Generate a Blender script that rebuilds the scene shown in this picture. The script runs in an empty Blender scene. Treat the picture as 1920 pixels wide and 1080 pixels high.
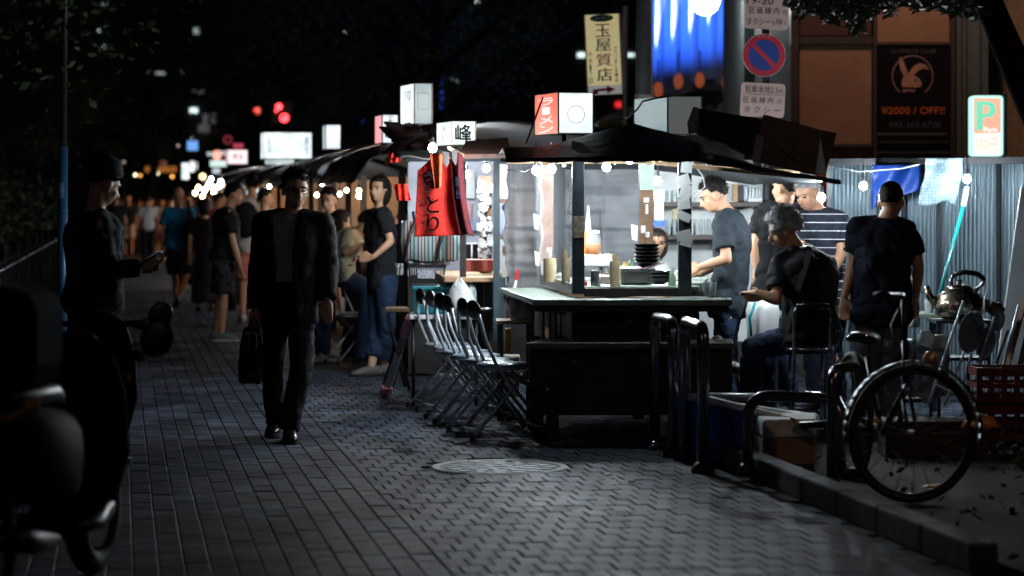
import bpy, math, random
from mathutils import Vector, Matrix, noise as mnoise
R = math.radians
random.seed(7)
SC = bpy.context.scene
COL = SC.collection

# ------------------------------------------------------------ camera, world, sun, exposure
CAMH = 1.45
F = 4533.0                       # focal length in photo pixels (85 mm on a 36 mm sensor, 1920 wide)
HY = 385.0                       # horizon row in the photo
cam_d = bpy.data.cameras.new('camera')
cam_d.lens = 85; cam_d.sensor_width = 36
cam_d.shift_y = -(540 - HY) / 1920.0
cam_d.clip_start = 0.1; cam_d.clip_end = 2000
cam_d.dof.use_dof = True; cam_d.dof.focus_distance = 15.6; cam_d.dof.aperture_fstop = 2.0
cam_d.dof.aperture_blades = 9
cam = bpy.data.objects.new('camera', cam_d); COL.objects.link(cam)
cam.location = (0, 0, CAMH); cam.rotation_euler = (R(90), 0, 0)
SC.camera = cam

world = bpy.data.worlds.new('World'); SC.world = world; world.use_nodes = True
wn = world.node_tree.nodes; wl = world.node_tree.links
sky = wn.new('ShaderNodeTexSky'); sky.sky_type = 'NISHITA'; sky.sun_disc = False
sky.sun_elevation = R(-4); sky.sun_rotation = R(204)
wl.new(sky.outputs[0], wn['Background'].inputs[0]); wn['Background'].inputs[1].default_value = 0.05
sun_d = bpy.data.lights.new('sun', 'SUN'); sun_d.energy = 0.03; sun_d.angle = R(12); sun_d.color = (0.75, 0.87, 1.0)
sun = bpy.data.objects.new('sun', sun_d); COL.objects.link(sun); sun.rotation_euler = (R(68), 0, R(-24))

SC.view_settings.view_transform = 'Standard'
SC.view_settings.look = 'None'
SC.view_settings.exposure = 0.0
SC.view_settings.gamma = 1.0
SC.view_settings.use_curve_mapping = False
SC.render.engine = 'CYCLES'
cy = SC.cycles
cy.use_denoising = True
cy.use_light_tree = True
cy.sample_clamp_indirect = 3.0
cy.sample_clamp_direct = 0.0
cy.max_bounces = 6; cy.diffuse_bounces = 3; cy.glossy_bounces = 3; cy.transmission_bounces = 4; cy.transparent_max_bounces = 8
cy.caustics_reflective = False; cy.caustics_refractive = False

# ------------------------------------------------------------ coordinates
def PX(px, Y): return (px - 960.0) / F * Y
def PZ(py, Y): return CAMH - (py - HY) / F * Y
def P(px, py, Y): return Vector((PX(px, Y), Y, PZ(py, Y)))
def YG(py): return F * CAMH / (py - HY)
AST = R(9.2)                     # the street runs 9.2 degrees left of the view axis
def ST(s, t, z=0.0):
    return Vector((t * math.cos(AST) - s * math.sin(AST), s * math.cos(AST) + t * math.sin(AST), z))
UP = Vector((0, 0, 1))

# ------------------------------------------------------------ mesh collector
class G:
    def __init__(s): s.v = []; s.f = []
    def add(s, vs, fs):
        n = len(s.v); s.v.extend([tuple(v) for v in vs]); s.f.extend([tuple(i + n for i in f) for f in fs]); return s
    def box(s, c, d, rot=None):
        c = Vector(c); x, y, z = d[0] / 2, d[1] / 2, d[2] / 2
        vs = [Vector((a * x, b * y, e * z)) for a in (-1, 1) for b in (-1, 1) for e in (-1, 1)]
        if rot is not None:
            m = rot if isinstance(rot, Matrix) else Matrix.Rotation(rot, 3, 'Z')
            vs = [m @ v for v in vs]
        return s.add([v + c for v in vs], [(0, 1, 3, 2), (4, 6, 7, 5), (0, 4, 5, 1), (2, 3, 7, 6), (0, 2, 6, 4), (1, 5, 7, 3)])
    def pbox(s, x0, y0, x1, y1, Y, depth):      # front face at depth Y spans the given photo rows and columns
        a = P(x0, y1, Y); b = P(x1, y0, Y)
        return s.box(((a.x + b.x) / 2, Y + depth / 2, (a.z + b.z) / 2), (b.x - a.x, depth, b.z - a.z))
    def bar(s, p0, p1, w, h, up=UP):
        p0 = Vector(p0); p1 = Vector(p1); d = (p1 - p0); L = d.length; d.normalize()
        if abs(d.dot(up)) > .99: up = Vector((0, 1, 0))
        x = d.cross(up).normalized(); z = x.cross(d).normalized()
        m = Matrix((x, d, z)).transposed()
        return s.box((p0 + p1) / 2, (w, L, h), m)
    def ring(s, c, d, r, n, up=None, r2=None):
        d = Vector(d).normalized()
        u = Vector(up) if up is not None else (UP if abs(d.z) < .9 else Vector((1, 0, 0)))
        x = d.cross(u).normalized(); y = x.cross(d).normalized(); r2 = r if r2 is None else r2
        return [Vector(c) + x * (r * math.cos(2 * math.pi * k / n)) + y * (r2 * math.sin(2 * math.pi * k / n)) for k in range(n)]
    def loft(s, rings, c0=True, c1=True, closed=False):
        n = len(rings[0]); vs = [v for r in rings for v in r]; fs = []
        m = len(rings)
        for i in range(m if closed else m - 1):
            a = i * n; b = ((i + 1) % m) * n
            for k in range(n):
                k2 = (k + 1) % n
                fs.append((a + k, a + k2, b + k2, b + k))
        if not closed:
            if c0: fs.append(tuple(range(n - 1, -1, -1)))
            if c1: fs.append(tuple((m - 1) * n + k for k in range(n)))
        return s.add(vs, fs)
    def cyl(s, p0, p1, r0, r1=None, n=12):
        p0 = Vector(p0); p1 = Vector(p1); d = p1 - p0; r1 = r0 if r1 is None else r1
        return s.loft([s.ring(p0, d, r0, n), s.ring(p1, d, r1, n)])
    def tube(s, pts, r, n=8, closed=False):
        pts = [Vector(p) for p in pts]; m = len(pts); rings = []; up = None
        for i in range(m):
            a = pts[i - 1] if (i > 0 or closed) else pts[i]; b = pts[(i + 1) % m] if (i < m - 1 or closed) else pts[i]
            d = (b - a).normalized()
            if up is None: up = UP if abs(d.z) < .9 else Vector((1, 0, 0))
            x = d.cross(up).normalized(); y = x.cross(d).normalized(); up = y
            rr = r[i] if isinstance(r, (list, tuple)) else r
            rings.append([pts[i] + x * (rr * math.cos(2 * math.pi * k / n)) + y * (rr * math.sin(2 * math.pi * k / n)) for k in range(n)])
        return s.loft(rings, closed=closed)
    def ell(s, c, r, seg=12, rings=8, m=None):
        c = Vector(c); r = r if isinstance(r, (list, tuple, Vector)) else (r, r, r); rs = []
        for i in range(1, rings):
            a = math.pi * i / rings
            rr = []
            for k in range(seg):
                b = 2 * math.pi * k / seg
                v = Vector((r[0] * math.sin(a) * math.cos(b), r[1] * math.sin(a) * math.sin(b), r[2] * math.cos(a)))
                rr.append(v)
            rs.append(rr)
        top = Vector((0, 0, r[2])); bot = Vector((0, 0, -r[2]))
        vs = [top] + [v for q in rs for v in q] + [bot]
        if m is not None: vs = [m @ v for v in vs]
        vs = [v + c for v in vs]; fs = []
        for k in range(seg):
            k2 = (k + 1) % seg
            fs.append((0, 1 + k, 1 + k2))
            for i in range(rings - 2):
                a = 1 + i * seg; b = a + seg
                fs.append((a + k, b + k, b + k2, a + k2))
            a = 1 + (rings - 2) * seg
            fs.append((a + k, len(vs) - 1, a + k2))
        return s.add(vs, fs)
    def rc(s, p0, p1, r0, r1, n=14):            # a capsule that tapers
        p0 = Vector(p0); p1 = Vector(p1)
        s.ell(p0, r0, n, 8); s.ell(p1, r1, n, 8); s.cyl(p0, p1, r0, r1, n); return s
    def lathe(s, c, prof, n=20, m=None):
        c = Vector(c)
        rings = []
        for (r, z) in prof:
            rg = [Vector((r * math.cos(2 * math.pi * k / n), r * math.sin(2 * math.pi * k / n), z)) for k in range(n)]
            if m is not None: rg = [m @ v for v in rg]
            rings.append([v + c for v in rg])
        return s.loft(rings)
    def prism(s, pts, off):                     # a planar outline with thickness
        off = Vector(off); n = len(pts); pts = [Vector(p) for p in pts]
        vs = pts + [p + off for p in pts]
        fs = [tuple(range(n - 1, -1, -1)), tuple(range(n, 2 * n))] + [(k, (k + 1) % n, n + (k + 1) % n, n + k) for k in range(n)]
        return s.add(vs, fs)
    def sheet(s, fn, nu, nv, thick=0.0):
        vs = [Vector(fn(i / nu, j / nv)) for j in range(nv + 1) for i in range(nu + 1)]
        fs = [(j * (nu + 1) + i, j * (nu + 1) + i + 1, (j + 1) * (nu + 1) + i + 1, (j + 1) * (nu + 1) + i) for j in range(nv) for i in range(nu)]
        return s.add(vs, fs)
    def merge(s, o): return s.add(o.v, o.f)

MW = {}
def mw(o):
    m = o.matrix_basis.copy()
    while o.parent: o = o.parent; m = o.matrix_basis @ m
    return m
def tag(o, label=None, cat=None, group=None, kind=None):
    if label: o['label'] = label
    if cat: o['category'] = cat
    if group: o['group'] = group
    if kind: o['kind'] = kind
    return o
def thing(name, label, cat, loc=(0, 0, 0), rz=0.0, group=None):
    o = bpy.data.objects.new(name, None); COL.objects.link(o); o.empty_display_size = .1
    o.location = loc; o.rotation_euler = (0, 0, rz)
    return tag(o, label, cat, group)
def build(g, name, mat, parent=None, smooth=False, bevel=0, label=None, cat=None, group=None, kind=None, local=False, origin=True, thick=0, auto=None):
    vs = [Vector(v) for v in g.v]
    loc = Vector((0, 0, 0))
    if parent is not None and not local:
        inv = mw(parent).inverted(); vs = [inv @ v for v in vs]
    elif parent is None and origin and vs:
        xs = [v.x for v in vs]; ys = [v.y for v in vs]; zs = [v.z for v in vs]
        loc = Vector(((min(xs) + max(xs)) / 2, (min(ys) + max(ys)) / 2, min(zs))); vs = [v - loc for v in vs]
    me = bpy.data.meshes.new(name); me.from_pydata([tuple(v) for v in vs], [], g.f); me.validate(); me.update()
    o = bpy.data.objects.new(name, me); COL.objects.link(o); o.location = loc
    if parent is not None: o.parent = parent
    for m in (mat if isinstance(mat, (list, tuple)) else [mat]): me.materials.append(m)
    if smooth or auto:
        me.polygons.foreach_set('use_smooth', [True] * len(me.polygons))
        if auto: me.set_sharp_from_angle(angle=R(auto))
    if thick:
        md = o.modifiers.new('thickness', 'SOLIDIFY'); md.thickness = thick; md.offset = 0
    if bevel:
        md = o.modifiers.new('bevel', 'BEVEL'); md.width = bevel; md.segments = 2; md.limit_method = 'ANGLE'; md.angle_limit = R(50)
    return tag(o, label, cat, group, kind)
def kids(o): return [c for c in KIDS.get(o.name, [])]
def copy_tree(o, loc=None, rz=None, label=None, group=None):
    ch = {}
    for q in COL.objects:
        if q.parent: ch.setdefault(q.parent, []).append(q)
    def rec(a, par):
        c = a.copy(); COL.objects.link(c)
        if par is not None: c.parent = par
        for b in ch.get(a, []): rec(b, c)
        return c
    c = rec(o, None)
    if loc is not None: c.location = loc
    if rz is not None: c.rotation_euler = (0, 0, rz)
    if label: c['label'] = label
    if group: c['group'] = group
    return c

# ------------------------------------------------------------ materials
MATS = {}
def mat(name, col, rough=.6, metal=0.0, var=.18, scale=12.0, bump=.15, bscale=None, spec=.5, trans=0.0, coat=0, sheen=0, vcol2=None, alpha=1.0, rvar=.12, island=0.0, obj=True):
    if name in MATS: return MATS[name]
    m = bpy.data.materials.new(name); m.use_nodes = True; MATS[name] = m
    nt = m.node_tree; N = nt.nodes; L = nt.links; b = N['Principled BSDF']
    tc = N.new('ShaderNodeTexCoord'); nz = N.new('ShaderNodeTexNoise'); nz.inputs['Scale'].default_value = scale
    nz.inputs['Detail'].default_value = 6; nz.inputs['Roughness'].default_value = .6
    L.new(tc.outputs['Object'], nz.inputs['Vector'])
    mr = N.new('ShaderNodeMapRange'); mr.inputs[1].default_value = .3; mr.inputs[2].default_value = .7
    L.new(nz.outputs[0], mr.inputs[0])
    mx = N.new('ShaderNodeMix'); mx.data_type = 'RGBA'
    c = Vector(col[:3]); c2 = Vector(vcol2) if vcol2 else c * (1 + var)
    c1 = c * (1 - var)
    mx.inputs[6].default_value = (*c1, 1); mx.inputs[7].default_value = (*[min(1, q) for q in c2], 1)
    L.new(mr.outputs[0], mx.inputs[0])
    out = mx.outputs[2]
    if island:
        ge = N.new('ShaderNodeNewGeometry'); hv = N.new('ShaderNodeHueSaturation')
        m2 = N.new('ShaderNodeMapRange'); m2.inputs[3].default_value = 1 - island; m2.inputs[4].default_value = 1 + island
        oi = N.new('ShaderNodeObjectInfo'); ad = N.new('ShaderNodeMath'); ad.operation = 'ADD'; fr = N.new('ShaderNodeMath'); fr.operation = 'FRACT'
        L.new(ge.outputs['Random Per Island'], ad.inputs[0]); L.new(oi.outputs['Random'], ad.inputs[1]); L.new(ad.outputs[0], fr.inputs[0])
        L.new(fr.outputs[0], m2.inputs[0]); L.new(m2.outputs[0], hv.inputs['Value']); L.new(out, hv.inputs['Color']); out = hv.outputs[0]
    L.new(out, b.inputs['Base Color'])
    b.inputs['Metallic'].default_value = metal
    b.inputs['Specular IOR Level'].default_value = spec
    m3 = N.new('ShaderNodeMapRange'); m3.inputs[3].default_value = max(0.02, rough - rvar); m3.inputs[4].default_value = min(1, rough + rvar)
    nz2 = N.new('ShaderNodeTexNoise'); nz2.inputs['Scale'].default_value = scale * 2.3; nz2.inputs['Detail'].default_value = 4
    L.new(tc.outputs['Object'], nz2.inputs['Vector']); L.new(nz2.outputs[0], m3.inputs[0]); L.new(m3.outputs[0], b.inputs['Roughness'])
    if bump:
        bp = N.new('ShaderNodeBump'); bp.inputs['Strength'].default_value = bump; bp.inputs['Distance'].default_value = .01
        nb = N.new('ShaderNodeTexNoise'); nb.inputs['Scale'].default_value = bscale or scale * 6; nb.inputs['Detail'].default_value = 5
        L.new(tc.outputs['Object'], nb.inputs['Vector']); L.new(nb.outputs[0], bp.inputs['Height']); L.new(bp.outputs[0], b.inputs['Normal'])
    if trans: b.inputs['Transmission Weight'].default_value = trans
    if coat: b.inputs['Coat Weight'].default_value = coat
    if sheen: b.inputs['Sheen Weight'].default_value = sheen
    if alpha < 1: b.inputs['Alpha'].default_value = alpha
    return m
def emis_uneven(name, col, strength, edge=(.90, .97, 1.0), amt=.2):
    if name in MATS: return MATS[name]
    m = emis(name, col, strength); N = m.node_tree.nodes; L = m.node_tree.links; b = N['Principled BSDF']
    tc = N.new('ShaderNodeTexCoord'); nz = N.new('ShaderNodeTexNoise'); nz.inputs['Scale'].default_value = 5; nz.inputs['Detail'].default_value = 5; L.new(tc.outputs['Object'], nz.inputs['Vector'])
    mr = N.new('ShaderNodeMapRange'); mr.inputs[1].default_value = .35; mr.inputs[2].default_value = .6; mr.inputs[3].default_value = strength * (1 - amt); mr.inputs[4].default_value = strength * 1.12; L.new(nz.outputs[0], mr.inputs[0]); L.new(mr.outputs[0], b.inputs['Emission Strength'])
    mx = N.new('ShaderNodeMix'); mx.data_type = 'RGBA'; mx.inputs[6].default_value = (*[c * e for c, e in zip(col, edge)], 1); mx.inputs[7].default_value = (*col, 1)
    mr2 = N.new('ShaderNodeMapRange'); mr2.inputs[1].default_value = .35; mr2.inputs[2].default_value = .55; L.new(nz.outputs[0], mr2.inputs[0]); L.new(mr2.outputs[0], mx.inputs[0]); L.new(mx.outputs[2], b.inputs['Emission Color'])
    return m
def emis(name, col, strength, base=(.5, .5, .5)):
    if name in MATS: return MATS[name]
    m = bpy.data.materials.new(name); m.use_nodes = True; MATS[name] = m
    b = m.node_tree.nodes['Principled BSDF']
    b.inputs['Base Color'].default_value = (*base, 1)
    b.inputs['Emission Color'].default_value = (*col, 1); b.inputs['Emission Strength'].default_value = strength
    return m
def cloth(name, col, **k):
    k.setdefault('rough', .85); k.setdefault('bump', .8); k.setdefault('bscale', 11); k.setdefault('scale', 6); k.setdefault('spec', .25)
    return mat(name, col, **k)
def stripes(name, cols, freq, axis=0, rough=.7, bump=.2, scale=20):
    """coloured bands along one object axis: cols = [(position 0..1, colour)]"""
    if name in MATS: return MATS[name]
    m = mat(name, (1, 1, 1), rough=rough, bump=bump, scale=scale, var=0)
    N = m.node_tree.nodes; L = m.node_tree.links; b = N['Principled BSDF']
    tc = N.new('ShaderNodeTexCoord'); sp = N.new('ShaderNodeSeparateXYZ'); L.new(tc.outputs['Object'], sp.inputs[0])
    mu = N.new('ShaderNodeMath'); mu.operation = 'MULTIPLY'; mu.inputs[1].default_value = freq; L.new(sp.outputs[axis], mu.inputs[0])
    fr = N.new('ShaderNodeMath'); fr.operation = 'FRACT'; L.new(mu.outputs[0], fr.inputs[0])
    cr = N.new('ShaderNodeValToRGB'); cr.color_ramp.interpolation = 'CONSTANT'; L.new(fr.outputs[0], cr.inputs[0])
    e = cr.color_ramp.elements
    while len(e) < len(cols): e.new(.5)
    for i, (p, c) in enumerate(cols): e[i].position = p; e[i].color = (*c, 1)
    L.new(cr.outputs[0], b.inputs['Base Color'])
    return m

M = dict(
    skin=mat('skin', (.60, .33, .20), rough=.5, var=.1, scale=18, bump=.1, bscale=90),
    skin_dark=mat('skin_tan', (.48, .25, .15), rough=.5, var=.1, scale=18, bump=.1, bscale=90),
    hair=mat('black_hair', (.012, .009, .008), spec=.2, rough=.5, var=.4, scale=60, bump=.8, bscale=120),
    hair_brown=mat('dark_brown_hair', (.03, .018, .012), rough=.4, var=.4, scale=60, bump=.8, bscale=120),
    hair_grey=mat('grey_hair', (.22, .22, .23), rough=.5, var=.7, scale=26, bump=.9, bscale=110, vcol2=(.5, .5, .52)),
    hair_mix=mat('salt_pepper_hair', (.06, .06, .062), rough=.5, var=.7, scale=11, bump=.9, bscale=110, vcol2=(.72, .74, .78)),
    eye=mat('eye_dark', (.02, .015, .012), rough=.2, bump=0),
    lip=mat('lips', (.38, .16, .13), rough=.5, bump=0),
    black=cloth('black_cotton', (.011, .012, .014)), navy=cloth('navy_cotton', (.012, .016, .03)),
    suit=cloth('black_suit_wool', (.010, .010, .013), scale=4), knit=cloth('grey_knit', (.30, .28, .29), bscale=70, bump=.5),
    greytee=cloth('charcoal_tee', (.030, .040, .050)), white=cloth('white_cotton', (.62, .62, .62)),
    bluetee=cloth('blue_tee', (.02, .24, .50)), beige=cloth('beige_tee', (.52, .53, .38)), pinkc=cloth('pink_shorts', (.55, .20, .17)),
    jeans=cloth('dark_jeans', (.022, .04, .085), bscale=60), jeans_light=cloth('grey_trousers', (.13, .15, .18), bscale=50),
    shortsdark=cloth('dark_print_shorts', (.03, .03, .04), scale=30, var=.8, vcol2=(.07, .07, .085)),
    wine=cloth('wine_dress', (.06, .02, .025)), lightc=cloth('pale_shorts', (.5, .45, .38)),
    shoe=mat('black_leather', (.012, .011, .012), rough=.22, bump=.1), sneaker=mat('white_sneaker', (.55, .56, .58), rough=.6),
    shoe_brown=mat('suede_boot', (.16, .15, .13), rough=.9),
    shoe_blue=mat('canvas_shoe', (.12, .17, .2), rough=.8),
    seat_tube=mat('worn_chrome_tube', (.62, .66, .72), rough=.3, metal=.45, bump=.05), chrome=mat('chrome', (.72, .75, .8), rough=.22, metal=1, var=.1, bump=.04),
    steel=mat('brushed_steel', (.5, .5, .52), rough=.32, metal=1, var=.15, bump=.08),
    alu=mat('aluminium', (.6, .6, .62), rough=.4, metal=1, bump=.1),
    darksteel=mat('dark_painted_steel', (.014, .016, .022), rough=.4, var=.3, bump=.1),
    blackplastic=mat('black_plastic', (.012, .012, .014), rough=.35, bump=.08),
    rubber=mat('black_rubber', (.012, .012, .012), rough=.7, bump=.2),
    darkwood=mat('dark_painted_wood', (.022, .018, .018), rough=.55, var=.5, scale=7, bump=.4, bscale=30),
    brownwood=mat('brown_wood', (.16, .085, .045), rough=.6, var=.4, scale=9, bump=.3),
    lightwood=mat('bare_wood', (.46, .29, .16), rough=.65, var=.25, scale=8, bump=.3),
    counter=mat('worn_counter_top', (.22, .28, .23), rough=.35, var=.45, scale=9, bump=.2),
    tarp=cloth('dark_tarp', (.022, .03, .038), rough=.5, scale=5, spec=.5),
    greytarp=cloth('grey_vinyl_curtain', (.15, .155, .165), rough=.55, scale=3, bscale=12, bump=.5, spec=.5),
    bluetarp=cloth('blue_tarp', (.008, .045, .26), rough=.45, scale=4, bscale=14, spec=.5),
    paper=mat('white_paper', (.75, .75, .73), rough=.8, var=.08, scale=10, bump=.2),
    paperpink=mat('pink_paper', (.7, .42, .45), rough=.8), paperblue=mat('lilac_paper', (.42, .45, .62), rough=.8),
    ink=mat('black_ink', (.012, .014, .018), rough=.6, bump=0), inkgreen=mat('dark_green_ink', (.0, .06, .05), rough=.6, bump=0),
    red=cloth('red_cotton', (.62, .028, .018)), crate_red=mat('dull_red_plastic', (.10, .008, .010), rough=.5, var=.3), redp=mat('red_plastic', (.42, .02, .025), rough=.4),
    pink=mat('pink_foam_tape', (.75, .08, .25), rough=.6, var=.25, scale=40, vcol2=(.8, .5, .6)),
    teal=mat('teal_plastic', (.01, .22, .28), rough=.4), tealpole=mat('teal_pole', (.0, .15, .16), rough=.35, bump=0),
    white_plastic=mat('white_plastic', (.68, .69, .7), rough=.4, var=.06), foam=mat('white_foam', (.72, .72, .70), rough=.8, bump=.4, bscale=160),
    cardboard=mat('cardboard', (.30, .18, .10), rough=.85, var=.15, scale=5), darkcard=mat('aged_cardboard', (.19, .12, .085), rough=.85, var=.35, scale=4),
    blueplastic=mat('blue_cooler_plastic', (.01, .07, .30), rough=.35, var=.15),
    yellow=mat('yellow_plastic', (.75, .42, .02), rough=.4), orange=mat('orange_pickle', (.85, .30, .03), rough=.4, var=.3, scale=60),
    glass=mat('clear_glass', (.95, .97, .97), rough=.05, trans=1, var=0, bump=0, rvar=0), 
    plasticfilm=mat('clear_film', (.9, .9, .92), rough=.25, alpha=.28, bump=.5, bscale=20),
    lacquer=mat('black_lacquer', (.01, .01, .013), rough=.12, bump=0),
    leaf=mat('tree_leaf', (.09, .13, .085), rough=.5, var=.4, island=.35, bump=0), leaf2=mat('dark_leaf', (.05, .075, .035), spec=.08, rough=.85, var=.4, island=.4, bump=0),
    bark=mat('bark', (.02, .017, .015), spec=.03, rough=.95, var=.4, bump=.8, bscale=18),
    concrete=mat('concrete', (.24, .24, .24), rough=.8, var=.2), asphalt=mat('asphalt', (.05, .05, .052), rough=.85, scale=30, var=.3, bump=.5, bscale=200),
    brass=mat('tarnished_brass_kettle', (.42, .36, .26), rough=.25, metal=1, var=.35, scale=9, bump=.1),
)
BULB = emis('cool_white_bulb', (.84, .94, 1.0), 1500, (.9, .9, .9))
BULBS = emis('cool_small_bulb', (.80, .92, 1.0), 700, (.9, .9, .9))
BULBW = emis('warm_bulb', (1.0, .58, .28), 290, (.9, .9, .9))

# ------------------------------------------------------------ lettering
_tc = {}
def glyphs(s):
    if s in _tc: return _tc[s]
    c = bpy.data.curves.new('lettering', 'FONT'); c.body = s; c.resolution_u = 3
    o = bpy.data.objects.new('lettering', c); COL.objects.link(o)
    me = bpy.data.meshes.new_from_object(o.evaluated_get(bpy.context.evaluated_depsgraph_get()))
    vs = [v.co.copy() for v in me.vertices]; fs = [tuple(p.vertices) for p in me.polygons]
    bpy.data.objects.remove(o); bpy.data.curves.remove(c); bpy.data.meshes.remove(me)
    x0 = min(v.x for v in vs); x1 = max(v.x for v in vs); y0 = min(v.y for v in vs); y1 = max(v.y for v in vs)
    vs = [((v.x - x0) / max(1e-6, x1 - x0) - .5, (v.y - y0) / max(1e-6, y1 - y0) - .5) for v in vs]
    _tc[s] = (vs, fs); return _tc[s]
def letters(g, s, c, w, h, xdir=(1, 0, 0), zdir=(0, 0, 1)):
    vs, fs = glyphs(s); c = Vector(c); xd = Vector(xdir); zd = Vector(zdir)
    return g.add([c + xd * (v[0] * w) + zd * (v[1] * h) for v in vs], fs)
def bold(g, s, c, w, h, xdir=(1, 0, 0), zdir=(0, 0, 1), e=.0015):
    n = Vector(xdir).cross(Vector(zdir)).normalized()
    for i, (a, b) in enumerate(((0, 0), (1, 0), (-1, 0), (0, 1), (0, -1))): letters(g, s, Vector(c) + Vector(xdir) * a * e + Vector(zdir) * b * e + n * .0002 * i, w, h, xdir, zdir)
    return g
def column(g, s, c, w, h, xdir=(1, 0, 0), zdir=(0, 0, 1), fill=.84):
    n = len(s); c = Vector(c); zd = Vector(zdir)
    for i, ch in enumerate(s):
        letters(g, ch, c + zd * (h / 2 - (i + .5) * h / n), w * (.5 if ch in '1ー' else 1), h / n * fill, xdir, zdir)
    return g
# ============================================================ ground and paving
def strect(s0, s1, t0, t1, z, h):
    g = G(); pts = [ST(s0, t0, z), ST(s0, t1, z), ST(s1, t1, z), ST(s1, t0, z)]
    return g.prism(pts, (0, 0, h))
g = G(); g.box((0, 150, -.06), (900, 700, .08)); build(g, 'ground', M['asphalt'], kind='structure')
mortar = mat('paving_mortar', (.02, .021, .024), rough=.9, var=.3, scale=20)
paverm = mat('grey_paver', (.060, .076, .108), rough=.62, var=.45, scale=3.0, bump=.5, bscale=90, island=.38, rvar=.2, spec=.22)
def stains(m, amt=.72, sc=1.7):
    N = m.node_tree.nodes; L = m.node_tree.links; b = N['Principled BSDF']; src = b.inputs['Base Color'].links[0].from_socket
    geo = N.new('ShaderNodeNewGeometry'); nz = N.new('ShaderNodeTexNoise'); nz.inputs['Scale'].default_value = sc; nz.inputs['Detail'].default_value = 8; nz.inputs['Roughness'].default_value = .65
    L.new(geo.outputs['Position'], nz.inputs['Vector'])
    mr = N.new('ShaderNodeMapRange'); mr.inputs[1].default_value = .38; mr.inputs[2].default_value = .62; mr.inputs[3].default_value = 1 - amt; mr.inputs[4].default_value = 1.15; L.new(nz.outputs[0], mr.inputs[0])
    hv = N.new('ShaderNodeHueSaturation'); L.new(mr.outputs[0], hv.inputs['Value']); L.new(src, hv.inputs['Color']); L.new(hv.outputs[0], b.inputs['Base Color'])
stains(paverm)
pav = build(strect(6, 41, -1.7, 8.2, -.018, .009), 'pavement', mortar, kind='structure')
def far_paving():
    m = mat('far_paving', (.04, .04, .045), rough=.55, var=.3, scale=2)
    N = m.node_tree.nodes; L = m.node_tree.links
    tc = N.new('ShaderNodeTexCoord'); mp = N.new('ShaderNodeMapping'); mp.inputs['Rotation'].default_value = (0, 0, R(90) - AST)
    br = N.new('ShaderNodeTexBrick'); br.inputs['Scale'].default_value = 5; br.inputs['Color1'].default_value = (.05, .05, .055, 1)
    br.inputs['Color2'].default_value = (.035, .035, .04, 1); br.inputs['Mortar'].default_value = (.02, .02, .02, 1)
    L.new(tc.outputs['Object'], mp.inputs[0]); L.new(mp.outputs[0], br.inputs[0]); L.new(br.outputs[0], N['Principled BSDF'].inputs['Base Color'])
    build(strect(41.002, 200, -1.7, 8.2, -.012, .009), 'far_pavement', m, kind='structure')
far_paving()

MAN_C = Vector((PX(937, 13.4), 13.4, 0)); MAN_R = .375
PL, PW, GAP = .205, .103, .005
def paver_geo(g, s, t, ls, lt, dz, tilt=0):
    e = .003; a = (ls - .0045) / 2; b = (lt - GAP) / 2
    vs = [(s - a, t - b, -.012), (s + a, t - b, -.012), (s + a, t + b, -.012), (s - a, t + b, -.012)]
    vs += [(s - a, t - b, dz - e), (s + a, t - b, dz - e), (s + a, t + b, dz - e + tilt), (s - a, t + b, dz - e + tilt)]
    vs += [(s - a + e, t - b + e, dz), (s + a - e, t - b + e, dz), (s + a - e, t + b - e, dz + tilt), (s - a + e, t + b - e, dz + tilt)]
    fs = []
    for k in range(4):
        k2 = (k + 1) % 4
        fs += [(k, 4 + k, 4 + k2, k2), (4 + k, 8 + k, 8 + k2, 4 + k2)]
    fs.append((11, 10, 9, 8))
    n = len(g.v); ca, sa = math.cos(AST), math.sin(AST)
    g.v.extend([(q[1] * ca - q[0] * sa, q[0] * ca + q[1] * sa, q[2]) for q in vs])
    g.f.extend([tuple(n + i for i in f) for f in fs])
cells = []
TB = 1.35
for i in range(int((TB + 1.7) / PW)):                    # runs along the street
    t = -1.7 + (i + .5) * PW
    for j in range(int(34 / PL)):
        cells.append((6.4 + (j + (.5 if i % 2 else 0)) * PL, t, PL, PW))
TB = -1.7 + int((TB + 1.7) / PW) * PW
for j in range(int(34.6 / PL)):                          # courses across the street, joints staggered from course to course
    s = 6.35 + (j + .5) * PL; off = (j % 2) * PW / 2
    if off: cells.append((s, TB + PW / 4, PL, PW / 2))
    for i in range(int(6.6 / PW)):
        cells.append((s, TB + off + (i + .5) * PW, PL, PW))
rng = random.Random(3)
near, rest = [], []
for (s, t, a, b) in cells:
    w = ST(s, t)
    if (w - MAN_C).length < MAN_R + .03: continue
    if t > 3.28 and s < 14.3: continue                    # the planter
    near.append((w.y, s, t, a, b)) if (abs(w.x) < w.y * .213 and w.y > 9.6) else rest.append((s, t, a, b))
near.sort()
protos = {}
for (y, s, t, a, b) in near[:300]:
    k = (a, b)
    if k not in protos:
        g = G(); paver_geo(g, 0, 0, a, b, 0)
        protos[k] = build(g, 'paver', paverm, pav, local=True)
        o = protos[k]
    else:
        o = protos[k].copy(); COL.objects.link(o)
    o.location = ST(s, t, rng.uniform(-.0018, .0018)) - pav.location
    o.rotation_euler = (rng.uniform(-.006, .006), rng.uniform(-.006, .006), rng.uniform(-.006, .006))
g = G()
for (y, s, t, a, b) in near[300:]: paver_geo(g, s, t, a, b, rng.uniform(-.002, .002) + (rng.uniform(-.006, .004) if rng.random() < .04 else 0), rng.uniform(-.0015, .0015))
for (s, t, a, b) in rest: paver_geo(g, s, t, a, b, rng.uniform(-.002, .002))
build(g, 'paver_field', paverm, pav, kind='stuff')

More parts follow.
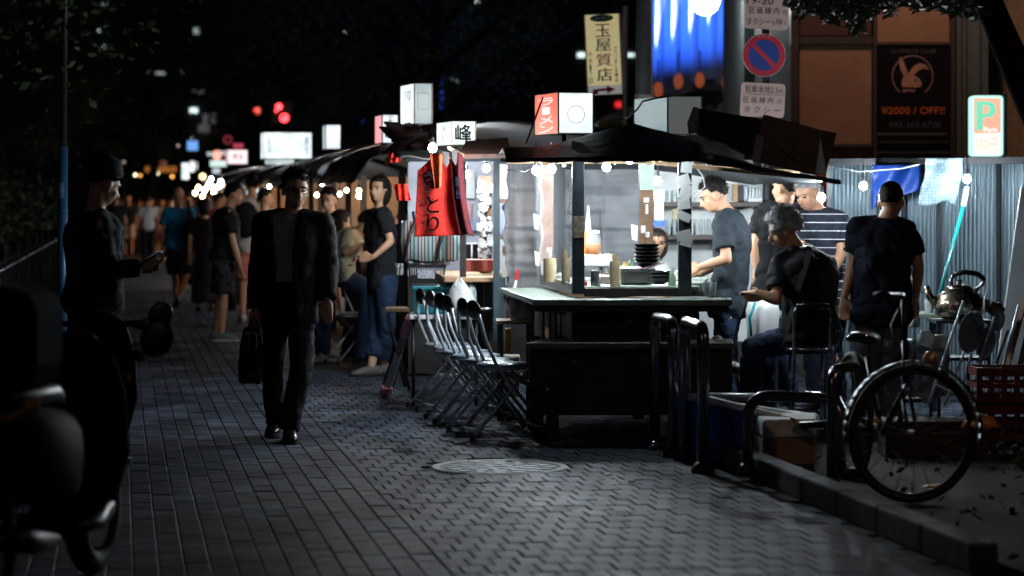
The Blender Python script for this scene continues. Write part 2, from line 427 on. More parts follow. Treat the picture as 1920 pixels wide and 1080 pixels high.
# manhole cover
mh = thing('manhole_cover', 'round pale patterned manhole cover set in the paving', 'manhole cover', MAN_C)
lidm = mat('manhole_lid', (.62, .68, .70), rough=.6, metal=.0, var=.2, scale=14, bump=.5)
g = G(); g.lathe(MAN_C, [(.335, -.01), (.335, .001), (.375, .004), (.39, -.01)], 56); build(g, 'rim', lidm, mh)
g = G(); g.cyl(MAN_C + Vector((0, 0, -.01)), MAN_C + Vector((0, 0, -.003)), .333, n=56); build(g, 'lid', mat('manhole_recess', (.38, .42, .45), rough=.7), mh)
g = G()
for ring, (r0, n, w) in enumerate([(.08, 6, .055), (.17, 10, .06), (.265, 16, .055)]):
    for k in range(n):
        a = 2 * math.pi * (k + .5 * ring) / n; c = MAN_C + Vector((r0 * math.cos(a), r0 * math.sin(a), -.0025))
        m = Matrix.Rotation(a + .5, 3, 'Z')
        pts = []
        for j in range(10):
            b = 2 * math.pi * j / 10
            pts.append(c + m @ Vector((w * .95 * math.cos(b), w * .62 * math.sin(b) * (1 + .3 * math.cos(b)), 0)))
        g.prism(pts, (0, 0, .004))
build(g, 'raised_pattern', lidm, mh)

# kerb of the planter, soil, ground cover
kerbm = mat('kerb_concrete', (.09, .092, .098), rough=.75, var=.35, scale=9, bump=.5)
kb = thing('kerb', 'low concrete kerb of the planter at the corner', 'kerb', ST(13.9, 3.3)); 
def kerbpiece(s0, s1, t0, t1):
    g = strect(s0 + .004, s1 - .004, t0, t1, -.01, .13); build(g, 'kerb_stone', kerbm, kb, bevel=.012)
for k in range(8): kerbpiece(13.9 - .6 * (k + 1), 13.9 - .6 * k, 3.30, 3.42)
for k in range(6): kerbpiece(13.9, 14.02, 3.30 + .6 * k, 3.30 + .6 * (k + 1) - .008)
soil = mat('soil', (.03, .025, .02), rough=.95, scale=25, var=.5, bump=1, bscale=60)
build(strect(6, 13.9, 3.425, 8, -.01, .05), 'planter_soil', soil, kind='structure')
def leaf_cloud(g, pts, size, rng, asp=.5):
    for p in pts:
        s = size * rng.uniform(.6, 1.3)
        a = rng.uniform(0, 6.28); e = rng.uniform(-1, 1)
        d = Vector((math.cos(a), math.sin(a), e * .8)).normalized(); n = Vector((rng.uniform(-1, 1), rng.uniform(-1, 1), rng.uniform(.1, 1))).normalized()
        x = d.cross(n)
        if x.length < .1: continue
        x.normalize(); p = Vector(p)
        g.add([p, p + d * s * .5 + x * s * asp * .5, p + d * s, p + d * s * .5 - x * s * asp * .5], [(0, 1, 2, 3)])
g = G(); pts = []
for k in range(3800):
    s, t = rng.uniform(9, 13.8), rng.uniform(3.45, 7.5)
    if t < 4.7 and rng.random() < .8: continue
    h = .05 + .35 * max(0, math.sin(s * 3.1) * math.cos(t * 2.3)) * rng.random()
    pts.append(ST(s, t, h))
leaf_cloud(g, pts, .055, rng); build(g, 'ground_cover', M['leaf2'], kind='stuff')
g = G(); c = P(1745, 905, 12.0); g.add([c + Vector((-.03, 0, -.02)), c + Vector((.01, -.02, -.01)), c + Vector((.035, 0, .025)), c + Vector((-.005, .02, .02))], [(0, 1, 2, 3)])
yl = mat('yellow_leaf', (.55, .38, .06), rough=.6)
for (px, py, Y, w) in [(1745, 905, 12.0, .03), (1140, 893, 12.9, .02)]:
    c = Vector((PX(px, Y), Y, .045 if px > 1500 else .006)); g = G()
    pts = [c + Vector((w * x, w * y, z * w)) for (x, y, z) in [(-1.6, 0, .1), (-.6, .8, .5), (.6, .7, .2), (1.7, 0, .7), (.5, -.8, .2), (-.6, -.7, .4)]]
    g.prism(pts, (0, 0, .0012))
    build(g, 'fallen_leaf', yl, label='yellow fallen leaf lying on the planter soil' if px > 1500 else 'small pale fallen leaf on the paving beside the manhole cover', cat='leaf')

# ============================================================ buildings behind the stalls
YB = 26.0
plaster = mat('brown_plaster', (.27, .15, .105), rough=.8, var=.12, scale=3, bump=.5, bscale=70)
framem = mat('dark_brown_frame', (.035, .02, .022), rough=.5)
bld = thing('restaurant_building', 'brown plaster building with dark frames behind the stalls', 'building', (PX(1640, YB), YB, 0))
g = G(); g.box((PX(1637.5, YB) , YB + 2.2, 4.4), (306 / F * YB, 4, 8.8)); build(g, 'wall', mat('dark_wall', (.03, .022, .022), rough=.8), bld)
def panel(x0, y0, x1, y1, m, name='wall_panel', dy=0, dep=.1):
    g = G(); g.pbox(x0, y0, x1, y1, YB + .1 + dy, dep); return build(g, name, m, bld)
panel(1499, 84, 1636, 270, plaster); panel(1645, -330, 1782, 79, plaster); panel(1499, -400, 1636, 2, mat('maroon_boards', (.05, .016, .014), rough=.6))
panel(1499, 2, 1636, 66, MATS['maroon_boards']); panel(1499, 277, 1636, 470, mat('rust_plaster', (.22, .07, .05), rough=.8, scale=6, var=.5), dy=.02)
panel(1645, 292, 1782, 480, mat('dark_shutter', (.03, .026, .035), rough=.5))
for x0, x1 in ((1483, 1497), (1638, 1644), (1783, 1791)):
    g = G(); g.pbox(x0, -700, x1, 690, YB, .2); build(g, 'post', framem, bld)
for y0, y1, xa, xb in ((68, 82, 1498, 1637), (270, 276, 1498, 1637), (79, 84, 1645, 1782), (264, 268, 1645, 1782), (284, 288, 1645, 1782)):
    g = G(); g.pbox(xa, y0, xb, y1, YB + .03, .08); build(g, 'rail', framem, bld)
# poster with a rabbit-head emblem
po = thing('bar_poster', 'black poster with a rabbit head emblem in a ring on the brown building', 'poster', (PX(1713, YB), YB, PZ(262, YB)))
g = G(); g.pbox(1646, 86, 1781, 262, YB + .05, .03); build(g, 'board', mat('poster_black', (.006, .005, .007), rough=.8, spec=.1), po)
YP = YB + .045
tan = mat('poster_tan', (.36, .19, .13), rough=.7)
g = G(); c = P(1711, 143, YP); r = 38 / F * YP; n = 40; rr = []
for k in range(n + 1):
    a = R(-52) + R(284) * k / n
    rr.append(c + Vector((math.cos(a) * r, 0, math.sin(a) * r)))
g.tube(rr, .008, 5)
build(g, 'ring', mat('poster_mauve', (.25, .13, .16)), po)
def poly(name, pts, m, par, Y, th=.004, parent_thing=None):
    g = G(); g.prism([P(x, y, Y) for x, y in pts], (0, th, 0)); return build(g, name, m, par)
poly('rabbit_head', [(1687, 106), (1693, 112), (1699, 128), (1703, 138), (1712, 125), (1724, 118), (1736, 122), (1742, 131), (1733, 128), (1722, 132), (1713, 141), (1722, 146), (1728, 155), (1727, 162), (1718, 164), (1704, 163), (1692, 163), (1690, 153), (1695, 143), (1689, 132), (1686, 118)], tan, po, YP)
g = G(); c = P(1716.5, 150, YP - .004); g.cyl(c, c + Vector((0, .003, 0)), .016, n=12); build(g, 'eye', M['ink'], po)
poly('bow_tie', [(1693, 167), (1716, 168), (1714, 173), (1703, 171), (1694, 174)], MATS['poster_mauve'], po, YP)
og = mat('poster_orange', (.62, .13, .03)); gy = mat('poster_grey', (.07, .065, .085))
g = G(); letters(g, '¥2000 / OFF!!', P(1712, 207, YP), 118 / F * YP, 14 / F * YP); build(g, 'lettering', og, po)
g = G(); letters(g, '092-263-6720', P(1715, 234, YP), 96 / F * YP, 11 / F * YP); build(g, 'lettering', gy, po); g = G(); letters(g, 'ULTIMATE CLUB', P(1712, 96, YP), 84 / F * YP, 7 / F * YP); build(g, 'lettering', gy, po)
g = G(); g.pbox(1642, 249, 1775, 253, YP, .005); build(g, 'line', gy, po)
# teal grey pillar and beige ribbed wall to the right
bl2 = thing('ribbed_building', 'grey pillar and beige ribbed wall of the next building', 'building', (PX(1860, 27), 27, 0))
g = G(); g.pbox(1793, -700, 1853, 700, 26.3, .6); build(g, 'pillar', mat('teal_grey_paint', (.075, .10, .11), rough=.6), bl2)
g = G()
for x in (1803, 1812, 1838): g.pbox(x, -700, x + 2, 700, 26.28, .02)
build(g, 'pillar_joint', framem, bl2)
beige = mat('beige_metal', (.34, .24, .17), rough=.6, var=.2)
g = G(); g.pbox(1854, -700, 2100, 700, 27.5, .5); build(g, 'wall', beige, bl2)
for k in range(18):
    x = 1857 + k * 12; g = G(); g.pbox(x, -700, x + 5, 700, 27.46, .036); build(g, 'wall_rib', beige, bl2)
# dark building and blue floodlit facade
gb = thing('dark_building', 'dark building edge behind the no parking sign', 'building', (PX(1445, 30), 30, 0))
g = G(); g.pbox(1395, -900, 1478, 700, 30, 3); build(g, 'wall', mat('slate_wall', (.045, .05, .055), rough=.7), gb)
g = G(); g.pbox(1450, -30, 1474, 105, 29.9, .09); build(g, 'wall_panel', mat('pale_sign', (.35, .40, .40)), gb)
bb = thing('floodlit_building', 'building facade washed with blue floodlights', 'building', (PX(1310, 42), 42, 0))
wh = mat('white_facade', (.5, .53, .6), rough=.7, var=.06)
xa, ya, xb, yb = PX(1205, 47), 47.0, PX(1425, 39), 39.0
A = Vector((xa, ya, 0)); B = Vector((xb, yb, 0)); dAB = (B - A); nAB = Vector((dAB.y, -dAB.x, 0)).normalized()
if nAB.y > 0: nAB = -nAB
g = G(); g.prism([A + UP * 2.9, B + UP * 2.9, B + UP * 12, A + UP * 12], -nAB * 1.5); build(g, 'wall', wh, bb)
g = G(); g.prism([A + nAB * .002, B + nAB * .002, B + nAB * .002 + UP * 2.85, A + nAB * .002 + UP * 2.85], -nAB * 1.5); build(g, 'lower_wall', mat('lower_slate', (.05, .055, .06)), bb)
g = G(); g.bar(A + nAB * .5 + UP * 3.0, B + nAB * .5 + UP * 3.35, 1.2, .12); build(g, 'ledge', mat('ledge_grey', (.10, .11, .12)), bb)
for k in range(7):
    f = .04 + k * .155; c = A + dAB * f + nAB * .0
    g = G(); g.cyl(c + UP * 3.1, c + UP * 11.9, .13, n=12); build(g, 'facade_fin', wh, bb, auto=50)
    z = 3.28 + .34 * f
    g = G(); q = c + nAB * .42; g.cyl(q + UP * (z - .14), q + UP * z, .09, n=12); g.box(q + UP * (z - .18), (.1, .1, .1)); fx = build(g, 'floodlight', M['darksteel'], bb)
    ld = bpy.data.lights.new('floodlight_beam', 'SPOT'); ld.energy = 4200; ld.color = (.66, .78, 1.0); ld.spot_size = R(17); ld.spot_blend = .8; ld.shadow_soft_size = .03
    lo = bpy.data.objects.new('floodlight_beam', ld); COL.objects.link(lo); lo.location = q + UP * (z + .02)
    tgt = c + UP * (z + 3.2); lo.rotation_euler = (tgt - lo.location).to_track_quat('-Z', 'Y').to_euler()
ld = bpy.data.lights.new('blue_wash', 'AREA'); ld.shape = 'RECTANGLE'; ld.size = 8; ld.size_y = .25; ld.energy = 380; ld.spread = R(95); ld.color = (.03, .14, 1.0)
lo = bpy.data.objects.new('blue_wash', ld); COL.objects.link(lo); lo.location = (A + B) / 2 + nAB * 1.5 + UP * 3.4
tgt = (A + B) / 2 + UP * 6.5; lo.rotation_euler = (tgt - lo.location).to_track_quat('-Z', 'Y').to_euler()
orm = emis('orange_lantern', (1.0, .22, .08), .2, (.4, .1, .05))
for i, (px, py) in enumerate([(1234, 167), (1272, 151), (1312, 149), (1362, 153)]):
    g = G(); c = P(px, py, 37.5 - .0 * i); g.lathe(c + Vector((0, 0, -.13)), [(.02, 0), (.06, .04), (.075, .12), (.06, .2), (.02, .24)], 12)
    lt = build(g, 'orange_lantern', orm, smooth=True, label=['orange lantern at the left under the blue facade', 'second orange lantern from the left under the blue facade', 'third orange lantern from the left under the blue facade', 'orange lantern nearest the no parking sign under the blue facade'][i], cat='lantern', group='lanterns under the blue facade')
    g = G(); g.cyl(c + Vector((0, 0, .14)), c + Vector((0, 0, .45)), .012, n=6); build(g, 'cord', M['blackplastic'], lt)

# far end of the street: dark blocks with lit windows
def block(name, x0, x1, Y, top, label, wins, colr=(.02, .022, .026)):
    b = thing(name, label, 'building', (PX((x0 + x1) / 2, Y), Y, 0))
    g = G(); a = PX(x0, Y); c = PX(x1, Y); g.box(((a + c) / 2, Y + 4, top / 2), (c - a, 8, top)); build(g, 'wall', mat(name + '_wall', colr, rough=.8), b)
    for (px, py, w, h, m) in wins:
        g = G(); g.pbox(px - w / 2, py - h / 2, px + w / 2, py + h / 2, Y - .15, .12); build(g, 'window', m, b)
ww = emis('window_white', (.75, .95, .95), 1.6); wy = emis('window_warm', (1, .7, .4), 1.3); wf = emis('window_faint', (.6, .75, .7), .55); wd = emis('window_dim', (.5, .55, .6), .12); wg = emis('window_green', (.6, 1, .75), 1.4); wb = emis('window_blue', (.05, .12, .9), .5); wr = emis('window_red', (1, .03, .03), 1.0)
block('office_tower', -200, 340, 150, 40, 'dark office block far down the street behind the trees', [(133, 18, 5, 5, wg), (195, 8, 10, 6, wf), (142, 91, 4, 3, wf), (300, 137, 18, 4, wf), (186, 57, 3, 3, ww), (196, 87, 3, 3, ww), (287, 270, 7, 7, wg)])
block('signboard_building', 342, 470, 140, 36, 'far building hung with lit signs at the end of the street', [(368, 58, 9, 11, wf), (363, 207, 14, 9, ww), (372, 172, 20, 6, wd), (385, 224, 9, 20, wd), (400, 222, 8, 18, wd), (382, 242, 18, 9, wy), (361, 260, 3, 3, ww)], (.03, .03, .035))
block('grey_apartment', 471, 900, 145, 44, 'dark apartment block behind the stall row trees', [(848, 150, 6, 6, ww), (856, 153, 3, 3, ww), (828, 180, 5, 60, wb), (826, 160, 6, 8, wb), (678, 228, 5, 10, wb), (645, 66, 4, 10, ww), (860, 16, 8, 4, ww), (895, 3, 4, 8, ww)])
block('river_apartment', 901, 1240, 140, 44, 'dark apartment block behind the yellow banner sign', [(1090, 103, 14, 8, ww), (1182, 103, 14, 5, ww), (1160, 196, 12, 10, wr)])

# ============================================================ trees
def tree_trunk(g, base, pts_r):
    g.tube([p for p, r in pts_r], [r for p, r in pts_r], 9)
def make_tree(seed, h=7.5, cr=3.2, n=13000, size=.085):
    rg = random.Random(seed); tr = thing('plane_tree', 'x', 'tree', (0, 0, 0), 0, 'street trees along the row')
    g = G(); tops = []
    trunk = [(Vector((0, 0, 0)), .2), (Vector((.05, .03, 1.2)), .16), (Vector((-.04, .08, 2.4)), .14), (Vector((.1, 0, 3.6)), .11), (Vector((.1, .1, h - 1)), .04)]
    tree_trunk(g, None, trunk)
    for k in range(9):
        a = rg.uniform(0, 6.28); z = rg.uniform(2.2, 4.6); L = rg.uniform(1.6, 2.9)
        p0 = Vector((0, 0, z)); p1 = p0 + Vector((math.cos(a) * L * .5, math.sin(a) * L * .5, L * .35)); p2 = p0 + Vector((math.cos(a) * L, math.sin(a) * L, L * .55))
        g.tube([p0, p1, p2], [.07, .05, .02], 6); tops += [p1, p2]
    build(g, 'trunk', M['bark'], tr, smooth=True)
    cl = []
    for k in range(60):
        a = rg.uniform(0, 6.28); r = cr * math.sqrt(rg.random()); z = 2.6 + (h - 2.2) * rg.random()
        f = 1 - abs((z - 5) / (h - 1.5)) * .6
        cl.append((Vector((math.cos(a) * r * f, math.sin(a) * r * f, z)), rg.uniform(.35, .8)))
    pts = []
    for k in range(n):
        c, q = rg.choice(cl); v = Vector((rg.gauss(0, 1), rg.gauss(0, 1), rg.gauss(0, .75))) * q * .55
        pts.append(c + v)
    g = G(); leaf_cloud(g, pts, size, rg, .6); build(g, 'crown', M['leaf2'], tr)
    return tr
t1 = make_tree(11); t2 = make_tree(23)
spots = [(18, -2.6, 'plane tree behind the railing beside the phone man'), (26, -2.9, 'dark plane tree behind the railing just past the lamp post'), (36, -3.0, 'dark tree by the railing midway down the street'), (50, -3.2, 'far dark tree over the walking crowd'), (68, -3.3, 'farthest dark tree on the railing side'),
         (39, 5.0, 'dark tree over the white rooftop light boxes'), (47, 5.4, 'dark tree behind the wide white signboard'), (60, 5.5, 'farthest dark tree behind the stall row'), (80, 1.0, 'dark tree closing the end of the street')]
used = set()
for i, (s, t, lab) in enumerate(spots):
    src = t1 if i % 2 == 0 else t2
    if id(src) not in used: used.add(id(src)); o = src
    else: o = copy_tree(src)
    o.location = ST(s, t); o.rotation_euler = (0, 0, i * 1.3); o['label'] = lab; o.scale = (1, 1, 1 + .08 * (i % 3))
# tree whose limb and leaves hang in at the upper right
tr = thing('camphor_tree', 'tree with a dark leaning limb and leaf sprays hanging over the right side', 'tree', P(2080, 900, 14.0) * 1.0)
tr.location.z = 0
g = G()
base = Vector((PX(2120, 14), 14.0, 0))
g.tube([base, P(2080, 480, 14), P(1990, 300, 14), P(1925, 170, 14), P(1885, 80, 14), P(1850, -5, 14), P(1800, -140, 14.1), P(1690, -300, 14.3)], [.16, .14, .12, .098, .088, .08, .07, .04], 12)
g.tube([P(1805, -130, 14.1), P(1660, -150, 14.6), P(1520, -120, 15)], [.05, .03, .012], 7)
g.tube([P(1850, -5, 14), P(1700, -80, 13.7), P(1600, -60, 13.6)], [.04, .02, .01], 7)
build(g, 'trunk', M['bark'], tr, smooth=True)
rg = random.Random(5); pts = []
def low(x):                                                   # lower edge of the hanging leaves, photo rows
    return 24 + 10 * math.sin(x * .021) + (28 if 1560 < x < 1640 else 0) * (1 - abs(x - 1602) / 40) + 8 * math.sin(x * .11)
while len(pts) < 8500:
    x = rg.uniform(1470, 1990); y = rg.uniform(-80, 62); Y = rg.uniform(13.6, 15.2)
    lim = low(x) if x < 1840 else -30
    if x < 1500: lim = min(lim, 10 + (x - 1470) * .2)
    if y < lim and (rg.random() < .75 or y < lim - 20): pts.append(P(x, y, Y))
g = G(); leaf_cloud(g, pts, .062, rg, .42); build(g, 'crown', M['leaf'], tr)

# ============================================================ railing, bank foliage and lamp post on the left
fe = thing('metal_railing', 'black metal railing with ball finials along the river side', 'railing', ST(15, -.82))
g = G(); g.tube([ST(11, -.82, 1.0), ST(60, -.82, 1.0)], .021, 8); build(g, 'top_rail', M['darksteel'], fe, smooth=True)
g = G(); g.tube([ST(11, -.82, .2), ST(60, -.82, .2)], .016, 6); build(g, 'bottom_rail', M['darksteel'], fe, smooth=True)
bal = None
for k in range(150):
    s = 11 + k * .15
    c = ST(s, -.82)
    if bal is None:
        g = G(); g.cyl((0, 0, .1), (0, 0, 1.03), .008, n=6); g.ell((0, 0, 1.055), .021, 8, 6)
        bal = build(g, 'baluster', mat('matt_black_iron', (.004, .004, .005), rough=.9, spec=.08, bump=0), fe, local=True, smooth=True); o = bal
    else:
        o = bal.copy(); COL.objects.link(o)
    o.location = mw(fe).inverted() @ c
for k in range(12):
    g = G(); c = ST(11.07 + k * 2.1, -.82); g.cyl(c, c + UP * 1.1, .026, n=10); g.ell(c + UP * 1.13, .035, 10, 6); build(g, 'post', MATS['matt_black_iron'], fe, smooth=True)
lp = thing('lamp_post', 'tall steel lamp post with a blue lit lower sleeve at the railing', 'lamp post', (PX(115, 17.8), 17.8, 0))
YL = 17.8; g = G(); g.cyl((PX(115, YL), YL, 0), (PX(118, YL), YL, PZ(275, YL)), .036, n=14); build(g, 'sleeve', mat('blue_lit_sleeve', (.03, .10, .22), rough=.3, metal=.3), lp, smooth=True)  # blue light on the lower section is put into its colour
g = G(); g.cyl((PX(118.5, YL), YL, PZ(275, YL)), (PX(126, YL), YL, PZ(-500, YL)), .026, .02, 12); build(g, 'pole', M['darksteel'], lp, smooth=True)
g = G(); g.cyl((PX(116.5, YL), YL, PZ(372, YL)), (PX(117, YL), YL, PZ(342, YL)), .0375, n=14); build(g, 'sticker', mat('sticker_blue', (.1, .2, .35)), lp, smooth=True)
g = G(); pts = []
for k in range(9000):
    s = rg.uniform(12, 60); t = rg.uniform(-3.4, -1.3); pts.append(ST(s, t, .1 + 2.0 * rg.random() * (.55 + .45 * math.sin(s * 1.7))))
leaf_cloud(g, pts, .13, rg, .55); build(g, 'bank_shrubbery', M['leaf2'], kind='stuff')

# two street lamps the place has above and beside the picture: sodium light on the brown building, on the sign and on the planter
def pole_lamp(label, p, watts, size, tip):
    t = thing('street_lamp', label, 'street lamp', (p[0], p[1], 0), 0)
    g = G(); g.cyl((p[0] + .9, p[1] + .2, 0), (p[0] + .9, p[1] + .2, p[2] + .2), .05, n=10); g.tube([(p[0] + .9, p[1] + .2, p[2] + .2), (p[0], p[1], p[2] + .16)], .03, 8); build(g, 'pole', M['darksteel'], t, smooth=True)
    g = G(); g.box((p[0], p[1], p[2] + .11), (.3, .22, .08)); build(g, 'head', M['darksteel'], t, bevel=.01)
    ld = bpy.data.lights.new('sodium_lamp', 'AREA'); ld.shape = 'DISK'; ld.size = size; ld.energy = watts; ld.color = (1.0, .58, .36)
    lo = bpy.data.objects.new('sodium_lamp', ld); COL.objects.link(lo); lo.location = (p[0], p[1] + (.12 if tip > .5 else 0), p[2] + .06); lo.rotation_euler = (tip, 0, 0)
pole_lamp('tall sodium street lamp over the pavement before the brown building', (4.2, 23.4, 5.6), 50, .25, R(52))
pole_lamp('sodium street lamp beyond the planter at the right', (4.4, 10.0, 3.0), 13, .15, R(12))
_p = ST(66, 6.6)
pole_lamp('distant street lamp lighting the far walking group', (_p.x, _p.y, 5.2), 700, .4, R(10))

for i, (px, py, w, lab) in enumerate([(240, 757, .012, 'tiny white scrap on the paving near the scooter'), (238, 815, .014, 'white scrap on the dark paving left of the businessman'), (592, 759, .012, 'small pale scrap on the paving behind the businessman'), (1185, 905, .022, 'crumpled white tissue on the paving right of the manhole'), (1150, 899, .014, 'torn paper bit beside the crumpled tissue'), (1290, 912, .018, 'flat paper scrap near the hoop barriers'), (735, 830, .012, 'cigarette end lying before the folding chairs'), (1080, 850, .014, 'dark bottle cap on the paving in front of the stall')]):
    Yq = YG(py); g = G(); c = Vector((PX(px, Yq), Yq, .006)); g.ell(c, (w, w * .7, w * .3), 8, 5, Matrix.Rotation(i, 3, 'Z')); build(g, 'litter_scrap', M['paper'] if i < 6 else M['darkwood'], label=lab, cat='litter')
# ============================================================ people
def remeshed(g, voxel, it=4, fac=.5):
    me = bpy.data.meshes.new('tmp'); me.from_pydata([tuple(v) for v in g.v], [], g.f); me.update()
    o = bpy.data.objects.new('tmp', me); COL.objects.link(o)
    m = o.modifiers.new('r', 'REMESH'); m.mode = 'VOXEL'; m.voxel_size = voxel; m.use_smooth_shade = True
    s = o.modifiers.new('s', 'SMOOTH'); s.iterations = it; s.factor = fac
    r = bpy.data.meshes.new_from_object(o.evaluated_get(bpy.context.evaluated_depsgraph_get()))
    bpy.data.objects.remove(o); bpy.data.meshes.remove(me)
    vs = [v.co.copy() for v in r.vertices]; fs = [tuple(p.vertices) for p in r.polygons]; bpy.data.meshes.remove(r)
    return vs, fs
def folds(vs, amp, sc=9.0, zst=.45, seed=0.0):
    out = []
    for v in vs:
        n = mnoise.noise(Vector((v.x * sc + seed, v.y * sc, v.z * sc * zst)))
        n2 = mnoise.noise(Vector((v.x * sc * 2.3, v.y * sc * 2.3 + seed, v.z * sc * 1.5 + v.x * 9)))
        d = Vector((v.x, v.y, 0)); rr_ = 1 - abs(mnoise.noise(Vector((v.x * sc * .9 + v.z * 4 + seed, v.y * sc * .9, v.z * sc * .9 - v.x * 3)))) * 2.6; rr_ = max(0, rr_) ** 2
        out.append(v + Vector((mnoise.noise(v * sc + Vector((7, seed, 0))), mnoise.noise(v * sc + Vector((0, 9, seed))), 0)) * amp * .6 + (d.normalized() if d.length > .01 else d) * (n * amp + n2 * amp * .5 - rr_ * amp * 1.0))
    return out

def person(label, x, y, yaw, H=1.70, J=None, top=None, bottom=None, hair='short', hairm='hair', sleeve='short', legs='long', shoes='shoe', fat=1.0,
           look=(0, 0), tilt=0, vox=.011, skin='skin', hunch=0.0, face=True, hem=.0, loose=1.0, group='people at the food stalls', hip=None, neck=None,
           jacket=None, bare=False, z=0.0, female=False, toe=None, extras=None, bottom_name='trousers', top_name='shirt', skirt=None):
    """J: joints as world points; anything left out stands relaxed. local frame: +Y forward, +X to the person's right."""
    k = H / 1.70
    root = thing('person', label, 'person', (x, y, z), yaw, group)
    inv = mw(root).inverted(); J = J or {}
    f = 1.0 if not female else .9
    hipc = inv @ Vector(hip) if hip is not None else Vector((0, 0, .90 * k))
    nb = inv @ Vector(neck) if neck is not None else Vector((0, -.01, 1.42 * k))
    D = {}
    sp = (nb - hipc); spn = sp.normalized(); right = Vector((1, 0, 0)); right = (right - spn * right.dot(spn)).normalized(); fwd = spn.cross(right).normalized() * 1.0
    if fwd.y < 0 and abs(fwd.y) > .3: fwd = -fwd
    sh = nb - spn * .035 * k
    for s, n in ((1, 'r'), (-1, 'l')):
        D['shoulder_' + n] = sh + right * s * .175 * k * f
        D['hip_' + n] = hipc + right * s * .085 * k
        D['elbow_' + n] = D['shoulder_' + n] + Vector((s * .05, -.02, -.28)) * k
        D['wrist_' + n] = D['shoulder_' + n] + Vector((s * .06, .05, -.53)) * k
        D['knee_' + n] = Vector((s * .09, .01, .48)) * k
        D['ankle_' + n] = Vector((s * .095, -.03, .075)) * k
    for q, p in J.items():
        D[q] = inv @ Vector(p)
    if 'head' not in D: D['head'] = nb + (spn * .6 + UP * .4).normalized() * .195 * k + Vector((0, .02, 0)) * k
    hd = D['head']
    hm = Matrix.Rotation(look[0], 3, 'Z') @ Matrix.Rotation(look[1], 3, 'X') @ Matrix.Rotation(tilt, 3, 'Y')
    hs = k * (.97 if female else 1.0)
    def hp(x, y, z): return hd + hm @ (Vector((x, y, z)) * hs)
    def torso(g, grow, t0=-.1, t1=1.0, ex=1.0, flare=0.0, n=24):
        prof = [(-.12, .125, .095), (0, .16, .115), (.2, .148, .102), (.42, .14, .098), (.68, .160, .112), (.86, .158, .100), (.95, .115, .082), (1.02, .062, .056)]
        rings = []
        T = [p for p in prof if t0 - .13 <= p[0] <= t1 + .03]
        for (t, a, b) in T:
            c = hipc + sp * t + (-fwd) * (math.sin(max(0, min(1, t)) * math.pi) * hunch)
            fl = 1 + flare * max(0, .4 - t)
            a2 = (a * f * (fat if t < .9 else 1) * k + grow) * fl; b2 = (b * fat * k + grow) * fl
            c = c + fwd * (.02 * (fat - 1) * 4 * (1 if .1 < t < .6 else 0)) * k
            rg = []
            for i in range(n):
                an = 2 * math.pi * i / n; ca, sa = math.cos(an), math.sin(an)
                rg.append(c + right * (a2 * math.copysign(abs(ca) ** .85, ca)) + fwd * (b2 * math.copysign(abs(sa) ** .85, sa)))
            rings.append(rg)
        g.loft(rings)
    # --- body: one surface
    g = G()
    if not (top and jacket): torso(g, -.004)
    else: torso(g, -.012)
    for n in 'rl':
        s = 1 if n == 'r' else -1
        S, E, Wr = D['shoulder_' + n], D['elbow_' + n], D['wrist_' + n]
        g.rc(sh + right * s * .08 * k, S, .05 * k, .048 * k * f); g.rc(S, E, .044 * k * f, .036 * k * f); g.rc(E, E + (Wr - E) * .35, .036 * k * f, .037 * k * f); g.rc(E + (Wr - E) * .35, Wr, .037 * k * f, .024 * k * f)
        d = (Wr - E).normalized(); hdn = D.get('hand_' + n)
        if hdn is not None: d = (hdn - Wr).normalized()
        pn = D.get('palm_' + n)
        side = d.cross(Vector((0, 1, 0)) if abs(d.y) < .8 else UP).normalized()
        if s < 0: side = -side
        nrm = d.cross(side).normalized()
        pm = Matrix((side, nrm, d)).transposed()
        pc = Wr + d * .05 * k
        g.ell(pc, (.036 * k, .017 * k, .055 * k), 12, 8, pm)
        for q in range(4):
            o = (q - 1.5) * .019 * k; L = (.032, .038, .036, .028)[q] * k
            b0 = Wr + d * .088 * k + side * o; b1 = b0 + d * L + nrm * .006; b2 = b1 + (d * .7 + nrm * .55 * (-1 if s < 0 else -1)).normalized() * L * .9
            g.rc(b0 - d * .03, b1, .0105 * k, .0095 * k, 8); g.rc(b1, b2, .0095 * k, .008 * k, 8)
        th = Wr + d * .035 * k - side * .028 * k; t1_ = th + (d * .8 - side * .6).normalized() * .035 * k; t2_ = t1_ + (d * .95 - side * .1).normalized() * .028 * k
        g.rc(th, t1_, .013 * k, .0115 * k, 8); g.rc(t1_, t2_, .0115 * k, .009 * k, 8)
        A, Kn, An = D['hip_' + n], D['knee_' + n], D['ankle_' + n]
        g.rc(A, Kn, .078 * k, .052 * k); g.rc(Kn, Kn + (An - Kn) * .3, .05 * k, .053 * k); g.rc(Kn + (An - Kn) * .3, An, .052 * k, .035 * k)
        tdir = Vector((toe[n] if toe else (.12 * s, 1, 0))).normalized() if not (toe and n in toe) else Vector(toe[n]).normalized()
        g.rc(An + Vector((0, 0, -.03)) - tdir * .03, An + tdir * .11 * k + Vector((0, 0, -.045)), .032 * k, .026 * k)
    g.rc(nb - spn * .03, hp(0, -.02, -.07), .056 * k * f, .052 * k * f)
    g.ell(hp(0, -.012, .022), (.074 * hs, .093 * hs, .090 * hs), 20, 14, hm)
    g.ell(hp(0, .02, -.03), (.060 * hs, .066 * hs, .084 * hs), 18, 12, hm)
    g.ell(hp(0, .042, -.078), (.036 * hs, .038 * hs, .030 * hs), 14, 10, hm)
    g.rc(hp(0, .080, .004), hp(0, .103, -.030), .010 * hs, .0145 * hs, 10)
    g.ell(hp(0, .092, -.036), (.02 * hs, .012 * hs, .010 * hs), 10, 8, hm)
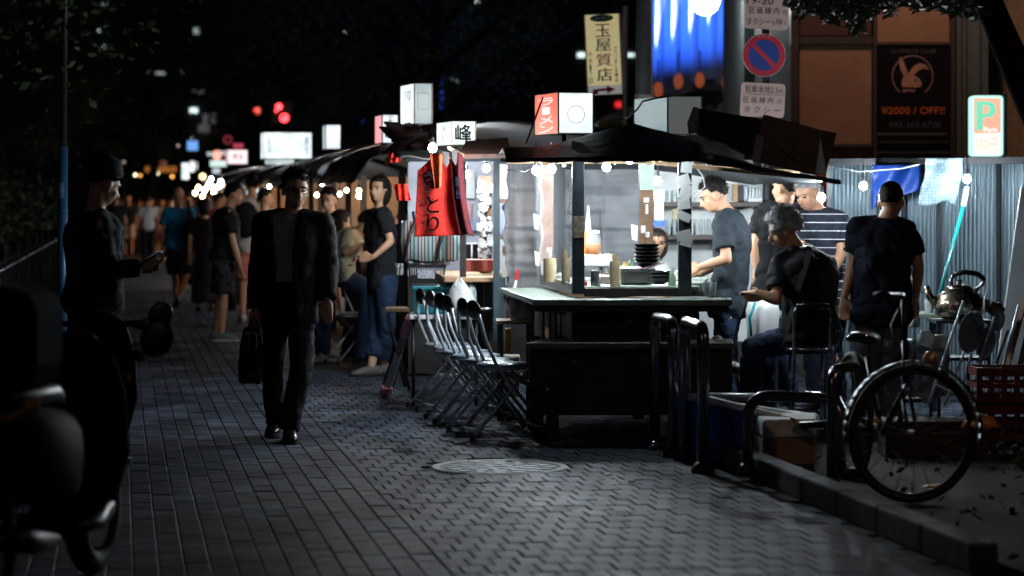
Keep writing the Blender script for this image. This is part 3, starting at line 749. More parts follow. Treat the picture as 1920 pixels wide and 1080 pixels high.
    g.ell(hp(0, .072, .022), (.05 * hs, .016 * hs, .012 * hs), 14, 8, hm)
    g.ell(hp(0, .080, -.060), (.024 * hs, .013 * hs, .012 * hs), 12, 8, hm)
    for s in (1, -1):
        g.ell(hp(s * .077, -.008, -.018), (.009 * hs, .02 * hs, .031 * hs), 10, 8, hm)
        g.ell(hp(s * .04, .052, -.032), (.022 * hs, .02 * hs, .024 * hs), 10, 8, hm)
    vs, fs = remeshed(g, vox, 3, .4)
    b = G(); b.add(vs, fs); body = build(b, 'body', M[skin], root, smooth=True, local=True)
    if face:
        for s in (1, -1):
            g = G(); g.ell(hp(s * .030, .078, .000), (.014, .006, .0065), 10, 6, hm); build(g, 'eye', M['eye'], root, local=True)
            g = G(); g.tube([hp(s * .013, .088, .018), hp(s * .030, .087, .024), hp(s * .047, .074, .019)], .0038, 5); build(g, 'eyebrow', M[hairm], root, local=True)
        g = G(); g.ell(hp(0, .0915, -.061), (.021, .006, .0055), 12, 6, hm); build(g, 'mouth', M['lip'], root, local=True)
    # --- clothes
    def garment(name, g, mt, vx=None, amp=.006, cut=None, th=0):
        vs, fs = remeshed(g, vx or vox * 1.25, 5, .5)
        vs = folds(vs, amp * 1.7 * loose, seed=len(label) * 1.7)
        if cut: fs = [q for q in fs if not cut(sum((vs[i] for i in q), Vector()) / len(q))]
        q = G(); q.add(vs, fs)
        return build(q, name, M[mt] if isinstance(mt, str) else mt, root, smooth=True, local=True, thick=th)
    def arms(g, kind, gr):
        for n in 'rl':
            s = 1 if n == 'r' else -1
            S, E, Wr = D['shoulder_' + n], D['elbow_' + n], D['wrist_' + n]
            g.rc(sh + right * s * .07 * k, S, .052 * k + gr, .050 * k * f + gr)
            if kind == 'short':
                Q = S + (E - S) * .72; g.rc(S, S + (E - S) * .4, .050 * k * f + gr, .052 * k + gr); g.cyl(S, Q, .052 * k * f + gr, .056 * k * f + gr * 1.6, 18)
            elif kind == 'long':
                g.rc(S, E, .05 * k * f + gr, .044 * k * f + gr * 1.2); g.cyl(E, Wr - (Wr - E).normalized() * .0, .044 * k * f + gr * 1.2, .034 * k + gr, 18); g.ell(E, .044 * k * f + gr * 1.2)
            elif kind == 'cap':
                g.rc(S, S + (E - S) * .2, .05 * k + gr, .046 * k + gr)
    if bottom:
        g = G(); torso(g, .014, -.12, .22)
        for n in 'rl':
            A, Kn, An = D['hip_' + n], D['knee_' + n], D['ankle_' + n]; gr = .014 * loose
            if skirt is None:
                g.rc(A, Kn, .085 * k + gr, .058 * k + gr) if legs != 'shorts' else g.cyl(A, A + (Kn - A) * .93, .088 * k + gr, .082 * k + gr * 1.5, 20)
                g.ell(A, .085 * k + gr)
            if skirt is None and legs in ('long', 'crop'):
                e = 1.04 if legs == 'long' else .78
                g.cyl(Kn, Kn + (An - Kn) * e, .058 * k + gr, (.053 * k + gr * 1.3), 20)
        if skirt is not None:
            mid = (D['knee_r'] + D['knee_l']) / 2; an = (D['ankle_r'] + D['ankle_l']) / 2
            end = hipc + (an - hipc) * skirt
            rings = []
            for t in (0, .3, .6, 1):
                c = hipc + (end - hipc) * t; rings.append(g.ring(c, (0, 0, 1), (.15 + .07 * t) * k, 24, up=(0, 1, 0), r2=(.11 + .08 * t) * k))
            g.loft(rings)
        garment(bottom_name, g, bottom, amp=.007)
    if top:
        g = G(); torso(g, .013 * loose if not jacket else .004, -.12 + hem, 1.0, flare=.12 * (loose - .5)); arms(g, sleeve if not jacket else 'cap', .010 * loose if not jacket else .002)
        garment(top_name, g, top)
    if jacket:
        g = G(); torso(g, .028, -.12, .95, flare=.15); arms(g, 'long', .022)
        g.loft([g.ring(hipc + UP * .02, UP, .175 * k, 24, up=(0, 1, 0), r2=.14 * k), g.ring(hipc - UP * .16 * k, UP, .180 * k, 24, up=(0, 1, 0), r2=.15 * k)])
        def cut(v):
            if v.y < .02: return False
            zz = v.z / k
            w = .058 + max(0, (zz - 1.15)) * .12 + max(0, 1.0 - zz) * .16
            return abs(v.x + .0) < w and zz < 1.43
        garment('jacket', g, jacket, cut=cut, th=.006)
    if shoes:
        for n in 'rl':
            s = 1 if n == 'r' else -1; An = D['ankle_' + n]
            tdir = Vector(toe[n]).normalized() if toe and n in toe else Vector((.12 * s, 1, 0)).normalized()
            side = tdir.cross(UP).normalized(); up2 = side.cross(tdir).normalized()
            m = Matrix((side, tdir, up2)).transposed(); g = G()
            o = An - up2 * .075 * k
            rings = []
            for (yy, w, h0, h1) in [(-.085, .024, .012, .05), (-.06, .036, 0, .085), (-.0, .040, 0, .10), (.05, .043, 0, .082), (.11, .048, 0, .058), (.155, .042, 0, .045), (.185, .024, .004, .032)]:
                rg = []
                for i in range(12):
                    a = 2 * math.pi * i / 12; zc = (h0 + h1) / 2; zh = (h1 - h0) / 2
                    rg.append(o + m @ (Vector((math.cos(a) * w, yy, zc + math.copysign(abs(math.sin(a)) ** .7, math.sin(a)) * zh)) * k))
                rings.append(rg)
            g.loft(rings); sho = build(g, 'shoe', M[shoes], root, smooth=True, local=True)
            g = G(); rings = []
            for (yy, w) in [(-.09, .022), (-.06, .038), (.05, .044), (.11, .05), (.16, .043), (.192, .022)]:
                rings.append([o + m @ (Vector((x_ * w, yy, z_)) * k) for x_, z_ in ((-1, -.002), (1, -.002), (1, .016), (-1, .016))])
            g.loft(rings); build(g, 'sole', M['sneaker'] if shoes in ('shoe_blue', 'sneaker') else M['rubber'], sho, local=True)
    # --- hair
    if hair:
        g = G(); g.ell((0, 0, 0), (1, 1, 1), 48, 32); out = []
        rr = {'short': (.081, .101, .098), 'spiky': (.084, .103, .105), 'bob': (.092, .108, .100), 'curly': (.110, .128, .122), 'long': (.090, .108, .100), 'bun': (.080, .1, .095), 'buzz': (.079, .099, .094)}[hair]
        rg = random.Random(len(label)); tips = []
        for v in g.v:
            v = Vector(v); d = v.copy()
            amp = {'short': .05, 'spiky': .16, 'bob': .05, 'curly': .17, 'long': .05, 'bun': .03, 'buzz': .02}[hair]
            s = 1 + amp * mnoise.noise(d * (5 if hair != 'curly' else 8) + Vector((len(label), 0, 0))) + amp * .6 * mnoise.noise(d * 13)
            p = Vector((d.x * rr[0], d.y * rr[1], d.z * rr[2])) * s
            low_face = .42 if hair in ('bob', 'long', 'curly') else .38
            face_zone = (d.y > .35 + .25 * max(0, d.z)) and d.z < low_face + (.12 if abs(d.x) < .3 else 0)
            if hair in ('bob', 'long'):
                face_zone = d.y > .45 and abs(d.x) < .8 and d.z < low_face
                ln = {'bob': 1.0, 'long': 2.2}[hair]
                if d.z < .1: p.z -= (.1 - d.z) * .075 * ln; p.x *= 1.0 + .3 * max(0, -d.z); p.y = p.y * (1 + .12 * max(0, -d.z)) - .015 * max(0, -d.z)
                if not face_zone and d.z < -.3: p.x = math.copysign(max(abs(p.x), .05 * abs(d.x) / max(.15, math.hypot(d.x, d.y))), p.x)
                if d.y > .25 and d.z < -.1 and abs(d.x) < .95: face_zone = True
            else:
                if d.z < -.42 - .15 * (d.y < -.5): face_zone = True
                if d.z < -.12 and d.y > -.1: face_zone = True
                if abs(d.x) > .8 and d.z < -.05 and d.y > -.25: face_zone = True
            if face_zone: p *= .70
            elif d.z > -.3: tips.append((p, d))
            out.append(hp(p.x, p.y - .012, p.z + .026))
        g.v = [tuple(v) for v in out]
        nt = {'spiky': 420, 'curly': 900, 'short': 520, 'bob': 240, 'long': 60, 'bun': 20, 'buzz': 0}[hair]
        for _ in range(nt if face or hair == 'spiky' else 0):
            p, d = rg.choice(tips); L = {'spiky': .034, 'curly': .016, 'short': .019, 'bob': .02, 'long': .02, 'bun': .01}[hair] * rg.uniform(.5, 1.3)
            dirn = (d + Vector((rg.uniform(-.7, .7), rg.uniform(-.5, .9), rg.uniform(-.3, .9)))).normalized()
            if hair in ('bob', 'long'): dirn = (d * .5 + Vector((rg.uniform(-.3, .3), 0, -1))).normalized()
            w = .004; sx = Vector((rg.uniform(-1, 1), rg.uniform(-1, 1), rg.uniform(-1, 1))).cross(dirn).normalized() * w
            a = hp(*(p + Vector((0, -.012, .026)) - d * .004 + sx)); b_ = hp(*(p + Vector((0, -.012, .026)) - d * .004 - sx))
            c_ = hp(*(p + Vector((0, -.012, .026)) + dirn * L))
            g.add([a, b_, c_], [(0, 1, 2)])
        if hair == 'bun': g.ell(hp(0, -.10, .05), .035, 12, 8)
        build(g, 'hair', M[hairm], root, smooth=True, local=True)
    root['_'] = 0; del root['_']
    return root, D, hp, hm
def glasses_on(root, hp, hm, m='blackplastic'):
    g = G()
    for s in (1, -1):
        pts = [hp(s * .033 + .023 * math.cos(a), .098, .0 + .017 * math.sin(a)) for a in [2 * math.pi * i / 14 for i in range(14)]]
        g.tube(pts, .0022, 5, closed=True); g.tube([hp(s * .056, .097, .004), hp(s * .079, .06, .006), hp(s * .082, -.01, .0)], .002, 5)
    g.tube([hp(-.01, .1, .004), hp(.01, .1, .004)], .002, 5)
    build(g, 'glasses', M[m], root, local=True)
# ============================================================ bulbs
def bulb(px, py, Y, m=BULB, r=.03, label='', cord=.0, shade=None, group='bulbs hung in the stalls', z=None, loc=None):
    c = Vector(loc) if loc is not None else P(px, py, Y)
    t = thing('light_bulb', label, 'light bulb', c - UP * r, 0, group)
    g = G(); g.lathe(c, [(.001, -r), (r * .6, -r * .8), (r, -r * .1), (r * .85, r * .5), (r * .45, r * 1.1)], 12); build(g, 'globe', m, t, smooth=True)
    g = G(); g.cyl(c + UP * r * 1.1, c + UP * (r * 1.1 + .045), r * .48, r * .5, 10); build(g, 'socket', M['blackplastic'] if shade is None else M[shade], t)
    if cord: g = G(); g.tube([c + UP * (r + .04), c + UP * (r + .04 + cord)], .0035, 5); build(g, 'cord', M['blackplastic'], t)
    return t

# ============================================================ the near stall
YF = 15.05; YR = 17.0
st = thing('food_stall', 'nearest food stall, dark cart with lit window frame and tarp roof', 'food stall', (PX(1180, 15.6), 15.6, 0), 0, 'food stalls in a row')
def part(name, g, m, par=None, **k): return build(g, name, m, par or st, **k)
postm = mat('dark_blue_post', (.02, .028, .036), rough=.5, var=.4, scale=12, bump=.3)
for x0, x1, y1 in ((1073, 1096, 551), (1272, 1297, 556)):
    g = G(); g.pbox(x0, 294, x1, y1, YF, .07); part('post', g, postm, bevel=.004)
g = G(); g.pbox(1075, 405, 1095, 446, YF - .004, .003); part('post_sticker', g, mat('torn_label', (.22, .18, .13), rough=.8, var=.6, scale=40))
postpale = mat('weathered_post', (.30, .20, .17), rough=.7, var=.3, scale=10, bump=.3)
g = G(); g.pbox(1014, 300, 1038, 526, YR, .08); part('post', g, postpale, bevel=.004)
g = G(); g.pbox(1199, 300, 1225, 520, YR, .08); part('post', g, M['brownwood'], bevel=.004)
g = G(); g.pbox(1200, 306, 1226, 356, YR - .006, .004); part('green_notice', g, mat('green_notice_paper', (.42, .62, .45), rough=.7))
for (x, y, w, h) in [(1212, 375, 10, 9), (1213, 392, 5, 18), (1206, 430, 8, 14), (1214, 440, 8, 10)]:
    g = G(); g.pbox(x - w / 2, y - h / 2, x + w / 2, y + h / 2, YR - .005, .003); part('sticker', g, M['paper'])
# papers pinned on the right front post
for i, (x0, y0, x1, y1, tl) in enumerate([(1277, 303, 1298, 324, .1), (1268, 328, 1294, 350, -.35), (1275, 346, 1297, 374, .28), (1272, 372, 1294, 392, -.12), (1270, 398, 1296, 414, .42), (1268, 432, 1296, 450, -.22), (1276, 444, 1298, 462, .3)]):
    g = G(); c = P((x0 + x1) / 2, (y0 + y1) / 2, YF - .008 - .002 * i); m = Matrix.Rotation(tl, 3, 'Y')
    g.box(c, ((x1 - x0) / F * YF, .002, (y1 - y0) / F * YF), m); part('pinned_note', g, M['paper'])
# window sill beam and inner work top
g = G(); g.pbox(1095, 540, 1273, 556, YF + .003, .06); part('sill_beam', g, M['darkwood'], bevel=.004)
xL0, xR0 = PX(1097, YF), PX(1290, YF); zt = PZ(538, YF)
worktop = mat('pale_green_worktop', (.42, .50, .42), rough=.4, var=.2)
g = G(); g.prism([(xL0, YF + .065, zt - .03), (PX(1310, YF + .1), YF + .065, zt - .03), (PX(1330, 17.0), YR + .1, zt - .03), (PX(1020, YR), YR + .1, zt - .03)], (0, 0, .03)); part('work_top', g, worktop)
# steel lip along the left side
g = G(); g.prism([(PX(1083, YF), YF + .02, zt - .045), (PX(1072, YF), YF + .02, zt - .045), (PX(1012, YR), YR, zt - .045), (PX(1022, YR), YR, zt - .045)], (0, 0, .065)); part('steel_lip', g, M['steel'])
# outer counter, C shaped
zc = PZ(562, 14.75)
pts = [(PX(1000, 14.75), 14.75), (PX(1373, 14.75), 14.75), (PX(1373, 15.05), 15.1), (PX(1300, 15.0), 15.13), (PX(1085, 15.0), 15.11), (PX(1018, 17), 17.0), (PX(938, 16.9), 16.9)]
g = G(); g.prism([(x, y, zc - .035) for x, y in pts], (0, 0, .035)); part('counter', g, M['counter'], bevel=.005)
g = G(); g.prism([(PX(1003, 14.76), 14.79, zc - .075), (PX(1368, 14.76), 14.79, zc - .075), (PX(1368, 14.76), 14.84, zc - .075), (PX(1003, 14.76), 14.84, zc - .075)], (0, 0, .038)); part('counter_edge', g, M['darkwood'])
# cart body
g = G(); x0, x1 = PX(1072, 14.95), PX(1312, 14.95); z0, z1 = PZ(642, 14.95), zc - .08
g.prism([(x0, 14.98, z0), (x1, 14.98, z0), (PX(1300, 17), 17.0, z0), (PX(1018, 17), 17.0, z0)], (0, 0, z1 - z0)); part('body_panel', g, M['darkwood'], bevel=.01)

for (px, py) in ((1180, 601), (1077, 679)):
    g = G(); g.pbox(px - 6, py - 1.3, px + 6, py + 1.3, 14.74 if py < 640 else 14.62, .006); part('reflector', g, mat('red_reflector', (.75, .02, .03), rough=.2))
g = G(); g.box((PX(1180, 14.9), 14.86, PZ(601, 14.9)), (.05, .24, .02)); part('latch', g, M['darkwood'])
# lower bench shelf, slatted rack
zb = PZ(643, 14.6)
g = G(); g.prism([(PX(985, 14.55), 14.58, zb - .035), (PX(1376, 14.6), 14.58, zb - .035), (PX(1376, 14.9), 15.02, zb - .035), (PX(1010, 15.2), 15.02, zb - .035)], (0, 0, .035)); part('bench_board', g, mat('bench_top', (.16, .15, .16), rough=.3, var=.3), bevel=.004)
g = G(); g.prism([(PX(992, 14.7), 14.66, PZ(778, 14.7)), (PX(1372, 14.7), 14.66, PZ(778, 14.7)), (PX(1372, 14.7), 14.90, PZ(778, 14.7)), (PX(992, 14.7), 14.90, PZ(778, 14.7))], (0, 0, zb - .04 - PZ(778, 14.7))); part('lower_panel', g, M['darkwood'], bevel=.01)
g = G(); g.box((PX(1180, 15.9), 15.95, .42), (1.0, 2.0, .35)); part('under_box', g, M['darkwood'])
for (px, Y) in ((1036, 14.70), (1352, 14.72), (1196, 16.2), (1040, 16.8)):
    g = G(); g.box((PX(px, Y), Y, .32), (.075, .07, .60)); part('leg', g, M['darkwood'], bevel=.006)
for (px, Y) in ((1006, 15.45), (1345, 15.5)):
    c = Vector((PX(px, Y), Y, .31)); g = G(); rr = [c + Vector((0, math.cos(a) * .27, math.sin(a) * .27)) for a in [2 * math.pi * k / 32 for k in range(32)]]
    g.tube(rr, .04, 8, closed=True); w = part('wheel', g, M['rubber'], smooth=True)
    g = G(); g.cyl(c - Vector((.05, 0, 0)), c + Vector((.05, 0, 0)), .045, n=12)
    for k in range(12):
        a = math.pi * k / 6; g.bar(c, c + Vector((0, math.cos(a) * .25, math.sin(a) * .25)), .018, .012, up=Vector((1, 0, 0)))
    build(g, 'spokes', M['darksteel'], w)
g = G(); g.tube([P(950, 698, 15.3), P(1026, 735, 14.5)], .022, 10); part('shaft', g, M['darksteel'], smooth=True)
g = G(); g.tube([P(1050, 756, 14.8), P(1150, 726, 15.2)], .010, 6); part('brace', g, M['darksteel'])
rail = G(); rail.tube([P(1000, 566, 14.78), P(1040, 574, 15.5)], .008, 6); rail.tube([P(1000, 566, 14.78), P(1000, 640, 14.78)], .008, 6); rail.tube([P(1070, 592, 15.5), P(1002, 570, 14.8)], .009, 6); part('rack_rail', rail, M['darksteel'])
for px in (1019, 1031, 1042, 1052, 1061):
    g = G(); Y = 14.8 + (px - 1000) / 70 * .7; g.cyl(P(px, 571 + (px - 1000) * .28, Y), Vector((PX(px, Y), Y, zb - .03)), .0085, n=6); part('rack_bar', g, M['darksteel'])
# beams under the roof
for (a, b, w, h) in [((PX(985, YF), YF + .04, PZ(293, YF)), (PX(1300, YF), YF + .04, PZ(293, YF)), .06, .05), ((PX(1085, YF), YF, PZ(291, YF)), (PX(1020, YR), YR + .1, PZ(304, YR)), .04, .04), ((PX(1285, YF), YF, PZ(291, YF)), (PX(1215, YR), YR + .1, PZ(304, YR)), .04, .04), ((PX(950, YR), YR + .05, PZ(300, YR)), (PX(1330, YR), YR + .05, PZ(300, YR)), .05, .05)]:
    g = G(); g.bar(a, b, w, h); part('roof_beam', g, M['lightwood'] if w != .06 else postm)
for i in range(6):
    Y = 15.3 + i * .32; g = G(); g.bar(P(1228, 306, Y), P(1500, 332 - i * 2, Y), .025, .02); part('rafter', g, M['lightwood'])
# tarp roof
def roofz(x, y):
    e = PZ(298, 14.65)
    ridge = PX(1183, 15.7)
    h = PZ(233, 15.7) - e
    u = (x - ridge) / (1.02 if x < ridge else 1.0)
    s = max(0.0, 1 - abs(u)) ** 1.15
    v = min(1.0, max(0.0, (y - 14.55) / .85)); v2 = min(1, max(0, (18.8 - y) / 1.2))
    z = e + h * s * min(v, v2) * .98
    if x < ridge - .55: z += .045 * min(1, (ridge - .55 - x) * 4) * v
    if x > PX(1300, 14.65): z -= (x - PX(1300, 14.65)) * .150
    return z + (.010 * mnoise.noise(Vector((x * 2.5, y * 2, 0))) + .004 * mnoise.noise(Vector((x * 14, y * 9, 3)))) * min(1, .3 + v)
xa, xb = PX(948, 14.6), PX(1574, 14.6)
g = G(); g.sheet(lambda u, v: (lambda x, y: (x, y, roofz(x, y)))(xa + (xb - xa) * u - .18 * v * .6, 14.55 + 4.3 * v), 90, 60)
part('tarp_roof', g, M['tarp'], smooth=True, thick=.006)
g = G()
for k in range(60):
    x = xa + (xb - xa) * k / 59; z = roofz(x, 14.56)
    g.v += [(x, 14.545, z + .004), (x, 14.54 + .004 * math.sin(k), z - .022 - .004 * math.sin(k * .9))]
for k in range(59): g.f.append((2 * k, 2 * k + 1, 2 * k + 3, 2 * k + 2))
part('roof_valance', g, M['tarp'], smooth=True, thick=.004)
pl = mat('pale_tarp_patch', (.42, .50, .52), rough=.5)
g = G(); q = [(1072, 264), (1092, 268), (1114, 286), (1090, 288), (1071, 279)]; Yp = 14.50; g.prism([P(x, y, 14.62 + (292 - y) * .004 - .03) for x, y in q], (0, .004, 0)); part('loose_flap', g, pl)
# plastic film edges at the window
g = G(); g.sheet(lambda u, v: (PX(1066, YF) + .03 * u + .006 * math.sin(v * 25), YF + .08 + .03 * u, PZ(296, YF) - v * .82), 3, 40); part('film_curtain', g, M['plasticfilm'], smooth=True)
g = G(); g.sheet(lambda u, v: (PX(1012, YR) + .02 * u + .008 * math.sin(v * 21), YR - .02, PZ(300, YR) - v * .80), 3, 40); part('film_curtain', g, M['plasticfilm'], smooth=True)
# grey vinyl curtain round the back
def curt(u, v):
    px = 948 + (1214 - 948) * u
    Y = 17.35 + 1.5 * min(1, max(0, (u - .22) / .2)) + .018 * math.sin(u * 60) * max(0, 1 - u * 7)
    zt_ = PZ(300, Y); zb_ = .80
    x = PX(px, Y) + (.014 * math.sin(v * 9) + .010 * math.sin(v * 31)) * max(0, 1 - u * 9)
    n = mnoise.noise(Vector((u * 5, v * 4, 0))) * .03 + mnoise.noise(Vector((u * 3, v * 20, 4))) * .014 - .02 * math.exp(-((v - .48 - .05 * u) * 60) ** 2) - .015 * math.exp(-((v - .2) * 60) ** 2) - .015 * math.exp(-((u - .68) * 90) ** 2)
    return (x, Y + n + .02 * math.sin(v * 5 + u * 8), zt_ + (zb_ - zt_) * v)
g = G(); g.sheet(curt, 90, 60); part('grey_curtain', g, M['greytarp'], smooth=True, thick=.004)
cl = G()
for (a, b) in (((1040, 344), (1200, 346)), ((1132, 346), (1132, 480)), ((1040, 430), (1210, 436))):
    pass
# back shelf wall with boards (behind the cook)
wallm = mat('stall_back_board', (.66, .68, .68), rough=.6, var=.1)
g = G(); g.pbox(1218, 300, 1432, 640, 19.2, .04); part('back_wall', g, wallm)
shelfm = mat('shelf_board', (.10, .08, .07), rough=.6)
for (x0, x1, y) in ((1226, 1426, 380), (1226, 1426, 442)):
    g = G(); g.pbox(x0, y - 1, x1, y + 7, 18.92, .26); part('shelf', g, shelfm)
# outline of things on the near stall -------------------------------------------------
ORD = ['leftmost', 'second', 'third', 'fourth', 'fifth', 'sixth', 'seventh', 'eighth', 'ninth', 'tenth']
def glass_row(x0, x1, ytop, ybase, Y, n, m, name, label, cat, group):
    for i in range(n):
        px = x0 + (x1 - x0) * (i + .5) / n; r = (x1 - x0) / n * .36 / F * Y; z0 = PZ(ybase, Y); h = (ybase - ytop) / F * Y
        g = G(); g.lathe((PX(px, Y), Y, z0), [(r * .8, 0), (r, h * .1), (r, h), (r * .88, h), (r * .85, h * .12), (.001, h * .1)], 12)
        build(g, name, m, smooth=False, auto=40, label=ORD[i] + ' ' + label, cat=cat, group=group)
gls = mat('shelf_glass', (.62, .70, .72), rough=.15, var=.2, spec=.8, alpha=.75)
glass_row(1240, 1290, 357, 378, 18.98, 5, gls, 'drinking_glass', 'short tumbler from the left on the upper shelf left of the cook', 'glass', 'tumblers on the upper shelf')
glass_row(1238, 1345, 411, 440, 18.98, 10, gls, 'drinking_glass', 'clear tumbler from the left on the lower shelf behind the cook', 'glass', 'tumblers on the lower shelf')
for (x0, x1, y0, y1, c, lab) in [(1375, 1384, 345, 378, (.40, .25, .12), 'brown wooden menu block on the upper shelf above the cook'), (1386, 1394, 347, 378, (.03, .035, .05), 'dark spined book on the upper shelf beside the wooden block'), (1395, 1402, 350, 378, (.5, .55, .6), 'pale box on the upper shelf behind the black shirted man'), (1262, 1272, 392, 425, (.55, .48, .25), 'yellow packet against the back board near the girl'), (1258, 1270, 425, 440, (.02, .04, .25), 'blue pack on the lower shelf near the brown post')]:
    g = G(); g.pbox(x0, y0, x1, y1, 19.02, .12); build(g, 'packet', mat('packet_' + str(x0), c, rough=.5), bevel=.003, label=lab, cat='packet')
lc = thing('bottle_rack', 'pale plastic rack and bottles at the shelf end behind the cook', 'rack', P(1416, 378, 18.95))
g = G(); g.pbox(1403, 372, 1428, 378, 18.93, .2); build(g, 'tray', M['white_plastic'], lc)
for i in range(4): g = G(); c = P(1407 + i * 6, 372, 19.0); g.lathe(c, [(.011, 0), (.012, .06), (.005, .085), (.005, .11)], 8); build(g, 'bottle', gls, lc)
# chopstick packets and holders on the counter
wd_ = mat('chopstick_wood', (.75, .55, .30), rough=.6, var=.15)
pk = mat('paper_sleeve', (.78, .60, .36), rough=.7)
zc0 = zt + .02
def chop_bag(px, w, ytop, ymid, Y, lab):
    t = thing('chopstick_pot', lab, 'chopsticks', (PX(px, Y), Y, zt + .0), 0, 'chopstick pots on the stall')
    r = w / 2 / F * Y; z0 = zt; zm = PZ(ymid, Y)
    g = G(); g.lathe((PX(px, Y), Y, z0), [(r * .9, 0), (r, (zm - z0) * .6), (r * .95, zm - z0), (r * .85, zm - z0), (r * .8, .01)], 14); build(g, 'pot', pk, t, auto=40)
    rg = random.Random(px)
    for i in range(12):
        a = rg.uniform(0, 6.28); q = r * .7 * rg.random(); ztop = PZ(ytop, Y) - .03 * rg.random()
        x = PX(px, Y) + q * math.cos(a); y = Y + q * math.sin(a)
        g = G(); g.bar((x * .3 + PX(px, Y) * .7, y, z0 + .01), (x, y, ztop), .006, .006); build(g, 'chopstick', wd_ if px > 1040 else M['paper'], t)
    return t
chop_bag(1031, 25, 463, 484, 16.0, 'pale paper pot of chopsticks at the left end of the counter')
chop_bag(1061, 17, 467, 483, 15.5, 'slim pot of chopsticks just left of the dark front post')
chop_bag(1153, 21, 472, 490, 15.20, 'tall wooden pot of chopsticks in the middle of the window')
tn = thing('tin', 'steel shaker tin on the counter right of the dark post', 'tin', (PX(1117, 15.25), 15.25, zt))
g = G(); g.lathe((PX(1117, 15.25), 15.25, zt), [(.031, 0), (.033, .01), (.033, .078), (.030, .082)], 18); build(g, 'can', M['steel'], tn, auto=40)
g = G(); g.lathe((PX(1117, 15.25), 15.25, zt + .082), [(.034, 0), (.034, .012), (.028, .018)], 18); build(g, 'lid', M['steel'], tn, auto=40)
# orange jar with lid
jr = thing('pickle_jar', 'glass jar of orange pickles with white lid behind the post', 'jar', (PX(1112, 16.2), 16.2, PZ(478, 16.2)))
c = Vector((PX(1112, 16.2), 16.2, PZ(478, 16.2)))
g = G(); g.lathe(c, [(.045, 0), (.052, .01), (.052, .075), (.001, .076)], 20); build(g, 'pickles', M['orange'], jr, auto=40)
g = G(); g.lathe(c, [(.054, .0), (.055, .10), (.042, .135), (.042, .145)], 20); build(g, 'glass', M['plasticfilm'], jr, smooth=True)
g = G(); g.lathe(c + UP * .143, [(.046, 0), (.046, .022), (.001, .023)], 20); build(g, 'lid', M['white_plastic'], jr, auto=40)
br_ = thing('sauce_bottle', 'orange squeeze bottle with pointed clear nozzle behind the post', 'bottle', (PX(1103, 16.5), 16.5, PZ(480, 16.5)))
c = Vector((PX(1103, 16.5), 16.5, PZ(482, 16.5)))
g = G(); g.lathe(c, [(.03, 0), (.032, .01), (.032, .15), (.022, .18)], 14); build(g, 'bottle', M['orange'], br_, auto=40)
g = G(); g.lathe(c + UP * .18, [(.024, 0), (.02, .02), (.013, .09), (.004, .17)], 12); build(g, 'nozzle', M['white_plastic'], br_, smooth=True)
cr_ = G(); cr_.pbox(1092, 478, 1150, 500, 16.1, .35); build(cr_, 'lunch_box', M['foam'], bevel=.008, label='white plastic tub under the orange pickle jar', cat='tub')
yn = thing('yellow_green_strip', 'yellow green sign strip hanging below the black socket bulb', 'sign', P(1235, 418, 17.9))
g = G(); g.prism([P(1226, 356, 17.9), P(1245, 356, 17.9), P(1243, 412, 17.9), P(1228, 412, 17.9)], (0, .02, 0)); build(g, 'board', mat('yellow_green', (.55, .70, .22), rough=.6), yn)
g = G(); g.prism([P(1225, 413, 17.9), P(1247, 413, 17.9), P(1246, 424, 17.9), P(1227, 424, 17.9)], (0, .02, 0)); build(g, 'blue_band', mat('band_blue', (.01, .05, .35)), yn)
for i, (px, Y, w, h, c_, lab) in enumerate([(1083, 15.9, .03, .07, (.5, .45, .35), 'small pale shaker left of the tin'), (1096, 15.3, .018, .035, (.6, .03, .03), 'tiny red capped sauce bottle at the foot of the dark post'), (1136, 15.7, .05, .07, (.62, .5, .42), 'round tan tub behind the wooden chopstick pot'), (1130, 16.3, .03, .11, (.5, .52, .5), 'frosted bottle beside the pickle jar'), (1172, 16.6, .035, .12, (.55, .35, .12), 'amber bottle standing behind the steel tray'), (1186, 16.7, .03, .14, (.08, .16, .08), 'dark green bottle standing behind the steel tray'), (1050, 16.2, .028, .06, (.4, .42, .44), 'steel cup between the two chopstick pots'), (1278, 16.2, .05, .09, (.6, .6, .58), 'white pot behind the right post'), (1345, 16.8, .06, .05, (.5, .5, .48), 'pale bowl near the cook hands')]):
    g = G(); q = Vector((PX(px, Y), Y, zt)); g.lathe(q, [(w * .8, 0), (w, h * .1), (w, h * .65), (w * .5, h * .85), (w * .5, h)], 16); build(g, lab.split(' ')[-3] if False else ('bottle' if h > .1 else 'pot'), mat('pot_c%d' % i, c_, rough=.35), auto=35, label=lab, cat='bottle' if h > .1 else 'pot')
for i, (x0, y0, x1, y1, c_) in enumerate([(1255, 430, 1262, 470, (.5, .1, .1)), (1000, 400, 1011, 432, (.7, .7, .66)), (1002, 470, 1012, 500, (.7, .7, .66)), (1183, 420, 1196, 452, (.7, .72, .7)), (1140, 350, 1150, 372, (.6, .6, .62))]):
    g = G(); g.prism([P(x0, y0, 16.9 - .0), P(x1, y0 + 4, 16.88), P(x1 - 1, y1, 16.9), P(x0 + 2, y1 - 3, 16.9)], (0, .003, 0)) if i in (1, 2, 3) else None
    if i in (1, 2, 3): part('pinned_note', g, M['paper'])
# steel tray
ty = thing('steel_tray', 'rectangular steel tray behind the window sill', 'tray', (PX(1192, 15.7), 15.7, zt))
g = G(); g.pbox(1160, 503, 1229, 507, 15.4, .55); build(g, 'rim', M['steel'], ty, bevel=.003)
g = G(); g.pbox(1165, 507, 1226, 532, 15.42, .5); build(g, 'pan', M['steel'], ty, bevel=.01)
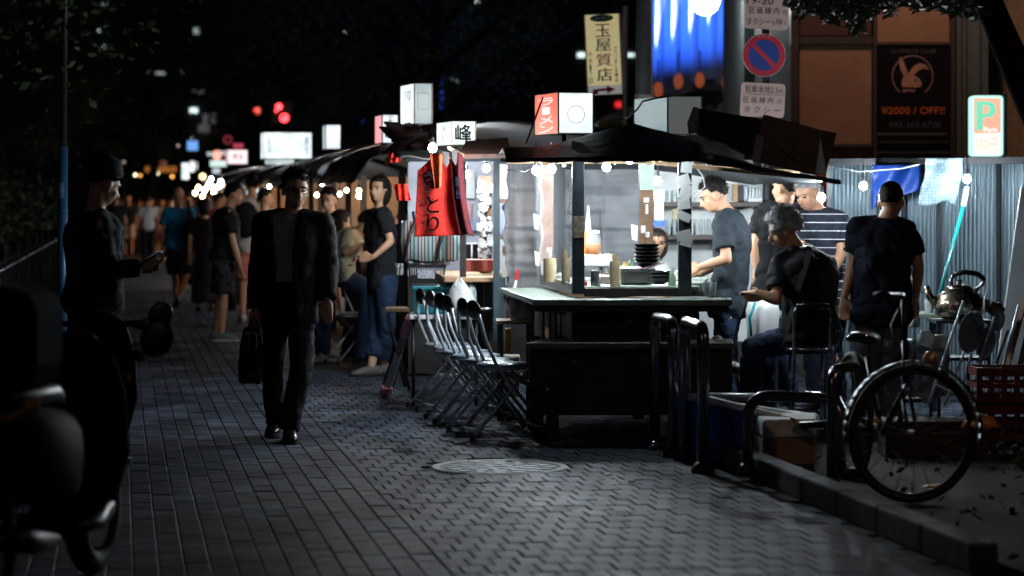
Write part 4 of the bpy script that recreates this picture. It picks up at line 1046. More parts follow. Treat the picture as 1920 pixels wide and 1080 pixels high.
# bowls: two stacks of black bowls
for si, (px, ybase, n, Y) in enumerate([(1213, 503, 6, 15.55), (1236, 533, 3, 15.32)]):
    z0 = PZ(ybase, Y)
    for i in range(n):
        g = G(); r = .088 if si == 0 else .07
        g.lathe((PX(px, Y), Y, z0 + i * .0235), [(.035, 0), (.038, .008), (.06, .014), (r, .036), (r + .003, .04), (r - .004, .039), (.055, .019), (.001, .014)], 24)
        build(g, 'bowl', M['lacquer'], auto=35, label=('black lacquer bowl, %s in the tall stack in the window' if si == 0 else 'black lacquer bowl, %s in the low stack at the right of the window') % (['lowest', 'second from below', 'third from below', 'fourth from below', 'fifth from below', 'topmost'][i] if not (si and i == 2) else 'topmost'), cat='bowl', group='black bowls in the tall stack' if si == 0 else 'black bowls in the low stack')
g = G(); g.bar(P(1190, 507, 15.3), P(1246, 493, 15.45), .005, .005); build(g, 'chopstick', M['pink'], label='pink chopstick laid across the black bowls', cat='chopstick')
gb_ = thing('green_bottle', 'small pale green soap bottle beside the right post', 'bottle', (PX(1260, 15.3), 15.3, zt))
c = Vector((PX(1260, 15.3), 15.3, zt)); g = G(); g.lathe(c, [(.024, 0), (.026, .01), (.026, .06), (.012, .085)], 14); build(g, 'bottle', mat('pale_green_plastic', (.45, .65, .40), rough=.4), gb_, auto=40)
g = G(); g.lathe(c + UP * .085, [(.010, 0), (.010, .02), (.004, .035)], 10); build(g, 'nozzle', M['white_plastic'], gb_, auto=40)
wb_ = G(); c = Vector((PX(1307, 15.3), 15.3, zc)); wb_.lathe(c, [(.045, 0), (.05, .01), (.053, .075), (.056, .085), (.050, .083), (.045, .02), (.001, .012)], 22)
build(wb_, 'white_bowl', M['white_plastic'], auto=40, label='white round tub on the counter right of the post', cat='bowl')
for i, px in enumerate((1324, 1337)):
    g = G(); c = Vector((PX(px, 15.25), 15.25 + .06 * i, zc)); g.lathe(c, [(.022, 0), (.027, .09), (.025, .09), (.02, .012), (.001, .01)], 14)
    build(g, 'water_glass', gls, auto=40, label=['water glass beside the white tub on the counter', 'water glass at the end of the counter near the cook'][i], cat='glass')
rm_ = thing('marker_pen', 'red capped marker standing by the counter edge at the curtain', 'pen', P(966, 545, 16.8))
g = G(); g.bar(P(964, 545, 16.8), P(968, 525, 16.8), .018, .018); build(g, 'barrel', M['white_plastic'], rm_)
g = G(); g.bar(P(968, 525, 16.8), P(972, 506, 16.8), .024, .024); build(g, 'cap', M['redp'], rm_)
# shade lamp and bulbs
for a in [(1005, 320, 16.25, 'bare bulb at the left of the near stall against the grey curtain'), (1034, 317, 15.9, 'bare bulb beside the pale rear post of the near stall'), (1137, 314, 15.8, 'single bulb hanging in the middle of the stall window'), (1233, 340, 17.6, 'bulb with black socket beside the green notice'),
          (1540, 371, 15.9, 'glaring bulb in front of the striped shirt man'), (1619, 349, 17.6, 'bulb on the ribbed fence left of the blue tarp'), (1813, 336, 17.2, 'bulb at the top of the teal broom pole'), (1153, 300, 17.4, 'bulb tucked under the roof edge, left one of the pair'), (1181, 299, 14.92, 'bulb tucked under the roof edge, right one of the pair')]:
    bulb(a[0], a[1], a[2], BULBS if a[2] < 15 else BULB, .027, a[3], cord=.12 if a[1] > 305 else 0, group='bulbs of the near stall')
g = G(); g.tube([P(1540, 330, 15.9), P(1540, 352, 15.9)], .003, 5)
# loose wires under the roof
for i, pts in enumerate([[(1228, 303), (1262, 312), (1290, 303)], [(1298, 303), (1318, 330), (1322, 350), (1300, 372)], [(1322, 303), (1330, 320), (1345, 304)], [(1352, 304), (1385, 318), (1420, 338)], [(950, 318), (985, 322), (1010, 306)], [(1100, 301), (1118, 306), (1140, 300)], [(1560, 312), (1610, 322), (1690, 316), (1760, 300)]]):
    g = G(); n = []
    for j, (x, y) in enumerate(pts):
        n.append(P(x, y, (15.3 if 1200 < x < 1430 else 16.4 if x < 1200 else 17.5) + .03 * j))
    g.tube(n, .005, 6); build(g, 'cable', M['white_plastic'] if i in (1, 2, 3, 6) else M['blackplastic'], smooth=True, label=['cable looped under the roof over the bowls', 'white cable hanging down before the cook face', 'white cable hook under the roof above the cook', 'white cable running to the roof corner', 'thin cable along the grey curtain top', 'short cable at the window top', 'cable strung along the ribbed fence top'][i], cat='cable')

# ============================================================ second stall, seen behind the red coat
def S2(px, py, Y): return P(px, py, Y)
s2 = thing('food_stall', 'second food stall with paper covered post and wooden counter behind the red coat', 'food stall', (PX(900, 18.6), 18.6, 0), 0, 'food stalls in a row')
bp = mat('blue_grey_post', (.03, .055, .07), rough=.5, var=.3)
g = G(); g.pbox(925, 296, 937, 640, 17.3, .06); build(g, 'post', bp, s2)
g = G(); g.pbox(930, 520, 948, 640, 17.4, .05); build(g, 'post_base', bp, s2)
g = G(); g.pbox(862, 300, 874, 690, 17.5, .05); build(g, 'post', M['darkwood'], s2)
g = G(); g.pbox(760, 296, 950, 303, 17.2, .05); build(g, 'beam', bp, s2)
# back wall with posters
g = G(); g.pbox(765, 519, 1010, 700, 20.55, .04); build(g, 'lower_wall', M['darkwood'], s2)
g = G(); g.pbox(765, 300, 1010, 518, 20.6, .05); build(g, 'back_wall', mat('lilac_wall', (.58, .58, .66), rough=.7, var=.25, scale=4), s2)
for i, (x0, y0, x1, y1, m_) in enumerate([(862, 318, 890, 372, 'paper'), (858, 378, 884, 410, 'paperpink'), (866, 412, 900, 432, 'paperblue'), (938, 310, 952, 372, 'paper'), (938, 382, 952, 440, 'paperblue'), (938, 450, 950, 535, 'paper')]):
    Y = 20.5 if x0 < 930 else 18.4
    g = G(); g.pbox(x0, y0, x1, y1, Y, .01); build(g, 'poster', M[m_], s2)
for y0, y1 in ((374, 381), (441, 448)):
    g = G(); g.pbox(937, y0, 955, y1, 18.3, .03); build(g, 'window_bar', M['brownwood'], s2)
g = G(); column(g, '営業', P(943, 318, 18.39), .02, .05); build(g, 'lettering', M['ink'], s2)
# paper covered post: dozens of notes
g = G(); g.pbox(899, 330, 922, 512, 18.3, .09); build(g, 'post', M['brownwood'], s2)
rg = random.Random(17)
for i in range(80):
    px = rg.uniform(899, 921); py = rg.uniform(338, 500); w = rg.uniform(5, 13); h = rg.uniform(5, 14)
    c = P(px, py, 18.3 - .01 - rg.random() * .04); m = Matrix.Rotation(rg.uniform(-.5, .5), 3, 'Y') @ Matrix.Rotation(rg.uniform(-.5, .5), 3, 'X')
    s = 18.3 / F; g = G(); g.box(c, (w * s, .0015, h * s), m)
    build(g, 'pinned_note', M['paper'], s2)
g = G()
for i in range(110):
    c = P(rg.uniform(894, 924), rg.uniform(340, 500), 18.225); g.box(c, (.006, .002, .004), Matrix.Rotation(rg.uniform(0, 3), 3, 'Y'))
build(g, 'scribbles', M['ink'], s2, kind='stuff')
# counter
g = G(); zk = PZ(517, 17.6); g.prism([(PX(833, 17.4), 17.4, zk - .04), (PX(934, 17.4), 17.4, zk - .04), (PX(945, 19), 19.2, zk - .04), (PX(810, 19), 19.2, zk - .04)], (0, 0, .035)); build(g, 'counter', M['lightwood'], s2, bevel=.006)
g = G(); g.pbox(836, 524, 932, 700, 17.75, .04); build(g, 'counter_panel', M['darkwood'], s2)
for px in (872, 890, 906): g = G(); g.pbox(px, 528, px + 3, 640, 17.7, .03); build(g, 'panel_batten', M['brownwood'], s2)
g = G(); g.tube([P(886, 579, 17.35), P(932, 579, 17.35)], .014, 8); build(g, 'foot_rail', M['chrome'], s2, smooth=True)
g = G(); g.pbox(868, 487, 924, 509, 17.9, .2); rb = build(g, 'red_box', mat('red_lacquer_box', (.35, .07, .05), rough=.5, var=.3), bevel=.005, label='red wooden box on the second stall counter', cat='box')
g = G(); g.pbox(868, 455, 900, 486, 18.8, .02); build(g, 'black_frame', mat('white_door', (.7, .7, .72)), s2)
for x in (873, 886): g = G(); g.pbox(x, 458, x + 10, 484, 18.78, .015); build(g, 'dark_pane', M['lacquer'], s2)
# roof boards of stall two
g = G(); g.prism([P(862, 298, 16.9), P(958, 296, 16.9), P(952, 266, 17.6), P(873, 272, 17.6)], (0, .0, .03)); build(g, 'roof_board', mat('roof_plank', (.075, .045, .04), rough=.7, var=.4), s2)
g = G(); g.sheet(lambda u, v: (PX(748 + 215 * u, 17) - .35 * v, 16.95 + 3.8 * v, PZ(296, 17) + .09 * math.sin(min(1, v * 1.6) * 1.57) + .02 * mnoise.noise(Vector((u * 6, v * 6, 0)))), 30, 30); build(g, 'tarp_roof', M['tarp'], s2, smooth=True, thick=.012)
for a in [(875, 328, 18.4, 'bulb glowing behind the red coat in the second stall'), (850, 318, 19.4, 'bulb at the back of the second stall'), (912, 316, 17.9, 'bulb above the paper covered post')]:
    bulb(a[0], a[1], a[2], BULB, .026, a[3], cord=.06, group='bulbs of the second stall')
bulb(811, 278, 16.7, emis('warm_white_bulb', (1.0, .80, .66), 650, (.9, .9, .9)), .030, 'warm bare bulb outside at the roof corner above the red coat', cord=.05, group='bulbs of the second stall')

# ============================================================ stalls farther down the row
def far_stall(s0, s1, t0, t1, zr, label, warm, nb, seed, wallc):
    rg = random.Random(seed); c = ST((s0 + s1) / 2, (t0 + t1) / 2)
    f = thing('food_stall', label, 'food stall', c, AST, 'food stalls in a row')
    for (s, t) in ((s0, t0), (s0, t1), (s1, t0), (s1, t1), ((s0 + s1) / 2, t0)):
        g = G(); q = ST(s, t); g.box(q + UP * zr / 2, (.06, .06, zr), AST); build(g, 'post', M['darkwood'], f)
    g = G(); a, b = ST(s0, t0 + .25), ST(s1, t0 + .25); g.prism([ST(s0, t0 + .05, .83), ST(s1, t0 + .05, .83), ST(s1, t0 + .55, .83), ST(s0, t0 + .55, .83)], (0, 0, .04)); build(g, 'counter', M['brownwood'], f, bevel=.006)
    g = G(); g.prism([ST(s0, t0 + .3, .1), ST(s1, t0 + .3, .1), ST(s1, t0 + .36, .1), ST(s0, t0 + .36, .1)], (0, 0, .72)); build(g, 'counter_panel', M['darkwood'], f)
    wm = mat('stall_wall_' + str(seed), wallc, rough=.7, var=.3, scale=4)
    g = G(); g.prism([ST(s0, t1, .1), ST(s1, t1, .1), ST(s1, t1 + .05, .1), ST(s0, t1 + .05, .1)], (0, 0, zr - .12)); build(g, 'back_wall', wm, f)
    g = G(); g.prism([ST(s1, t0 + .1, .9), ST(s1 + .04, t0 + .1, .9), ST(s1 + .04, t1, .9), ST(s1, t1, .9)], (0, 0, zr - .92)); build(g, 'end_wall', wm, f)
    for k in range(5):
        g = G(); s = s0 + (s1 - s0) * (k + .5 + rg.uniform(-.2, .2)) / 5; w = rg.uniform(.06, .14); h = rg.uniform(.15, .3)
        g.prism([ST(s - w, t1 - .01, 1.35 - h / 2), ST(s + w, t1 - .01, 1.35 - h / 2), ST(s + w, t1 - .01, 1.35 + h / 2), ST(s - w, t1 - .01, 1.35 + h / 2)], ST(0, -.006)); build(g, 'menu_sheet', mat('tan_sheet%d' % (k % 3), [(.42, .34, .24), (.35, .22, .16), (.30, .32, .30)][k % 3]), f)
    for k in range(9):
        g = G(); q = ST(s0 + (s1 - s0) * rg.random(), t0 + .3 + rg.uniform(-.1, .15), .872); r = rg.uniform(.025, .045); h = rg.uniform(.05, .16)
        g.lathe(q, [(r, 0), (r * 1.05, h * .7), (r * .5, h)], 10); build(g, 'condiment', M[rg.choice(['white_plastic', 'orange', 'steel', 'brownwood', 'redp'])], f, auto=40)
    def rz(u, v): return zr + .42 * math.sin(math.pi * min(1, max(0, v * 1.0))) ** .8 + .03 * mnoise.noise(Vector((u * 5 + seed, v * 5, 0)))
    g = G(); g.sheet(lambda u, v: ST(s0 - .3 + (s1 - s0 + .6) * u, t0 - .45 + (t1 - t0 + .8) * v, rz(u, v) - (.10 if v == 0 else 0)), 24, 20); build(g, 'tarp_roof', M['tarp'], f, smooth=True, thick=.014)
    g = G(); g.bar(ST(s0 - .2, t0 - .40, zr - .05), ST(s1 + .2, t0 - .40, zr - .05), .03, .03); build(g, 'eave_pole', M['lightwood'], f)
    for k in range(nb):
        s = s0 + (s1 - s0) * (k + .5) / nb; q = ST(s, t0 + .35 + .5 * (k % 2), zr - .22)
        nm = label.split(' with')[0].split(' where')[0].split(' glowing')[0]
        bulb(0, 0, 0, BULBW if (warm and k % 3 != 1) else BULB, .03, ORD[k].replace('leftmost', 'first') + ' small bulb from the near end under the roof of the ' + nm, cord=.12, loc=q, group='bulbs of the ' + nm)
    return f
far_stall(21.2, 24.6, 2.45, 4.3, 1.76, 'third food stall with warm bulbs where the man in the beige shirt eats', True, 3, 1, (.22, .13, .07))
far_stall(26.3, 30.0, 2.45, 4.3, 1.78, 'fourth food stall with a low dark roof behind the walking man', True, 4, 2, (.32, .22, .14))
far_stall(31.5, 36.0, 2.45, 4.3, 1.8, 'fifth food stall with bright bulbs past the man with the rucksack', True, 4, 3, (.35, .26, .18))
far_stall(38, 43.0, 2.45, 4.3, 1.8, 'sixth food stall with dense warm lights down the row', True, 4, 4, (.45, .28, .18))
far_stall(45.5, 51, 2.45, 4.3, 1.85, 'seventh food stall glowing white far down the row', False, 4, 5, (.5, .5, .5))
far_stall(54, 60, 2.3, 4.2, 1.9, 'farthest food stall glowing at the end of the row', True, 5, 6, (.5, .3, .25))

FBW = emis('far_warm_bulb', (1, .66, .36), 45, (.9, .9, .9)); FBC = emis('far_cool_bulb', (.8, .93, 1), 34, (.9, .9, .9))
for i, (px, py, Y, w) in enumerate([(372, 352, 47, 1), (384, 357, 47, 1), (392, 344, 49, 0), (401, 361, 46, 1), (380, 368, 45, 1), (410, 350, 46, 0), (366, 362, 50, 1), (396, 336, 52, 0), (414, 341, 44, 0), (425, 352, 41, 1), (388, 352, 50, 1), (398, 350, 47, 1)]):
    bulb(px, py, Y, FBW if w else FBC, .036, 'blazing bulb far down the stall row, ' + ['lowest left', 'left middle', 'upper middle, cool white', 'centre right', 'lowest middle', 'right of centre, cool white', 'far left, lowest', 'highest, cool white', 'right edge, cool white', 'farthest right', 'inner left', 'innermost'][i] + ' of the cluster', cord=.08, group='cluster of bulbs under the far awnings')

for i, (px, py, Y, w) in enumerate([(594, 366, 24.2, 1), (613, 354, 24.6, 0), (637, 364, 24.0, 0), (650, 357, 24.4, 1), (673, 358, 22.6, 1), (604, 345, 24.8, 0), (560, 352, 27.5, 1), (505, 350, 31, 0), (468, 345, 35, 1), (440, 352, 40, 0)]):
    bulb(px, py, Y, FBW if w else FBC, .022, ('warm' if w else 'cool') + ' lamp inside the middle stalls, ' + ['warmest by his shoulder', 'highest pale one', 'pale one over the diners', 'beside the diners', 'nearest the bob haired woman', 'under the white box sign', 'behind his head', 'below the wide signboard', 'over the rucksack', 'last before the cluster'][i], cord=.06, group='little lamps inside the middle stalls')
# ============================================================ box signs on the stall roofs
LW = emis_uneven('lightbox_white', (.88, .98, 1.0), 1.35, amt=.25); LWd = emis_uneven('lightbox_white_dim', (.74, .86, .86), .72, amt=.25); LR = emis('lightbox_red', (1.0, .10, .05), .95); LP = emis('lightbox_pink', (1.0, .42, .48), 1.0); LDIM = emis('unlit_box_faint_glow', (.5, .55, .55), .16)
def lightbox(label, Y, xs, xm, xe, yt, yb, side, front, dy=0, sk=(0, 0)):
    """xs..xm: receding left face, xm..xe: front face, photo columns"""
    t = thing('light_box_sign', label, 'sign', (PX((xm + xe) / 2, Y), Y, PZ(yb, Y)), 0, 'light box signs on the stall roofs')
    w = (xe - xm) / F * Y; zt_, zb_ = PZ(yt, Y), PZ(yb, Y)
    A = Vector((PX(xm, Y), Y, 0)); B = Vector((PX(xe, Y), Y + w * .25, 0)); D_ = Y + .42
    C_ = Vector((PX(xs, D_), D_, 0))
    dpt = C_ - A; E_ = B + dpt
    e = .006
    g = G(); g.prism([v + UP * zb_ for v in (A, B, E_, C_)], (0, 0, zt_ - zb_)); build(g, 'casing', M['white_plastic'], t)
    n1 = (B - A).cross(UP).normalized() * .004; n2 = -(C_ - A).cross(UP).normalized() * .004
    def face(p, q, n, m, nm):
        g = G(); d = (q - p).normalized() * e; g.prism([p + d + n + UP * (zb_ + e), q - d + n + UP * (zb_ + e), q - d + n + UP * (zt_ - e), p + d + n + UP * (zt_ - e)], -n * .8); return build(g, nm, m, t)
    face(A, B, n1, front, 'lit_panel'); face(C_, A, n2, side, 'lit_panel')
    for p in (A, B, C_): g = G(); g.bar(p + UP * (zb_ - .001), p + UP * (zt_ + .001), .012, .012); build(g, 'edge_trim', M['alu'], t)
    g = G(); c = (A + E_) / 2; g.bar(c + UP * (zb_ - .22), c + UP * zb_, .03, .03); build(g, 'stand', M['darksteel'], t)
    fc = (A + B) / 2 + n1 * 1.6 + UP * ((zt_ + zb_) / 2); fx = (B - A).normalized()
    sc_ = (A + C_) / 2 + n2 * 1.6 + UP * ((zt_ + zb_) / 2); sx = (A - C_).normalized()
    return t, fc, fx, w, zt_ - zb_, sc_, sx, dpt.length
gl = mat('faint_grey_print', (.22, .26, .27)); rp = mat('red_print', (.6, .05, .04))
# near red/white
t, fc, fx, w, h, sc_, sx, sl = lightbox('white light box with red lettered side at the left of the near roof', 16.0, 1004, 1047, 1113, 173, 250, LR, LW)
g = G(); r = .058; g.tube([fc + fx * (r * math.cos(a)) + UP * (r * math.sin(a) - .01) for a in [2 * math.pi * i / 28 for i in range(28)]], .0022, 4, closed=True); build(g, 'ring_cover', gl, t)
g = G(); column(g, 'ラーメン', sc_ + UP * -.01, sl * .62, h * .9, sx); build(g, 'lettering', emis('sign_text_white', (1, .9, .88), 1.1), t)
# unlit white/grey one
t, fc, fx, w, h, sc_, sx, sl = lightbox('unlit grey white box sign behind the roof peak of the near stall', 16.4, 1190, 1252, 1317, 180, 252, emis('unlit_box_glow', (.62, .85, .9), .42), LDIM)  # faces of an unlit box emit faintly, in place of light falling on them
# 峰
t, fc, fx, w, h, sc_, sx, sl = lightbox('lit white box sign with one large black kanji above the red coat', 18.2, 820, 847, 891, 227, 272, LW, LW)
g = G(); bold(g, '峰', fc - fx * .003, w * .70, h * .72, fx, e=.003); build(g, 'lettering', M['inkgreen'], t)
g = G(); column(g, 'みね', sc_, sl * .3, h * .8, sx); build(g, 'lettering', mat('pink_print', (.7, .45, .42)), t)
# tall
t, fc, fx, w, h, sc_, sx, sl = lightbox('tall pale light box sign, highest on the stall roofs', 19.5, 752, 777, 810, 156, 232, LW, LWd)
g = G(); q = fc + UP * .02; a, b = w * .33, h * .2
for p0, p1 in (((-a, b), (a, b)), ((-a, -b), (a, -b)), ((-a, -b), (-a, b)), ((a, -b), (a, b))): g.bar(q + fx * p0[0] + UP * p0[1], q + fx * p1[0] + UP * p1[1], .003, .003)
build(g, 'cover_outline', gl, t)
g = G(); column(g, '司', sc_ + UP * .07, sl * .5, h * .26, sx); build(g, 'lettering', gl, t)
# red white small
t, fc, fx, w, h, sc_, sx, sl = lightbox('pink and white light box with a crossed square mark', 22.5, 704, 717, 746, 215, 268, LP, LW)
g = G(); b_ = [(-.42, .08), (.46, .05), (.34, -.32), (-.30, -.30)]
for i in range(4): p0, p1 = b_[i], b_[(i + 1) % 4]; g.bar(fc + fx * p0[0] * w + UP * p0[1] * h, fc + fx * p1[0] * w + UP * p1[1] * h, .008, .01)
g.bar(fc + fx * -.05 * w + UP * -.2 * h, fc + fx * .25 * w, .006, .008); build(g, 'mark', M['ink'], t)
g = G(); letters(g, '天', fc + UP * h * .28, w * .5, h * .3, fx); build(g, 'lettering', mat('pink_print', (.7, .45, .42)), t)
t, fc, fx, w, h, sc_, sx, sl = lightbox('narrow greenish white light box left of the pink one', 29, 606, 611, 638, 234, 279, LWd, LW)
# big wide one
t, fc, fx, w, h, sc_, sx, sl = lightbox('wide white lit signboard above the businessman', 34, 490, 494, 583, 248, 297, LW, LW)
g = G(); column(g, '長浜', fc - fx * w * .40, w * .09, h * .7, fx); column(g, '屋台', fc + fx * w * .40, w * .09, h * .7, fx); build(g, 'lettering', gl, t)
g = G(); g.pbox(497, 299, 550, 308, 34.2, .1); build(g, 'white_cloth', LWd, label='white lit cloth hanging below the wide signboard', cat='cloth')  # no light box: the light on the cloth is given as emission
t, fc, fx, w, h, sc_, sx, sl = lightbox('small red edged white light box far down the row', 46, 424, 427, 463, 281, 307, LP, emis('lightbox_rose', (1, .8, .8), 1.3))
g = G(); letters(g, '博多', fc, w * .6, h * .5, fx); build(g, 'lettering', rp, t)
# other distant signs
def disc(name, label, px, py, Y, r, m, rim=None, cat='sign'):
    t = thing(name, label, cat, P(px, py, Y)); c = P(px, py, Y); g = G(); g.cyl(c, c + Vector((0, .04, 0)), r, n=28); build(g, 'plate', m, t)
    if rim: g = G(); g.tube([c + Vector((math.cos(a) * r * .8, -.01, math.sin(a) * r * .8)) for a in [2 * math.pi * i / 28 for i in range(28)]], r * .2, 6, closed=True); build(g, 'rim', rim, t)
    g = G(); g.bar(c + UP * -r * 6, c + UP * -r, .06, .06); build(g, 'pole', M['darksteel'], t)
disc('road_sign', 'round dim red rimmed sign above the far light boxes', 427, 262, 60, .115, mat('dim_pink', (.3, .2, .22)), emis('dim_red', (.8, .06, .10), .25))
def distant(label, x0, y0, x1, y1, Y, m, name='lit_sign'):
    g = G(); g.pbox(x0, y0, x1, y1, Y, .15); o = build(g, name, m, label=label, cat='sign', bevel=.01); o['group'] = 'distant lit signs'
distant('pink lit sign just over the small red edged light box', 437, 269, 455, 278, 58, emis('rose_dim', (1, .07, .16), .45))
distant('blue lit sign far down the street', 351, 264, 370, 282, 75, emis('blue_sign', (.12, .42, 1), .9))
distant('low white strip sign left of the red lantern', 388, 285, 403, 292, 62, emis('strip_sign', (.6, .8, .9), .6)); distant('low white strip sign right of the red lantern', 412, 283, 422, 291, 62, emis('strip_sign', (.6, .8, .9), .6))
distant('white lit strip low over the far stalls', 394, 301, 428, 312, 60, emis('strip_sign2', (.7, .9, .85), 1.1)); distant('square lit box below the white strip', 398, 315, 411, 325, 60, LWd)
distant('tall white lit pillar sign at the street end', 341, 306, 353, 336, 66, LW); distant('slim white lit sign beside the tall pillar sign', 356, 302, 363, 322, 68, LW); distant('thinnest white lit sign right of the pillar sign', 366, 304, 369, 318, 68, LWd)
distant('dim brown signboard above the blue sign', 372, 234, 392, 248, 80, wd)
distant('orange lit awning over the far corner', 272, 312, 330, 323, 95, emis('orange_awning_glow', (1, .32, .04), .28)); distant('faint orange lit wall at the end of the street', 300, 300, 312, 316, 96, emis('rust_wall_glow', (1, .3, .2), .12))  # awning and wall, not signs: the light on them is their own emission
g = G(); c = P(407, 291, 61); g.lathe(c - UP * .12, [(.05, 0), (.1, .06), (.1, .18), (.05, .24)], 12); build(g, 'red_lantern', emis('lantern_red', (1, .35, .25), 1.5), smooth=True, label='red paper lantern between the two white strips far away', cat='lantern')
for i, (px, py, Y, m_, r, lab) in enumerate([(254, 328, 95, 'w', .05, 'pale street light leftmost over the far crowd'), (263, 329, 95, 'o', .05, 'amber street light beside the leftmost pale one'), (293, 325, 90, 'w', .09, 'largest pale light over the far crowd'), (323, 331, 92, 'o', .06, 'amber light near the street end'), (232, 304, 80, 'd', .04, 'dim oval light above the phone man hand side'), (334, 273, 80, 'd', .04, 'dim pink light by the street end tree'), (380, 331, 52, 'o2', .07, 'yellow globe lamp above the far stall lights')]):
    mm = {'w': emis('far_lamp_w', (1, .95, .65), 5), 'o': emis('far_lamp_o', (1, .45, .08), 3), 'd': emis('far_lamp_d', (1, .8, .7), .8), 'o2': emis('far_lamp_y', (1, .72, .3), 3)}[m_]
    t = thing('street_light', lab, 'street light', (PX(px, Y), Y, 0), 0, 'far street lights'); c = P(px, py, Y)
    g = G(); g.ell(c, r, 12, 8); build(g, 'globe', mm, t, smooth=True); g = G(); g.cyl((c.x, Y + .12, 0), (c.x, Y + .12, c.z), .04, n=6); build(g, 'pole', M['darksteel'], t)
# traffic signal
ts = thing('traffic_signal', 'traffic signal with two red lamps lit above the wide signboard', 'traffic light', (PX(529, 55), 55, 0))
g = G(); g.pbox(508, 190, 546, 232, 55, .2); build(g, 'housing', M['blackplastic'], ts, bevel=.02)
rs = emis('signal_red', (1, .04, .05), 6)
for (px, py, r) in ((523, 200, .075), (533, 221, .10), (518, 208, .03)):
    g = G(); c = P(px, py, 54.95); g.ell(c, r, 12, 8); build(g, 'lamp', rs, ts, smooth=True)
g = G(); g.cyl((PX(545, 55), 55.2, 0), (PX(545, 55), 55.2, PZ(190, 55)), .06, n=8); build(g, 'pole', M['darksteel'], ts)
g = G(); c = P(482, 208, 70); g.ell(c, .11, 12, 8); o = build(g, 'signal_lamp', emis('signal_dim', (1, .03, .04), 1.2), smooth=True, label='small dim red signal lamp left of the traffic signal', cat='signal lamp')

# ============================================================ street signs on poles
bs = thing('banner_sign', 'tall yellow vertical pawnshop sign with blue and red kanji', 'sign', (PX(1135, 24), 24, 0))
YS = 24.0; m_ = Matrix.Rotation(-.045, 3, 'Y'); cc = P(1133, 102, YS); s_ = YS / F
def bsp(px, py, d=0): return cc + m_ @ Vector(((px - 1133) * s_, -d, -(py - 102) * s_))
xd = m_ @ Vector((1, 0, 0)); zd = m_ @ Vector((0, 0, 1))
g = G(); g.box(cc + Vector((0, .05, 0)), (70 * s_, .1, 152 * s_), m_); build(g, 'case', mat('sign_case', (.25, .26, .26), rough=.5), bs, bevel=.006)
cream = emis('cream_sign', (.85, .72, .36), .42, (.75, .68, .42)); g = G(); g.prism([bsp(1100, 27, .004), bsp(1163, 27, .004), bsp(1163, 160, .004), bsp(1100, 160, .004)], (0, .003, 0)); build(g, 'face', cream, bs)
g = G(); g.prism([bsp(1100, 160.5, .004), bsp(1163, 160.5, .004), bsp(1163, 177, .004), bsp(1100, 177, .004)], (0, .003, 0)); build(g, 'face', emis('grey_face', (.7, .7, .7), .25, (.6, .6, .6)), bs)
g = G(); g.prism([bsp(1131 + 22 * math.cos(a), 34 + 7 * math.sin(a), .007) for a in [2 * math.pi * i / 24 for i in range(24)]], (0, .002, 0)); build(g, 'green_oval', mat('green_oval', (.0, .10, .07)), bs)
tw = mat('sign_white_text', (.5, .6, .55)); nv = mat('sign_navy', (.012, .015, .06)); rd = mat('sign_red', (.45, .01, .03))
g = G(); letters(g, 'しあわせ応援', bsp(1131, 34, .010), 34 * s_, 6 * s_, xd, zd); build(g, 'lettering', tw, bs)
for ch, y, mt in (('玉', 57, nv), ('屋', 84, nv), ('質', 112, rd), ('店', 140, nv)):
    g = G()
    for dx in (-.5, .0, .5):
        letters(g, ch, bsp(1132 - (y - 100) * .0 + dx, y, .008), 28 * s_, 24 * s_, xd, zd)
    g.v = [(v[0], v[1] - .0002 * (i % 3), v[2]) for i, v in enumerate(g.v)]
    build(g, 'lettering', mt, bs)
g = G(); column(g, '中洲1丁目', bsp(1106, 126, .008), 7 * s_, 62 * s_, xd, zd); column(g, '博多リバービル1・2階', bsp(1154, 122, .008), 6 * s_, 68 * s_, xd, zd); build(g, 'lettering', M['ink'], bs)
g = G(); g.prism([bsp(x, y, .008) for x, y in [(1109, 167), (1135, 165), (1135, 160.8), (1151, 168), (1135, 175.5), (1135, 170.5), (1118, 171), (1118, 176), (1109, 176)]], (0, .002, 0)); build(g, 'arrow', rd, bs)
g = G(); g.cyl((PX(1168, 24), 24.1, 0), (PX(1173, 24), 24.1, PZ(10, 24)), .03, n=10); g.bar(bsp(1160, 95, -.06), P(1184, 95, 24.1), .03, .03); build(g, 'pole', M['steel'], bs)
up_ = thing('utility_pole', 'thick grey utility pole beside the blue facade', 'pole', (PX(1206, 23), 23, 0))
g = G(); g.cyl((PX(1204, 23), 23, 0), (PX(1208, 23), 23, PZ(-400, 23)), .075, .07, 16); build(g, 'shaft', mat('grey_pole_paint', (.12, .13, .15), rough=.6), up_, smooth=True)
g = G(); g.cyl((PX(1205, 23), 23, PZ(195, 23)), (PX(1206, 23), 23, PZ(178, 23)), .079, n=16); build(g, 'notice_band', M['paper'], up_, smooth=True)
cn_ = thing('conduit_pole', 'thin cream coloured pipe at the left edge of the blue facade', 'pole', (PX(1223, 36), 36, 0))
g = G(); g.cyl((PX(1220, 36), 36, 0), (PX(1222, 36), 36, PZ(-400, 36)), .025, n=8); build(g, 'pipe', mat('cream_pipe', (.6, .6, .38), rough=.5), cn_)
ns = thing('road_sign', 'round no parking sign with Japanese plates above and below', 'road sign', (PX(1436, 19), 19, 0))
YN = 19.0; sn = YN / F; ml = Matrix.Rotation(.035, 3, 'Y')
def nsp(px, py, d=0): return P(px, py, YN) + Vector((0, -d, 0))
